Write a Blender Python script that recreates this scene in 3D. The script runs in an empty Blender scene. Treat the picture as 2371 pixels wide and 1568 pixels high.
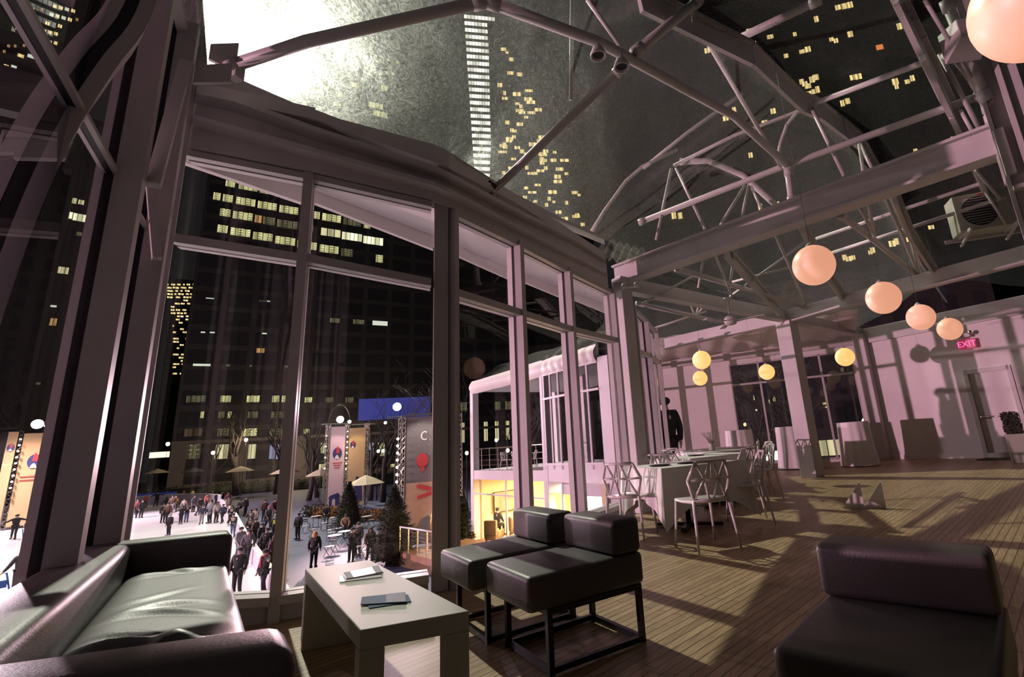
import bpy, bmesh, math, random
from mathutils import Vector, Matrix

# ------------------------------------------------------------------ camera, sky, exposure, big lights
S = bpy.context.scene
COL = S.collection
EYE = 1.12
cam = bpy.data.cameras.new('camera')
camo = bpy.data.objects.new('camera', cam)
COL.objects.link(camo)
CX = (0.601427628155351, -0.7957586990250972, -0.07108376057380358)
CF = (0.7834271156457775, 0.5699789928955187, 0.2477214204075779)
CZ = (-0.1566102249611006, -0.20467545183459412, 0.9662200561227956)
camo.matrix_world = Matrix(((CX[0], CZ[0], -CF[0], 0), (CX[1], CZ[1], -CF[1], 0), (CX[2], CZ[2], -CF[2], EYE), (0, 0, 0, 1)))
cam.sensor_fit = 'HORIZONTAL'
cam.sensor_width = 36.0
cam.lens = 1150.0 / 2371.0 * 36.0
cam.shift_x = (1185.5 - 1370.0) / 2371.0
cam.shift_y = (724.0 - 784.0) / 2371.0
cam.clip_start = 0.05
cam.clip_end = 2000
S.camera = camo
S.view_settings.view_transform = 'Standard'
S.view_settings.look = 'None'
S.view_settings.exposure = 0.0
S.view_settings.gamma = 1.0
S.view_settings.use_curve_mapping = False

wd = bpy.data.worlds.new('night_sky')
S.world = wd
wd.use_nodes = True
wd.node_tree.nodes['Background'].inputs[0].default_value = (0.55, 0.5, 0.52, 1)
wd.node_tree.nodes['Background'].inputs[1].default_value = 0.02

def lamp(name, kind, loc, energy, color, radius=0.3, target=None, angle=None, blend=0.5):
    l = bpy.data.lights.new(name, kind)
    l.energy = energy
    l.color = color
    if kind == 'AREA':
        l.size = radius
    else:
        l.shadow_soft_size = radius
    if kind == 'SPOT':
        l.spot_size = math.radians(angle)
        l.spot_blend = blend
    o = bpy.data.objects.new(name, l)
    o.location = loc
    if target is not None:
        o.rotation_euler = (Vector(target) - Vector(loc)).to_track_quat('-Z', 'Y').to_euler()
    COL.objects.link(o)
    return o

PINK = (1.0, 0.64, 0.70)
ROOF_FLOOD = (40.9, 120.8, 115.0)
lamp('roof_flood_light', 'SPOT', ROOF_FLOOD, 9.0e5, (1.0, 1.0, 0.84), 1.2, (4, 2, 0), 40)
FLOOD_L = (24.4, 46.9, 4.1)
FLOOD_R = (16.0, 24.2, 3.9)
FLOOD_FAR = (8.2, 79.0, 6.5)
lamp('rink_left_flood', 'SPOT', (-39.0, 42.0, 2.8), 1.06e5, (1.0, 0.54, 0.70), 0.3, (13, 4, 1.5), 56)
lamp('pink_seating_fill', 'SPOT', (-26.0, 41.0, 9.5), 2.0e4, (1.0, 0.54, 0.72), 0.3, (1.9, 2.8, .3), 4.8, .3)  # added narrow pink spot brightening the chairs and coffee table, no mast holds it
lamp('left_tower_light', 'SPOT', FLOOD_L, 2.2e4, PINK, 0.35, (9, 0, 2.5), 46)
lamp('right_tower_light', 'SPOT', FLOOD_R, 3.0e3, (1.0, 0.72, 0.82), 0.3, (8, 0, 2.5), 60)
lamp('ice_light_a', 'SPOT', (-4.0, 36.0, 10.0), 2.0e4, (1.0, 0.76, 0.86), 0.4, (4, 40, -3.5), 150)
lamp('ice_light_b', 'SPOT', (FLOOD_FAR[0] - 4, FLOOD_FAR[1] - 2.2, FLOOD_FAR[2] + 4), 5.5e4, (1.0, 0.76, 0.86), 0.4, (7, 62, -3.5), 150)

# ------------------------------------------------------------------ materials
def mat(name, col, rough=0.5, metal=0.0, emit=None, strength=0.0, noise=0.0, nscale=20.0, bump=0.0, spec=0.5, coat=0.0):
    m = bpy.data.materials.new(name)
    m.use_nodes = True
    nt = m.node_tree
    b = nt.nodes['Principled BSDF']
    c4 = (col[0], col[1], col[2], 1)
    b.inputs['Base Color'].default_value = c4
    b.inputs['Roughness'].default_value = rough
    b.inputs['Metallic'].default_value = metal
    b.inputs['Specular IOR Level'].default_value = spec
    b.inputs['Coat Weight'].default_value = coat
    if emit:
        b.inputs['Emission Color'].default_value = (emit[0], emit[1], emit[2], 1)
        b.inputs['Emission Strength'].default_value = strength
    if noise or bump:
        tc = nt.nodes.new('ShaderNodeTexCoord')
        n = nt.nodes.new('ShaderNodeTexNoise')
        n.inputs['Scale'].default_value = nscale
        n.inputs['Detail'].default_value = 4
        nt.links.new(tc.outputs['Object'], n.inputs['Vector'])
        if noise:
            r = nt.nodes.new('ShaderNodeMixRGB')
            r.blend_type = 'MULTIPLY'
            r.inputs[0].default_value = noise
            r.inputs[1].default_value = c4
            nt.links.new(n.outputs['Color'], r.inputs[2])
            g = nt.nodes.new('ShaderNodeRGBToBW')
            nt.links.new(n.outputs['Fac'], g.inputs[0])
            mr = nt.nodes.new('ShaderNodeMapRange')
            mr.inputs['From Min'].default_value = 0.25
            mr.inputs['From Max'].default_value = 0.75
            mr.inputs['To Min'].default_value = 0.35
            mr.inputs['To Max'].default_value = 1.25
            nt.links.new(n.outputs['Fac'], mr.inputs['Value'])
            nt.links.new(mr.outputs[0], r.inputs[2])
            nt.links.new(r.outputs[0], b.inputs['Base Color'])
        if bump:
            bp = nt.nodes.new('ShaderNodeBump')
            bp.inputs['Strength'].default_value = bump
            bp.inputs['Distance'].default_value = 0.01
            nt.links.new(n.outputs['Fac'], bp.inputs['Height'])
            nt.links.new(bp.outputs[0], b.inputs['Normal'])
    return m

def glow(name, col, s):
    m = bpy.data.materials.new(name)
    m.use_nodes = True
    nt = m.node_tree
    nt.nodes.clear()
    o = nt.nodes.new('ShaderNodeOutputMaterial')
    e = nt.nodes.new('ShaderNodeEmission')
    e.inputs[0].default_value = (col[0], col[1], col[2], 1)
    e.inputs[1].default_value = s
    nt.links.new(e.outputs[0], o.inputs[0])
    return m

def glass_mat(name, tint, gloss, rough):
    m = bpy.data.materials.new(name)
    m.use_nodes = True
    nt = m.node_tree
    nt.nodes.clear()
    o = nt.nodes.new('ShaderNodeOutputMaterial')
    t = nt.nodes.new('ShaderNodeBsdfTransparent')
    t.inputs[0].default_value = (tint[0], tint[1], tint[2], 1)
    g = nt.nodes.new('ShaderNodeBsdfGlossy')
    g.inputs['Roughness'].default_value = rough
    f = nt.nodes.new('ShaderNodeLayerWeight')
    f.inputs[0].default_value = gloss
    mx = nt.nodes.new('ShaderNodeMixShader')
    nt.links.new(f.outputs['Fresnel'], mx.inputs[0])
    nt.links.new(t.outputs[0], mx.inputs[1])
    nt.links.new(g.outputs[0], mx.inputs[2])
    nt.links.new(mx.outputs[0], o.inputs[0])
    return m

def film_mat():
    m = bpy.data.materials.new('clear_vinyl')
    m.use_nodes = True
    nt = m.node_tree
    nt.nodes.clear()
    L = nt.links
    N = nt.nodes.new
    o = N('ShaderNodeOutputMaterial')
    t = N('ShaderNodeBsdfTransparent')
    t.inputs[0].default_value = (0.93, 0.94, 0.9, 1)
    r = N('ShaderNodeBsdfRefraction')
    r.distribution = 'GGX'
    r.inputs['Color'].default_value = (0.95, 0.97, 0.92, 1)
    r.inputs['Roughness'].default_value = 0.43
    r.inputs['IOR'].default_value = 1.25
    d = N('ShaderNodeBsdfTranslucent')
    d.inputs[0].default_value = (0.9, 0.92, 0.86, 1)
    g = N('ShaderNodeBsdfGlossy')
    g.inputs['Roughness'].default_value = 0.12
    tc = N('ShaderNodeTexCoord')
    mp = N('ShaderNodeMapping')
    mp.inputs['Scale'].default_value = (1.0, 1.0, 1.0)
    n = N('ShaderNodeTexNoise')
    n.inputs['Scale'].default_value = 2.2
    n.inputs['Detail'].default_value = 7
    n.inputs['Roughness'].default_value = 0.62
    n.inputs['Distortion'].default_value = 1.4
    L.new(tc.outputs['Object'], mp.inputs[0])
    L.new(mp.outputs[0], n.inputs['Vector'])
    bp = N('ShaderNodeBump')
    bp.inputs['Strength'].default_value = 0.3
    bp.inputs['Distance'].default_value = 0.05
    L.new(n.outputs['Fac'], bp.inputs['Height'])
    for q in (r, g):
        L.new(bp.outputs[0], q.inputs['Normal'])
    # scuffs and scratches make the sheet hazier along fine lines
    w = N('ShaderNodeTexNoise')
    w.inputs['Scale'].default_value = 9.0
    w.inputs['Detail'].default_value = 9
    w.inputs['Distortion'].default_value = 6.0
    L.new(tc.outputs['Object'], w.inputs['Vector'])
    mr = N('ShaderNodeMapRange')
    mr.inputs['From Min'].default_value = 0.35
    mr.inputs['From Max'].default_value = 0.75
    mr.inputs['To Min'].default_value = 0.10
    mr.inputs['To Max'].default_value = 0.36
    L.new(w.outputs['Fac'], mr.inputs['Value'])
    m1 = N('ShaderNodeMixShader')
    L.new(mr.outputs[0], m1.inputs[0])
    L.new(t.outputs[0], m1.inputs[1])
    L.new(r.outputs[0], m1.inputs[2])
    m2 = N('ShaderNodeMixShader')
    m2.inputs[0].default_value = 0.022
    L.new(m1.outputs[0], m2.inputs[1])
    L.new(d.outputs[0], m2.inputs[2])
    m3 = N('ShaderNodeMixShader')
    m3.inputs[0].default_value = 0.05
    L.new(m2.outputs[0], m3.inputs[1])
    L.new(g.outputs[0], m3.inputs[2])
    L.new(m3.outputs[0], o.inputs[0])
    return m

def plank_mat():
    m = bpy.data.materials.new('oak_strip_floor')
    m.use_nodes = True
    nt = m.node_tree
    N = nt.nodes.new
    L = nt.links
    b = nt.nodes['Principled BSDF']
    tc = N('ShaderNodeTexCoord')
    mp = N('ShaderNodeMapping')
    mp.inputs['Rotation'].default_value = (0, 0, math.radians(7))
    L.new(tc.outputs['Object'], mp.inputs[0])
    br = N('ShaderNodeTexBrick')
    br.inputs['Color1'].default_value = (0.50, 0.36, 0.20, 1)
    br.inputs['Color2'].default_value = (0.36, 0.245, 0.13, 1)
    br.inputs['Mortar'].default_value = (0.07, 0.045, 0.025, 1)
    br.inputs['Scale'].default_value = 1.0
    br.inputs['Mortar Size'].default_value = 0.0035
    br.inputs['Brick Width'].default_value = 1.1
    br.inputs['Row Height'].default_value = 0.062
    br.offset = 0.37
    L.new(mp.outputs[0], br.inputs['Vector'])
    m2 = N('ShaderNodeMapping')
    m2.inputs['Rotation'].default_value = (0, 0, math.radians(7))
    m2.inputs['Scale'].default_value = (2.0, 40.0, 2.0)
    L.new(tc.outputs['Object'], m2.inputs[0])
    n = N('ShaderNodeTexNoise')
    n.inputs['Scale'].default_value = 2.0
    n.inputs['Detail'].default_value = 5
    L.new(m2.outputs[0], n.inputs['Vector'])
    mr = N('ShaderNodeMapRange')
    mr.inputs['From Min'].default_value = 0.3
    mr.inputs['From Max'].default_value = 0.7
    mr.inputs['To Min'].default_value = 0.6
    mr.inputs['To Max'].default_value = 1.15
    L.new(n.outputs['Fac'], mr.inputs['Value'])
    x = N('ShaderNodeMixRGB')
    x.blend_type = 'MULTIPLY'
    x.inputs[0].default_value = 1.0
    L.new(br.outputs['Color'], x.inputs[1])
    L.new(mr.outputs[0], x.inputs[2])
    L.new(x.outputs[0], b.inputs['Base Color'])
    b.inputs['Roughness'].default_value = 0.42
    return m

def facade_mat(name, c1, c2, bw, rh, ms=0.3):
    m = bpy.data.materials.new(name)
    m.use_nodes = True
    nt = m.node_tree
    N = nt.nodes.new
    L = nt.links
    b = nt.nodes['Principled BSDF']
    tc = N('ShaderNodeTexCoord')
    mp = N('ShaderNodeMapping')
    mp.inputs['Rotation'].default_value = (math.radians(90), 0, 0)
    L.new(tc.outputs['Object'], mp.inputs[0])
    br = N('ShaderNodeTexBrick')
    br.inputs['Color1'].default_value = c2 + (1,)
    br.inputs['Color2'].default_value = tuple(v * 1.5 for v in c2) + (1,)
    br.inputs['Mortar'].default_value = c1 + (1,)
    br.inputs['Scale'].default_value = 1.0
    br.inputs['Mortar Size'].default_value = ms
    br.inputs['Brick Width'].default_value = bw
    br.inputs['Row Height'].default_value = rh
    br.offset = 0.0
    L.new(mp.outputs[0], br.inputs['Vector'])
    L.new(br.outputs['Color'], b.inputs['Base Color'])
    b.inputs['Roughness'].default_value = 0.7
    return m

STEEL = mat('painted_steel', (0.50, 0.47, 0.46), 0.5, noise=0.25, nscale=1.5)
FRAME = mat('window_aluminium', (0.42, 0.39, 0.38), 0.42, noise=0.2, nscale=2.0)
GASKET = mat('black_gasket', (0.012, 0.011, 0.012), 0.6)
GLASS = glass_mat('window_glass', (0.93, 0.93, 0.93), 0.30, 0.0)
FILM = film_mat()
DRAPE = mat('white_liner', (0.62, 0.58, 0.56), 0.55, bump=0.5, nscale=3.0)
FLOOR = plank_mat()
WALLW = mat('white_painted_wall', (0.70, 0.66, 0.64), 0.6, noise=0.15, nscale=1.2)
LEATHER = mat('dark_leather', (0.070, 0.064, 0.060), 0.46, bump=0.12, nscale=120.0, spec=0.5)
LEATHER_SEAT = mat('creased_leather', (0.06, 0.056, 0.050), 0.46, bump=0.1, nscale=110.0, spec=0.9)
BLACKM = mat('black_metal', (0.012, 0.011, 0.013), 0.4)
GLOSSW = mat('gloss_white_laminate', (0.42, 0.435, 0.36), 0.5, spec=0.12)
CLOTH = mat('white_table_linen', (0.72, 0.69, 0.68), 0.85)
PLASTIC = mat('white_moulded_plastic', (0.62, 0.58, 0.57), 0.3)
GLOBE = mat('lit_paper_globe', (0.6, 0.45, 0.36), 0.4, emit=(1.0, 0.44, 0.27), strength=0.72)
GLOBE_A = mat('amber_lit_globe', (0.6, 0.5, 0.3), 0.4, emit=(1.0, 0.58, 0.18), strength=1.0)
WIRE = mat('dark_wire', (0.03, 0.03, 0.03), 0.5)
ICE = mat('rink_ice', (0.86, 0.84, 0.86), 0.25, noise=0.18, nscale=0.35)
PAVE = mat('blue_lit_paving', (0.043, 0.047, 0.115), 0.6, noise=0.4, nscale=1.3)  # blue light and dimness on the stone are mixed into its base colour
RINKW = mat('dasher_board', (0.48, 0.45, 0.5), 0.5)
RAILW = mat('white_rail_cap', (0.8, 0.76, 0.78), 0.4)
CONC = mat('white_stucco', (0.70, 0.66, 0.68), 0.6, noise=0.12, nscale=0.8)
BARK = mat('winter_bark', (0.045, 0.033, 0.028), 0.8)
FIR = mat('fir_needles', (0.028, 0.030, 0.014), 0.9, noise=0.6, nscale=6)
MUM = mat('orange_mums', (0.26, 0.11, 0.025), 0.8, noise=0.7, nscale=8)
BUSH = mat('dark_hedge', (0.03, 0.035, 0.018), 0.8, noise=0.6, nscale=6)
CANVAS = mat('cream_canvas', (0.62, 0.52, 0.36), 0.8)
DKCANVAS = mat('black_canvas', (0.02, 0.02, 0.022), 0.8)
CHROME = mat('brushed_metal', (0.6, 0.55, 0.5), 0.25, metal=1.0)
BRASS = mat('brass', (0.75, 0.5, 0.25), 0.25, metal=1.0)
WOOD = mat('deck_boards', (0.34, 0.18, 0.11), 0.6, noise=0.4, nscale=4)
DARK = mat('dark_surface', (0.02, 0.019, 0.02), 0.6)
LAMPW = glow('lamp_white', (1.0, 0.86, 0.62), 6.0)
FLOODG = glow('flood_lens', (1.0, 0.62, 0.9), 30.0)
FLOODW = glow('flood_lens_white', (1.0, 0.9, 0.86), 30.0)
ROOFG = glow('roof_flood_lens', (1.0, 1.0, 0.9), 260.0)
def window_glow(name, col, s, cols=4, tubes=True):
    m = glow(name, col, s)
    nt = m.node_tree
    N, L = nt.nodes.new, nt.links
    e = [n for n in nt.nodes if n.type == 'EMISSION'][0]
    tc = N('ShaderNodeTexCoord')
    sp = N('ShaderNodeSeparateXYZ')
    L.new(tc.outputs['Generated'], sp.inputs[0])
    def mth(op, a, b):
        q = N('ShaderNodeMath')
        q.operation = op
        for k, v in enumerate((a, b)):
            if isinstance(v, (int, float)):
                q.inputs[k].default_value = v
            else:
                L.new(v, q.inputs[k])
        return q.outputs[0]
    fx = mth('FRACT', mth('MULTIPLY', sp.outputs[0], cols), 0)
    bars = mth('GREATER_THAN', fx, 0.12)
    oi = N('ShaderNodeObjectInfo')
    ph = mth('MULTIPLY', oi.outputs['Random'], 6.0)
    lvl = mth('ADD', 0.55, mth('MULTIPLY', mth('SINE', mth('ADD', mth('MULTIPLY', sp.outputs[0], 9.0), ph), 0), 0.22))
    out = mth('MULTIPLY', lvl, bars)
    if tubes:
        zz = mth('ADD', mth('GREATER_THAN', mth('FRACT', mth('MULTIPLY', sp.outputs[2], 3.0), 0), 0.72), 0)
        on = mth('GREATER_THAN', mth('SINE', mth('ADD', mth('MULTIPLY', sp.outputs[0], 14.0), ph), 0), 0.1)
        up = mth('GREATER_THAN', sp.outputs[2], 0.28)
        out = mth('ADD', out, mth('MULTIPLY', mth('MULTIPLY', mth('MULTIPLY', zz, on), up), mth('MULTIPLY', bars, 0.9)))
    L.new(mth('MULTIPLY', out, s), e.inputs[1])
    return m
WIN = {'y': window_glow('lit_office_window', (0.80, 0.76, 0.36), 1.0), 'b': window_glow('bright_window', (0.95, 0.86, 0.48), 1.1, 3, False),
       'w': window_glow('very_bright_window', (1.0, 0.98, 0.62), 2.0, 5, False), 'd': window_glow('dim_window', (0.34, 0.30, 0.17), 0.45, 4),
       'o': window_glow('orange_window', (0.85, 0.50, 0.20), 0.8, 2, False), 'o2': window_glow('dim_orange_window', (0.28, 0.20, 0.12), 0.35, 4, False),
       'g': glow('white_tube_window', (0.85, 0.9, 0.72), 0.85), 'v': window_glow('blue_white_window', (0.50, 0.50, 0.70), 0.9, 2, False),
       't': window_glow('golden_window', (1.0, 0.74, 0.32), 2.0, 2, False), 'w2': window_glow('tower_floor_band', (0.95, 0.93, 0.84), 2.6, 9, False),
       'r': glow('red_window', (1.0, 0.3, 0.08), 0.9)}

# ------------------------------------------------------------------ mesh helpers
class MB:
    def __init__(s):
        s.v = []
        s.f = []
    def add(s, v, f):
        k = len(s.v)
        s.v += [tuple(p) for p in v]
        s.f += [tuple(i + k for i in q) for q in f]
    def box(s, c, d, rz=0.0):
        cr, sr = math.cos(rz), math.sin(rz)
        vs = []
        for z in (-.5, .5):
            for x, y in ((-.5, -.5), (.5, -.5), (.5, .5), (-.5, .5)):
                a, b = x * d[0], y * d[1]
                vs.append((c[0] + a * cr - b * sr, c[1] + a * sr + b * cr, c[2] + z * d[2]))
        s.add(vs, [(3, 2, 1, 0), (4, 5, 6, 7), (0, 1, 5, 4), (1, 2, 6, 5), (2, 3, 7, 6), (3, 0, 4, 7)])
    def prism(s, pl, z0, z1):           # plan polygon, bottom, top (z may be lists per corner)
        n = len(pl)
        za = z0 if isinstance(z0, (list, tuple)) else [z0] * n
        zb = z1 if isinstance(z1, (list, tuple)) else [z1] * n
        vs = [(p[0], p[1], za[i]) for i, p in enumerate(pl)] + [(p[0], p[1], zb[i]) for i, p in enumerate(pl)]
        s.add(vs, [tuple(range(n - 1, -1, -1)), tuple(range(n, 2 * n))] + [(i, (i + 1) % n, n + (i + 1) % n, n + i) for i in range(n)])
    def beam(s, a, b, w, h, up=(0, 0, 1)):
        a, b = Vector(a), Vector(b)
        d = (b - a).normalized()
        u = Vector(up)
        r = d.cross(u)
        if r.length < 1e-4:
            r = d.cross(Vector((1, 0, 0)))
        r.normalize()
        t = r.cross(d)
        vs = []
        for p in (a, b):
            for x, y in ((-1, -1), (1, -1), (1, 1), (-1, 1)):
                vs.append(p + r * (x * w / 2) + t * (y * h / 2))
        s.add(vs, [(3, 2, 1, 0), (4, 5, 6, 7), (0, 1, 5, 4), (1, 2, 6, 5), (2, 3, 7, 6), (3, 0, 4, 7)])
    def ibeam(s, a, b, w, h, t=0.03):
        a, b = Vector(a), Vector(b)
        s.beam(a, b, t, h)
        for q in (-1, 1):
            o = Vector((0, 0, q * (h / 2 - t / 2)))
            s.beam(a + o, b + o, w, t)
    def tube(s, pts, r, n=8, cap=True):
        P = [Vector(p) for p in pts]
        m = len(P)
        rr = r if isinstance(r, (list, tuple)) else [r] * m
        k = len(s.v)
        ref = Vector((0, 0, 1))
        d0 = (P[1] - P[0]).normalized()
        if abs(d0.z) > .95:
            ref = Vector((1, 0, 0))
        x = d0.cross(ref).normalized()
        for i in range(m):
            d = (P[min(i + 1, m - 1)] - P[max(i - 1, 0)]).normalized()
            x = (x - d * x.dot(d)).normalized()
            y = d.cross(x)
            for j in range(n):
                a = 2 * math.pi * j / n
                s.v.append(tuple(P[i] + (x * math.cos(a) + y * math.sin(a)) * rr[i]))
        for i in range(m - 1):
            for j in range(n):
                s.f.append((k + i * n + j, k + i * n + (j + 1) % n, k + (i + 1) * n + (j + 1) % n, k + (i + 1) * n + j))
        if cap:
            s.f.append(tuple(k + j for j in range(n - 1, -1, -1)))
            s.f.append(tuple(k + (m - 1) * n + j for j in range(n)))
    def lathe(s, c, prof, n=20, sx=1.0, sy=1.0, wave=0.0, nw=12, cap=True):
        k = len(s.v)
        for r, z in prof:
            for j in range(n):
                a = 2 * math.pi * j / n
                q = r * (1 + wave * math.sin(nw * a) * (1 - 0))
                s.v.append((c[0] + q * math.cos(a) * sx, c[1] + q * math.sin(a) * sy, c[2] + z))
        for i in range(len(prof) - 1):
            for j in range(n):
                s.f.append((k + i * n + j, k + i * n + (j + 1) % n, k + (i + 1) * n + (j + 1) % n, k + (i + 1) * n + j))
        if cap:
            s.f.append(tuple(k + j for j in range(n - 1, -1, -1)))
            s.f.append(tuple(k + (len(prof) - 1) * n + j for j in range(n)))
    def ball(s, c, r, n=16, m=10, sc=(1, 1, 1)):
        prof = [(r * math.sin(math.pi * (i + .02) / (m + .04)), -r * math.cos(math.pi * (i + .02) / (m + .04))) for i in range(m + 1)]
        k = len(s.v)
        s.lathe((0, 0, 0), prof, n)
        s.v[k:] = [(c[0] + p[0] * sc[0], c[1] + p[1] * sc[1], c[2] + p[2] * sc[2]) for p in s.v[k:]]
    def grid(s, fn, nu, nv):
        k = len(s.v)
        for j in range(nv + 1):
            for i in range(nu + 1):
                s.v.append(tuple(fn(i / nu, j / nv)))
        for j in range(nv):
            for i in range(nu):
                a = k + j * (nu + 1) + i
                s.f.append((a, a + 1, a + nu + 2, a + nu + 1))
    def quad(s, a, b, c, d):
        s.add([a, b, c, d], [(0, 1, 2, 3)])
    def xform(s, M):
        s.v = [tuple(M @ Vector(p)) for p in s.v]
        return s
    def build(s, name, m=None, parent=None, smooth=False, bevel=0.0, seg=2):
        me = bpy.data.meshes.new(name)
        me.from_pydata(s.v, [], s.f)
        if m is not None:
            me.materials.append(m)
        if smooth:
            me.polygons.foreach_set('use_smooth', [True] * len(me.polygons))
        me.update()
        o = bpy.data.objects.new(name, me)
        COL.objects.link(o)
        if parent is not None:
            o.parent = parent
        if bevel:
            b = o.modifiers.new('edge', 'BEVEL')
            b.width = bevel
            b.segments = seg
            b.limit_method = 'ANGLE'
        return o

def tag(o, label, cat, group=None, kind=None):
    o['label'] = label
    o['category'] = cat
    if group:
        o['group'] = group
    if kind:
        o['kind'] = kind
    return o

def empty(name, loc=(0, 0, 0), rz=0.0, label=None, cat=None, group=None, kind=None, sc=None):
    o = bpy.data.objects.new(name, None)
    o.location = loc
    o.rotation_euler = (0, 0, rz)
    if sc:
        o.scale = sc
    o.empty_display_size = 0.1
    COL.objects.link(o)
    if label:
        tag(o, label, cat, group, kind)
    return o

def one(name, m, fn, parent=None, smooth=False, bevel=0.0, seg=2):
    b = MB()
    fn(b)
    return b.build(name, m, parent, smooth, bevel, seg)

KIDS = {}
def copy_tree(o, parent=None):
    c = o.copy()
    COL.objects.link(c)
    if parent is not None:
        c.parent = parent
    for ch in list(o.children):
        copy_tree(ch, c)
    return c

def lerp(a, b, t):
    return tuple(a[i] + (b[i] - a[i]) * t for i in range(len(a)))

def ptaz(az, d, z=0.0):
    return (d * math.cos(math.radians(az)), d * math.sin(math.radians(az)), z)

# ------------------------------------------------------------------ surveyed positions in metres
FACADE_MAIN = ((28.42, 116.59), -20.0)
WINDOWS_MAIN = [(3.09, 4.74, 58.27, 59.56, 'y'), (5.29, 8.75, 58.2, 59.52, 'y'), (9.05, 12.56, 58.12, 59.46, 'y'), (13.03, 14.6, 58.06, 59.42, 'y'), (1.34, 2.56, 54.81, 56.37, 'y'), (2.92, 4.67, 54.74, 56.31, 'y'), (5.1, 8.59, 54.62, 56.21, 'y'), (8.94, 12.51, 54.47, 56.09, 'y'), (12.91, 16.59, 54.31, 55.97, 'y'), (16.98, 19.51, 54.17, 55.86, 'y'), (19.68, 20.84, 54.09, 55.79, 'y'), (21.24, 25.19, 53.98, 55.7, 'y'), (25.61, 29.51, 53.8, 55.56, 'd'), (30.05, 31.51, 53.68, 55.46, 'y'), (2.72, 4.54, 51.42, 53.04, 'y'), (4.88, 8.42, 51.25, 52.89, 'y'), (8.71, 10.04, 51.09, 52.76, 'o'), (10.19, 12.46, 50.98, 52.67, 'd'), (12.7, 16.66, 50.8, 52.51, 'd'), (16.88, 19.73, 50.59, 52.33, 'd'), (21.14, 25.27, 50.32, 52.1, 'b'), (25.51, 29.84, 50.07, 51.88, 'w'), (30.02, 34.5, 49.81, 51.66, 'w'), (2.65, 4.39, 47.73, 49.33, 'y'), (4.81, 8.29, 47.51, 49.13, 'y'), (8.67, 12.29, 47.21, 48.86, 'y'), (12.65, 16.45, 46.91, 48.59, 'y'), (16.83, 19.32, 46.64, 48.35, 'y'), (19.58, 20.68, 46.49, 48.21, 'y'), (21.14, 25.06, 46.26, 48.01, 'y'), (25.54, 28.06, 45.99, 47.76, 'd'), (33.01, 34.63, 45.46, 47.29, 'y'), (1.6, 4.24, 20.08, 20.49, 'g'), (6.64, 7.33, 20.06, 20.48, 'd'), (10.46, 10.86, 20.03, 20.46, 'd'), (16.37, 17.39, 20.0, 20.44, 'd'), (2.26, 3.54, 33.5, 33.64, 'g'), (10.99, 12.16, 33.77, 33.91, 'd'), (12.33, 12.92, 33.8, 33.95, 'g'), (2.14, 2.81, 26.54, 26.77, 'g'), (3.55, 4.3, 26.59, 26.82, 'g'), (12.03, 12.85, 26.85, 27.09, 'g'), (11.25, 12.71, 22.95, 23.86, 'o'), (1.17, 4.12, 13.23, 14.42, 'd'), (6.3, 8.02, 13.14, 14.36, 'y'), (10.49, 12.65, 13.05, 14.3, 'y'), (14.69, 16.0, 12.97, 14.25, 'y'), (16.38, 17.34, 12.94, 14.23, 'y'), (3.66, 4.15, 10.26, 11.44, 'y'), (6.33, 7.26, 10.15, 11.35, 'd'), (7.77, 8.38, 10.1, 11.32, 'y'), (10.92, 12.63, 9.97, 11.2, 'd'), (14.74, 17.37, 9.81, 11.07, 'd'), (1.48, 4.22, 7.02, 8.38, 'o2'), (6.38, 8.24, 6.77, 8.17, 'd'), (10.49, 12.72, 6.53, 7.96, 'y'), (14.72, 17.33, 6.29, 7.74, 'd'), (1.92, 4.32, 2.96, 5.52, 'd'), (6.34, 8.47, 2.62, 5.24, 'b'), (10.49, 12.83, 2.29, 4.97, 'b'), (14.94, 16.01, 1.99, 4.72, 'v'), (16.19, 17.31, 1.88, 4.64, 'v'), (20.44, 21.81, 12.82, 13.84, 'y'), (24.11, 25.8, 12.74, 13.78, 'd'), (28.05, 29.67, 12.66, 13.72, 'd'), (20.59, 21.7, 6.5, 7.43, 'y'), (20.46, 21.67, 2.09, 4.67, 'v'), (23.91, 24.92, 1.84, 4.46, 'b'), (33.11, 34.08, 1.14, 3.88, 'v'), (34.92, 36.33, 0.98, 3.75, 'y'), (23.79, 25.12, -1.35, 0.28, 'b'), (37.58, 39.07, -2.63, -0.89, 'y'), (24.14, 26.1, 30.12, 31.1, 'd'), (28.77, 31.17, 30.12, 31.12, 'd'), (32.91, 36.13, 30.11, 31.13, 'g')]
LEN_MAIN = 46.3
STREET_TOWER = ((64.62, 292.96), -18.0)
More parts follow.
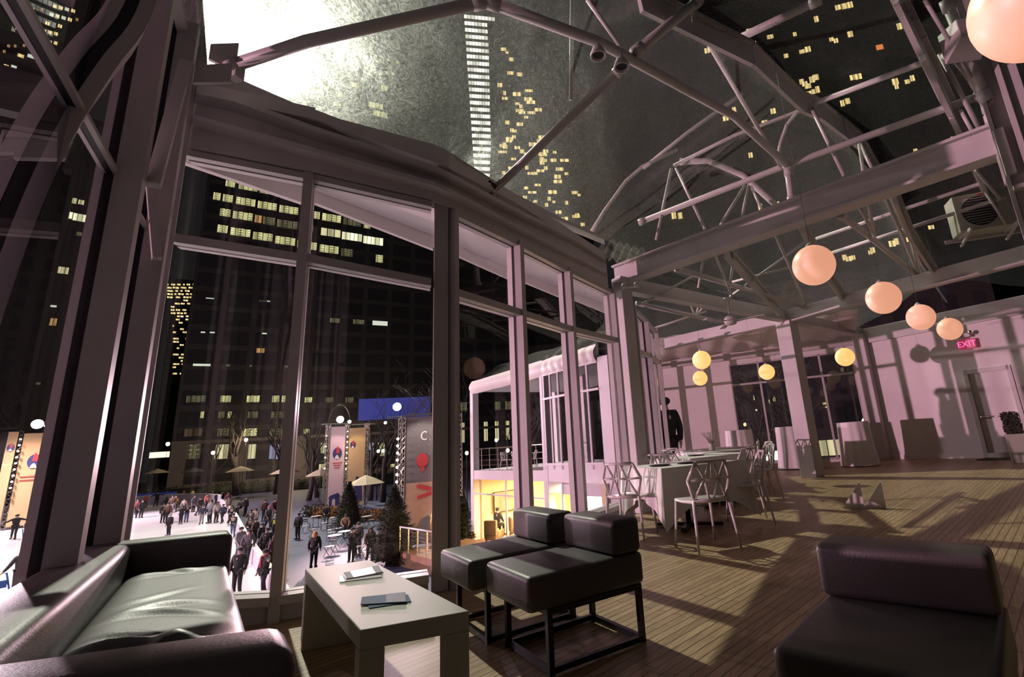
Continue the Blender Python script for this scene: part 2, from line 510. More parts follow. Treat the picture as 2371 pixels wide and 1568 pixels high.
WINDOWS_STREET = [(-3.08, -2.49, 86.88, 87.65, 't'), (-1.6, 0.01, 87.13, 87.9, 't'), (0.59, 2.01, 87.38, 88.16, 't'), (2.85, 3.52, 87.62, 88.39, 't'), (4.18, 5.52, 87.82, 88.6, 't'), (6.39, 8.31, 88.13, 88.91, 't'), (-2.91, -1.08, 85.39, 86.15, 't'), (-0.87, 1.56, 85.66, 86.43, 't'), (2.04, 4.32, 86.0, 86.77, 't'), (4.95, 7.02, 86.33, 87.11, 't'), (7.86, 8.47, 86.59, 87.37, 't'), (-2.74, -0.43, 83.84, 84.6, 't'), (0.31, 1.35, 84.12, 84.89, 't'), (2.18, 3.06, 84.32, 85.09, 't'), (3.84, 5.71, 84.57, 85.35, 't'), (-2.57, -0.43, 82.26, 83.02, 't'), (0.19, 0.91, 82.49, 83.25, 't'), (1.37, 3.6, 82.7, 83.47, 't'), (4.3, 5.57, 82.98, 83.75, 't'), (5.95, 6.77, 83.13, 83.91, 't'), (-2.4, -0.26, 80.7, 81.46, 't'), (0.76, 2.47, 81.01, 81.78, 't'), (3.52, 5.59, 81.33, 82.1, 't'), (5.85, 7.06, 81.53, 82.3, 't'), (8.67, 8.95, 81.78, 82.56, 't'), (3.75, 5.6, 79.74, 80.51, 't'), (8.85, 9.11, 80.18, 80.96, 't'), (0.66, 2.67, 77.85, 78.61, 't'), (2.9, 4.42, 78.04, 78.81, 't'), (5.27, 6.52, 78.26, 79.03, 't'), (7.53, 8.8, 78.49, 79.26, 't'), (-0.51, 0.89, 76.13, 76.88, 't'), (-0.34, 1.05, 74.57, 75.33, 't'), (1.49, 3.08, 74.75, 75.51, 't'), (3.82, 5.45, 74.96, 75.72, 't'), (-0.18, 1.59, 73.04, 73.79, 't'), (1.97, 4.31, 73.25, 74.01, 't'), (4.65, 5.65, 73.43, 74.19, 't'), (2.2, 4.68, 71.71, 72.46, 't'), (5.35, 7.62, 71.96, 72.72, 't'), (1.92, 3.44, 70.08, 70.83, 't'), (5.4, 7.22, 70.37, 71.13, 't'), (7.67, 8.24, 70.5, 71.26, 't'), (3.16, 4.64, 68.62, 69.37, 't'), (1.17, 1.6, 66.88, 67.63, 't'), (3.99, 5.4, 65.56, 66.31, 't'), (1.5, 2.71, 63.85, 64.59, 't'), (5.06, 7.47, 64.11, 64.86, 't'), (7.79, 8.86, 64.24, 65.0, 't'), (1.82, 4.04, 60.83, 61.57, 't'), (6.45, 7.2, 61.05, 61.79, 't'), (1.98, 4.21, 59.31, 60.05, 't'), (4.68, 6.14, 57.9, 58.64, 't'), (6.72, 7.52, 57.98, 58.72, 't'), (3.78, 4.68, 56.32, 57.05, 't'), (2.62, 4.87, 53.27, 54.0, 't'), (5.64, 6.73, 53.36, 54.09, 't'), (4.87, 6.81, 51.83, 52.56, 't'), (5.75, 7.28, 50.34, 51.07, 't'), (3.1, 5.52, 48.78, 49.5, 't'), (6.31, 7.74, 48.85, 49.58, 't'), (3.26, 4.47, 47.27, 48.0, 't'), (6.66, 7.89, 47.35, 48.08, 't'), (6.76, 8.05, 45.85, 46.58, 't'), (3.57, 5.22, 44.31, 45.03, 't'), (6.12, 7.39, 44.35, 45.07, 't'), (7.78, 8.2, 44.36, 45.09, 't')]
LEN_STREET = 11.4
TOP_STREET = 89.5
BUILD_WARM = ((94.16, 165.03), -30.0)
WINDOWS_WARM = [(2.48, 3.98, 77.93, 79.27, 't'), (5.38, 6.91, 78.2, 79.55, 't'), (2.56, 4.06, 75.06, 76.39, 't'), (5.46, 6.97, 75.31, 76.65, 't'), (8.39, 9.92, 75.56, 76.91, 't'), (11.35, 12.91, 75.82, 77.18, 't'), (2.65, 4.14, 72.21, 73.53, 't'), (5.53, 7.04, 72.44, 73.77, 't'), (14.4, 15.97, 73.16, 74.52, 't'), (17.43, 19.03, 73.4, 74.77, 't'), (5.6, 7.11, 69.6, 70.92, 't'), (8.51, 10.04, 69.81, 71.14, 't'), (17.47, 19.05, 70.48, 71.83, 't'), (8.57, 10.1, 66.97, 68.29, 't'), (11.51, 13.05, 67.17, 68.5, 't'), (14.48, 16.04, 67.37, 68.71, 't'), (2.89, 4.37, 63.79, 65.08, 't'), (5.75, 7.24, 63.96, 65.27, 't'), (11.56, 13.1, 64.32, 65.64, 't'), (17.53, 19.1, 64.69, 66.03, 't'), (5.82, 7.31, 61.18, 62.47, 't'), (8.7, 10.21, 61.34, 62.64, 't'), (14.56, 16.12, 61.66, 62.98, 't'), (17.56, 19.13, 61.83, 63.16, 't'), (3.05, 4.52, 58.27, 59.55, 't'), (8.76, 10.26, 58.55, 59.85, 't'), (11.66, 13.19, 58.7, 60.0, 't'), (3.13, 4.6, 55.54, 56.81, 't'), (5.96, 7.44, 55.66, 56.94, 't'), (17.62, 19.17, 56.17, 57.48, 't'), (3.21, 4.67, 52.83, 54.09, 't'), (8.88, 10.37, 53.04, 54.32, 't'), (11.76, 13.28, 53.15, 54.43, 't'), (14.68, 16.22, 53.26, 54.55, 't'), (11.81, 13.32, 50.41, 51.68, 't'), (14.72, 16.25, 50.5, 51.78, 't'), (17.67, 19.22, 50.59, 51.88, 't'), (3.37, 4.82, 47.47, 48.71, 't'), (6.17, 7.63, 47.54, 48.79, 't'), (11.86, 13.37, 47.69, 48.95, 't'), (14.76, 16.29, 47.76, 49.03, 't'), (3.45, 4.89, 44.81, 46.05, 't'), (6.23, 7.7, 44.87, 46.11, 't'), (14.8, 16.32, 45.04, 46.3, 't'), (17.73, 19.27, 45.1, 46.37, 't'), (3.52, 4.96, 42.18, 43.4, 't'), (9.11, 10.59, 42.26, 43.5, 't'), (3.6, 5.04, 39.56, 40.78, 't'), (9.17, 10.64, 39.61, 40.84, 't'), (12.01, 13.5, 39.63, 40.87, 't'), (14.88, 16.39, 39.65, 40.9, 't'), (17.79, 19.31, 39.68, 40.93, 't'), (27.38, 29.25, 54.41, 56.0, 't'), (27.37, 29.23, 50.77, 52.35, 't'), (27.36, 29.21, 47.17, 48.74, 't'), (27.35, 29.2, 43.61, 45.16, 't'), (29.9, 31.8, 58.19, 59.81, 't'), (29.88, 31.77, 54.5, 56.11, 't'), (29.84, 31.71, 47.23, 48.81, 't'), (29.82, 31.68, 43.65, 45.21, 't'), (32.43, 34.35, 58.31, 59.94, 't'), (32.34, 34.23, 47.29, 48.87, 't'), (32.31, 34.19, 43.69, 45.26, 't'), (35.0, 36.94, 58.43, 60.07, 't'), (34.95, 36.88, 54.7, 56.32, 't'), (34.91, 36.83, 51.01, 52.62, 't'), (34.86, 36.78, 47.35, 48.94, 't'), (37.53, 39.48, 54.8, 56.43, 't'), (37.48, 39.42, 51.09, 52.7, 't'), (37.42, 39.35, 47.41, 49.01, 't'), (37.36, 39.29, 43.77, 45.36, 't'), (40.07, 42.03, 51.17, 52.79, 't'), (40.0, 41.95, 47.47, 49.08, 't')]
LEN_WARM = 77.6
TOP_WARM = 87.5
BUILD_LEFT = ((4.19, 127.93), -8.0)
WINDOWS_LEFT = [(5.66, 7.63, 51.15, 52.2, 'y'), (7.81, 8.61, 51.24, 52.12, 'b'), (4.79, 7.45, 48.03, 49.32, 'w'), (7.49, 10.56, 47.85, 49.26, 'w'), (3.43, 4.0, 47.8, 48.73, 'y'), (9.38, 11.17, 54.17, 55.08, 'y'), (3.78, 4.31, 50.72, 51.32, 'd'), (8.34, 9.93, 44.97, 45.67, 'd'), (3.2, 3.51, 44.71, 45.29, 'y'), (4.62, 5.41, 45.06, 45.65, 'd'), (6.93, 8.36, 37.25, 38.49, 'b'), (1.55, 2.15, 28.75, 29.66, 'o'), (2.54, 3.3, 28.61, 29.76, 'o'), (4.37, 6.42, 28.07, 29.24, 'o'), (7.3, 8.17, 27.56, 28.83, 'o'), (6.51, 7.78, 30.88, 31.2, 'g'), (4.2, 4.74, 26.99, 27.38, 'g'), (13.76, 14.53, 44.71, 45.7, 'y'), (13.84, 14.33, 47.95, 48.95, 'y'), (4.18, 4.78, 17.87, 19.01, 'y'), (4.95, 5.91, 17.68, 18.97, 'd'), (4.91, 6.03, 13.27, 14.16, 'o'), (7.2, 7.72, 17.04, 17.43, 'd'), (4.01, 4.82, 26.89, 27.29, 'g'), (7.22, 8.16, 27.54, 28.02, 'o')]
LEN_LEFT = 15.7
TOP_LEFT = 68.5
BUILD_UPPER = ((-1.45, 117.99), -6.0)
WINDOWS_UPPER = [(4.54, 5.05, 83.71, 84.33, 't'), (5.27, 5.78, 83.89, 84.52, 't'), (6.0, 6.53, 84.08, 84.71, 'g'), (6.75, 7.28, 84.27, 84.91, 't'), (4.39, 4.9, 81.78, 82.41, 'g'), (5.12, 5.63, 81.92, 82.55, 't'), (5.85, 6.38, 82.06, 82.69, 'g'), (6.6, 7.13, 82.2, 82.84, 't'), (4.14, 4.66, 79.71, 80.33, 't'), (5.64, 6.17, 80.11, 80.74, 't'), (3.98, 4.48, 77.93, 78.54, 't'), (4.69, 5.19, 78.1, 78.71, 't'), (5.41, 5.91, 78.27, 78.89, 't'), (4.28, 4.75, 76.02, 76.62, 't'), (4.95, 5.42, 76.2, 76.81, 'g'), (5.63, 6.11, 76.4, 77.01, 't'), (3.47, 3.91, 74.08, 74.68, 't'), (4.1, 4.55, 74.19, 74.79, 't'), (4.74, 5.2, 74.29, 74.89, 't'), (5.39, 5.85, 74.4, 75.0, 'g'), (2.0, 2.78, 71.61, 72.19, 't'), (3.12, 3.92, 72.15, 72.74, 'g'), (4.26, 5.08, 72.7, 73.3, 't'), (0.86, 1.45, 68.76, 69.33, 't'), (1.7, 2.3, 69.05, 69.63, 'g'), (0.79, 1.31, 66.75, 67.31, 't'), (2.3, 2.83, 67.26, 67.83, 't'), (3.06, 3.61, 67.52, 68.1, 'g'), (0.97, 1.44, 65.55, 66.11, 't'), (1.65, 2.13, 65.82, 66.38, 't'), (2.34, 2.83, 66.09, 66.66, 't'), (3.04, 3.54, 66.36, 66.93, 't'), (0.39, 0.71, 80.3, 80.81, 'o'), (2.26, 2.6, 81.52, 82.05, 'o'), (3.24, 3.58, 82.07, 82.6, 'o'), (1.05, 1.37, 76.56, 77.07, 'o'), (0.73, 1.05, 72.72, 73.21, 'o'), (1.41, 1.73, 73.14, 73.64, 'o'), (2.32, 2.65, 73.8, 74.31, 'o'), (3.26, 3.59, 74.39, 74.9, 'o'), (0.43, 0.75, 71.41, 71.91, 'o'), (7.54, 7.9, 82.84, 83.38, 'o')]
LEN_UPPER = 11.6
TOWER_WHITE = ((103.75, 128.3), -42.0)
WINDOWS_WHITE = [(0.79, 13.38, 170.81, 172.51, 'w2'), (1.07, 13.09, 164.9, 166.57, 'w2'), (1.21, 12.94, 161.74, 163.4, 'w2'), (1.36, 12.79, 158.62, 160.26, 'w2'), (1.51, 12.64, 155.51, 157.15, 'w2'), (1.65, 12.49, 152.43, 154.05, 'w2'), (1.79, 12.34, 149.38, 150.99, 'w2'), (1.94, 12.2, 146.35, 147.94, 'w2'), (2.08, 12.05, 143.34, 144.92, 'w2'), (2.22, 11.91, 140.36, 141.93, 'w2'), (2.36, 11.76, 137.4, 138.95, 'w2'), (2.5, 11.62, 134.46, 136.0, 'w2'), (2.63, 11.48, 131.54, 133.08, 'w2'), (2.77, 11.34, 128.65, 130.17, 'w2'), (2.91, 11.2, 125.78, 127.29, 'w2'), (3.04, 11.06, 122.93, 124.43, 'w2'), (3.17, 10.93, 120.1, 121.59, 'w2'), (3.31, 10.79, 117.29, 118.77, 'w2'), (3.44, 10.66, 114.51, 115.97, 'w2'), (3.57, 10.52, 111.74, 113.19, 'w2'), (3.7, 10.39, 109.0, 110.44, 'w2'), (3.83, 10.26, 106.27, 107.7, 'w2'), (3.95, 10.13, 103.57, 104.99, 'w2'), (4.08, 10.0, 100.88, 102.29, 'w2'), (4.21, 9.87, 98.22, 99.62, 'w2'), (4.33, 9.74, 95.57, 96.96, 'w2'), (4.46, 9.62, 92.94, 94.33, 'w2'), (4.58, 9.49, 90.34, 91.71, 'w2')]
LEN_WHITE = 13.5
TOP_WHITE = 177.9
TOWER_GOLD = ((94.7, 103.11), -45.0)
WINDOWS_GOLD = [(10.6, 12.09, 102.58, 103.43, 't'), (6.55, 7.68, 62.85, 63.82, 't'), (5.4, 6.54, 127.17, 128.06, 't'), (16.35, 19.05, 63.45, 64.67, 't'), (2.06, 4.19, 72.44, 73.2, 't'), (6.42, 8.04, 124.32, 125.68, 't'), (19.11, 21.32, 81.1, 82.44, 't'), (19.79, 22.38, 83.87, 84.99, 't'), (10.91, 13.11, 82.4, 83.27, 't'), (14.88, 16.43, 85.97, 86.87, 't'), (10.88, 13.65, 109.09, 110.45, 't'), (16.79, 17.82, 73.52, 74.78, 't'), (16.17, 17.34, 84.12, 85.33, 't'), (14.05, 16.48, 105.35, 106.51, 't'), (6.99, 8.87, 75.79, 76.58, 't'), (6.55, 7.82, 95.2, 96.23, 't'), (2.5, 4.14, 114.1, 115.58, 't'), (12.34, 13.64, 72.86, 73.66, 't'), (14.72, 17.3, 86.91, 87.96, 't'), (23.97, 26.56, 67.68, 68.6, 't'), (4.92, 6.99, 84.36, 85.14, 't'), (5.0, 6.86, 84.24, 85.1, 't'), (3.86, 5.74, 128.25, 129.48, 't'), (7.88, 9.45, 107.57, 108.44, 't'), (14.9, 16.44, 87.38, 88.58, 't'), (1.62, 2.93, 70.41, 71.29, 't'), (12.88, 14.91, 78.46, 79.24, 't'), (4.5, 6.93, 94.35, 95.55, 't'), (17.03, 18.25, 93.9, 94.7, 't'), (14.41, 17.25, 89.25, 90.33, 't'), (9.29, 10.28, 106.35, 107.69, 't'), (3.55, 4.78, 92.29, 93.57, 't'), (6.39, 9.19, 65.61, 66.8, 't'), (2.66, 3.89, 91.97, 93.0, 't'), (4.56, 6.05, 100.22, 101.57, 't'), (8.85, 10.76, 118.54, 119.88, 't'), (22.49, 23.79, 82.39, 83.3, 't'), (12.64, 14.22, 82.41, 83.35, 't'), (7.23, 9.9, 110.88, 112.27, 't'), (21.34, 24.23, 87.08, 88.05, 't'), (11.56, 14.46, 108.08, 109.32, 't'), (15.17, 17.08, 63.91, 64.66, 't'), (19.31, 20.46, 89.96, 90.82, 't'), (5.73, 7.96, 119.02, 120.22, 't'), (20.49, 22.64, 66.7, 67.77, 't'), (3.14, 4.25, 82.43, 83.56, 't'), (8.01, 10.27, 99.77, 100.94, 't'), (6.04, 7.26, 97.52, 98.72, 't'), (4.67, 6.1, 73.12, 73.94, 't'), (8.45, 11.06, 77.38, 78.28, 't'), (16.98, 19.76, 75.84, 77.01, 't'), (18.13, 19.04, 65.11, 66.01, 't'), (10.19, 12.38, 72.15, 72.94, 't'), (10.78, 13.55, 75.92, 76.7, 't'), (16.11, 17.84, 90.24, 91.31, 't'), (3.49, 5.05, 91.48, 92.79, 't'), (9.44, 11.64, 70.9, 72.08, 't'), (2.72, 3.92, 69.92, 71.19, 't'), (14.83, 17.05, 95.03, 96.36, 't'), (11.13, 13.91, 112.53, 113.52, 't'), (1.47, 4.04, 73.17, 74.14, 't'), (22.18, 23.16, 72.15, 73.41, 't'), (3.81, 5.7, 109.34, 110.31, 't'), (6.01, 8.13, 75.77, 76.95, 't'), (12.84, 14.28, 63.91, 64.94, 't'), (24.29, 26.38, 75.78, 76.79, 't'), (14.24, 16.48, 94.1, 94.93, 't'), (4.64, 6.56, 93.76, 94.77, 't'), (8.86, 11.16, 104.2, 105.22, 't'), (3.98, 4.98, 68.62, 69.74, 't'), (18.82, 21.61, 79.55, 80.61, 't'), (18.98, 20.9, 69.09, 70.11, 't'), (11.36, 13.07, 62.93, 63.9, 't'), (2.86, 5.02, 76.31, 77.07, 't'), (10.13, 12.19, 88.96, 90.08, 't'), (2.0, 3.54, 77.8, 78.97, 't'), (18.25, 20.28, 86.99, 88.11, 't'), (26.22, 27.16, 75.03, 75.84, 't'), (4.26, 5.26, 111.09, 112.55, 't'), (8.01, 10.76, 104.82, 105.93, 't'), (6.45, 8.24, 97.35, 98.33, 't'), (10.28, 11.37, 84.18, 85.46, 't'), (17.75, 18.84, 63.65, 64.88, 't'), (8.83, 10.27, 89.91, 91.25, 't'), (8.9, 10.53, 74.13, 75.11, 't'), (14.59, 17.44, 88.98, 89.78, 't'), (25.01, 26.36, 67.88, 69.17, 't'), (21.68, 22.8, 67.05, 68.03, 't'), (15.89, 16.92, 71.51, 72.69, 't'), (5.99, 7.6, 87.42, 88.24, 't'), (1.99, 4.89, 89.85, 90.69, 't'), (7.18, 9.03, 91.38, 92.36, 't'), (6.43, 9.23, 66.42, 67.35, 't'), (10.99, 12.04, 63.27, 64.45, 't'), (11.62, 14.38, 104.27, 105.22, 't'), (11.71, 14.4, 92.46, 93.77, 't'), (13.72, 16.25, 83.36, 84.21, 't'), (26.45, 27.83, 64.91, 65.99, 't'), (18.16, 19.22, 72.71, 73.48, 't')]
LEN_GOLD = 30.2
TOP_GOLD = 138.5
BLOCK_PALE = ((35.28, 125.12), -25.0)
WINDOWS_PALE = [(22.59, 25.11, 97.74, 99.09, 'y'), (30.61, 32.17, 98.98, 100.38, 'y'), (27.55, 31.24, 92.72, 94.34, 'y'), (28.71, 32.42, 90.33, 91.95, 'y'), (15.19, 16.58, 93.65, 94.69, 'y'), (19.69, 21.12, 93.71, 94.76, 'y'), (6.81, 7.73, 93.49, 94.61, 'y'), (2.43, 3.51, 95.97, 96.96, 'y'), (21.5, 22.13, 108.08, 108.78, 'y'), (23.12, 23.76, 107.53, 108.23, 'y'), (25.19, 25.84, 109.7, 110.41, 'y'), (26.36, 27.01, 107.68, 108.39, 'y'), (28.51, 29.18, 109.16, 109.88, 'y'), (29.66, 30.34, 108.12, 108.84, 'y'), (31.9, 32.58, 108.9, 109.63, 'y'), (34.19, 34.89, 108.97, 109.7, 'y'), (26.48, 27.13, 104.46, 105.16, 'y'), (27.8, 28.46, 104.34, 105.04, 'y'), (29.81, 30.48, 103.59, 104.3, 'y'), (31.46, 32.13, 104.71, 105.42, 'y'), (33.15, 33.84, 104.7, 105.41, 'y'), (27.08, 27.74, 102.97, 103.67, 'y'), (12.29, 13.25, 88.84, 89.84, 'y'), (15.69, 16.67, 88.53, 89.55, 'y'), (19.14, 20.96, 90.69, 91.73, 'y')]
LEN_PALE = 49.1
TOP_PALE = 116.7
TOWER_RIGHT = ((75.82, 48.49), -66.0)
WINDOWS_RIGHT = [(12.31, 13.23, 91.25, 92.22, 't'), (15.84, 16.93, 88.54, 89.98, 't'), (16.03, 17.18, 85.5, 87.05, 't'), (21.85, 22.89, 75.4, 76.53, 't'), (17.41, 18.23, 82.71, 84.26, 't'), (30.42, 31.56, 77.31, 78.81, 't'), (34.0, 35.29, 75.45, 76.3, 't'), (30.84, 31.92, 74.47, 75.6, 't'), (39.26, 40.39, 70.57, 71.36, 't'), (40.36, 41.42, 70.59, 71.76, 't'), (36.4, 37.29, 70.35, 71.2, 't'), (29.23, 30.36, 72.28, 73.1, 't'), (44.95, 45.8, 71.83, 72.61, 't'), (45.65, 46.48, 71.27, 72.19, 't'), (48.23, 49.24, 71.86, 73.07, 't'), (47.23, 48.32, 78.51, 79.57, 't'), (48.38, 49.49, 78.38, 79.61, 't'), (49.47, 50.44, 78.34, 79.65, 't'), (46.91, 48.12, 62.55, 63.58, 't'), (47.81, 49.0, 62.47, 63.58, 't'), (38.21, 39.09, 63.85, 64.91, 't'), (38.57, 39.62, 63.31, 64.25, 't'), (38.93, 40.15, 62.69, 63.68, 't'), (40.01, 41.03, 63.74, 65.03, 't'), (40.62, 41.77, 64.11, 65.28, 't'), (36.53, 37.61, 60.79, 62.02, 't'), (37.96, 38.96, 60.84, 61.85, 't'), (38.83, 40.02, 61.17, 62.0, 't'), (39.95, 40.66, 61.28, 62.22, 't'), (40.73, 41.5, 61.35, 62.7, 't'), (56.72, 57.64, 71.16, 72.47, 't'), (57.75, 58.68, 71.76, 72.64, 't'), (53.58, 54.69, 59.8, 61.05, 't'), (53.83, 54.49, 58.91, 60.08, 't'), (55.58, 56.5, 59.54, 60.35, 't'), (56.61, 57.39, 59.86, 61.01, 't'), (25.32, 26.11, 60.68, 61.83, 't'), (32.17, 33.15, 58.78, 59.86, 't'), (44.38, 45.1, 57.51, 58.73, 't'), (45.21, 46.14, 57.79, 58.93, 't'), (23.33, 24.42, 59.27, 60.23, 't'), (30.2, 31.32, 56.71, 57.69, 't'), (52.56, 53.72, 67.76, 68.79, 'r'), (26.93, 27.69, 50.47, 51.47, 't'), (11.31, 12.24, 40.63, 41.92, 't'), (12.54, 13.41, 40.44, 41.68, 't'), (60.26, 60.83, 46.8, 47.53, 't'), (54.14, 54.87, 45.37, 46.45, 't'), (60.43, 61.28, 32.4, 33.22, 't'), (30.01, 30.88, 39.53, 40.69, 't'), (27.06, 27.82, 39.65, 40.8, 't'), (39.27, 40.06, 27.95, 28.94, 't'), (39.78, 40.82, 27.69, 28.53, 't'), (40.67, 41.35, 27.86, 28.61, 't'), (43.5, 44.2, 28.41, 29.07, 't'), (43.85, 44.66, 28.59, 29.55, 't'), (47.78, 48.55, 29.46, 30.58, 't'), (46.89, 47.97, 29.23, 30.26, 't'), (49.68, 50.67, 29.7, 30.47, 't'), (53.34, 54.3, 31.36, 32.0, 't'), (38.84, 39.5, 74.79, 75.62, 't'), (43.13, 43.98, 76.88, 78.16, 't'), (24.69, 25.41, 80.82, 81.93, 't'), (39.9, 40.89, 58.54, 59.8, 't')]
LEN_RIGHT = 64.4
TOP_RIGHT = 92.0
FAR_FACADE = ((54.03, 26.1), -75.0)
WINDOWS_FAR = [(12.92, 15.18, -2.2, -0.65, 'b'), (17.47, 18.26, -2.37, -0.69, 'o'), (8.66, 8.89, 3.64, 4.01, 'y'), (9.15, 9.41, 3.78, 4.25, 'y'), (7.17, 7.35, 2.93, 3.11, 'w'), (7.13, 7.27, 4.12, 4.59, 'y'), (14.03, 14.44, 2.98, 3.2, 'y'), (14.17, 14.59, 2.62, 2.8, 'y'), (16.29, 16.71, 6.19, 6.64, 'd')]
LEN_FAR = 21.2
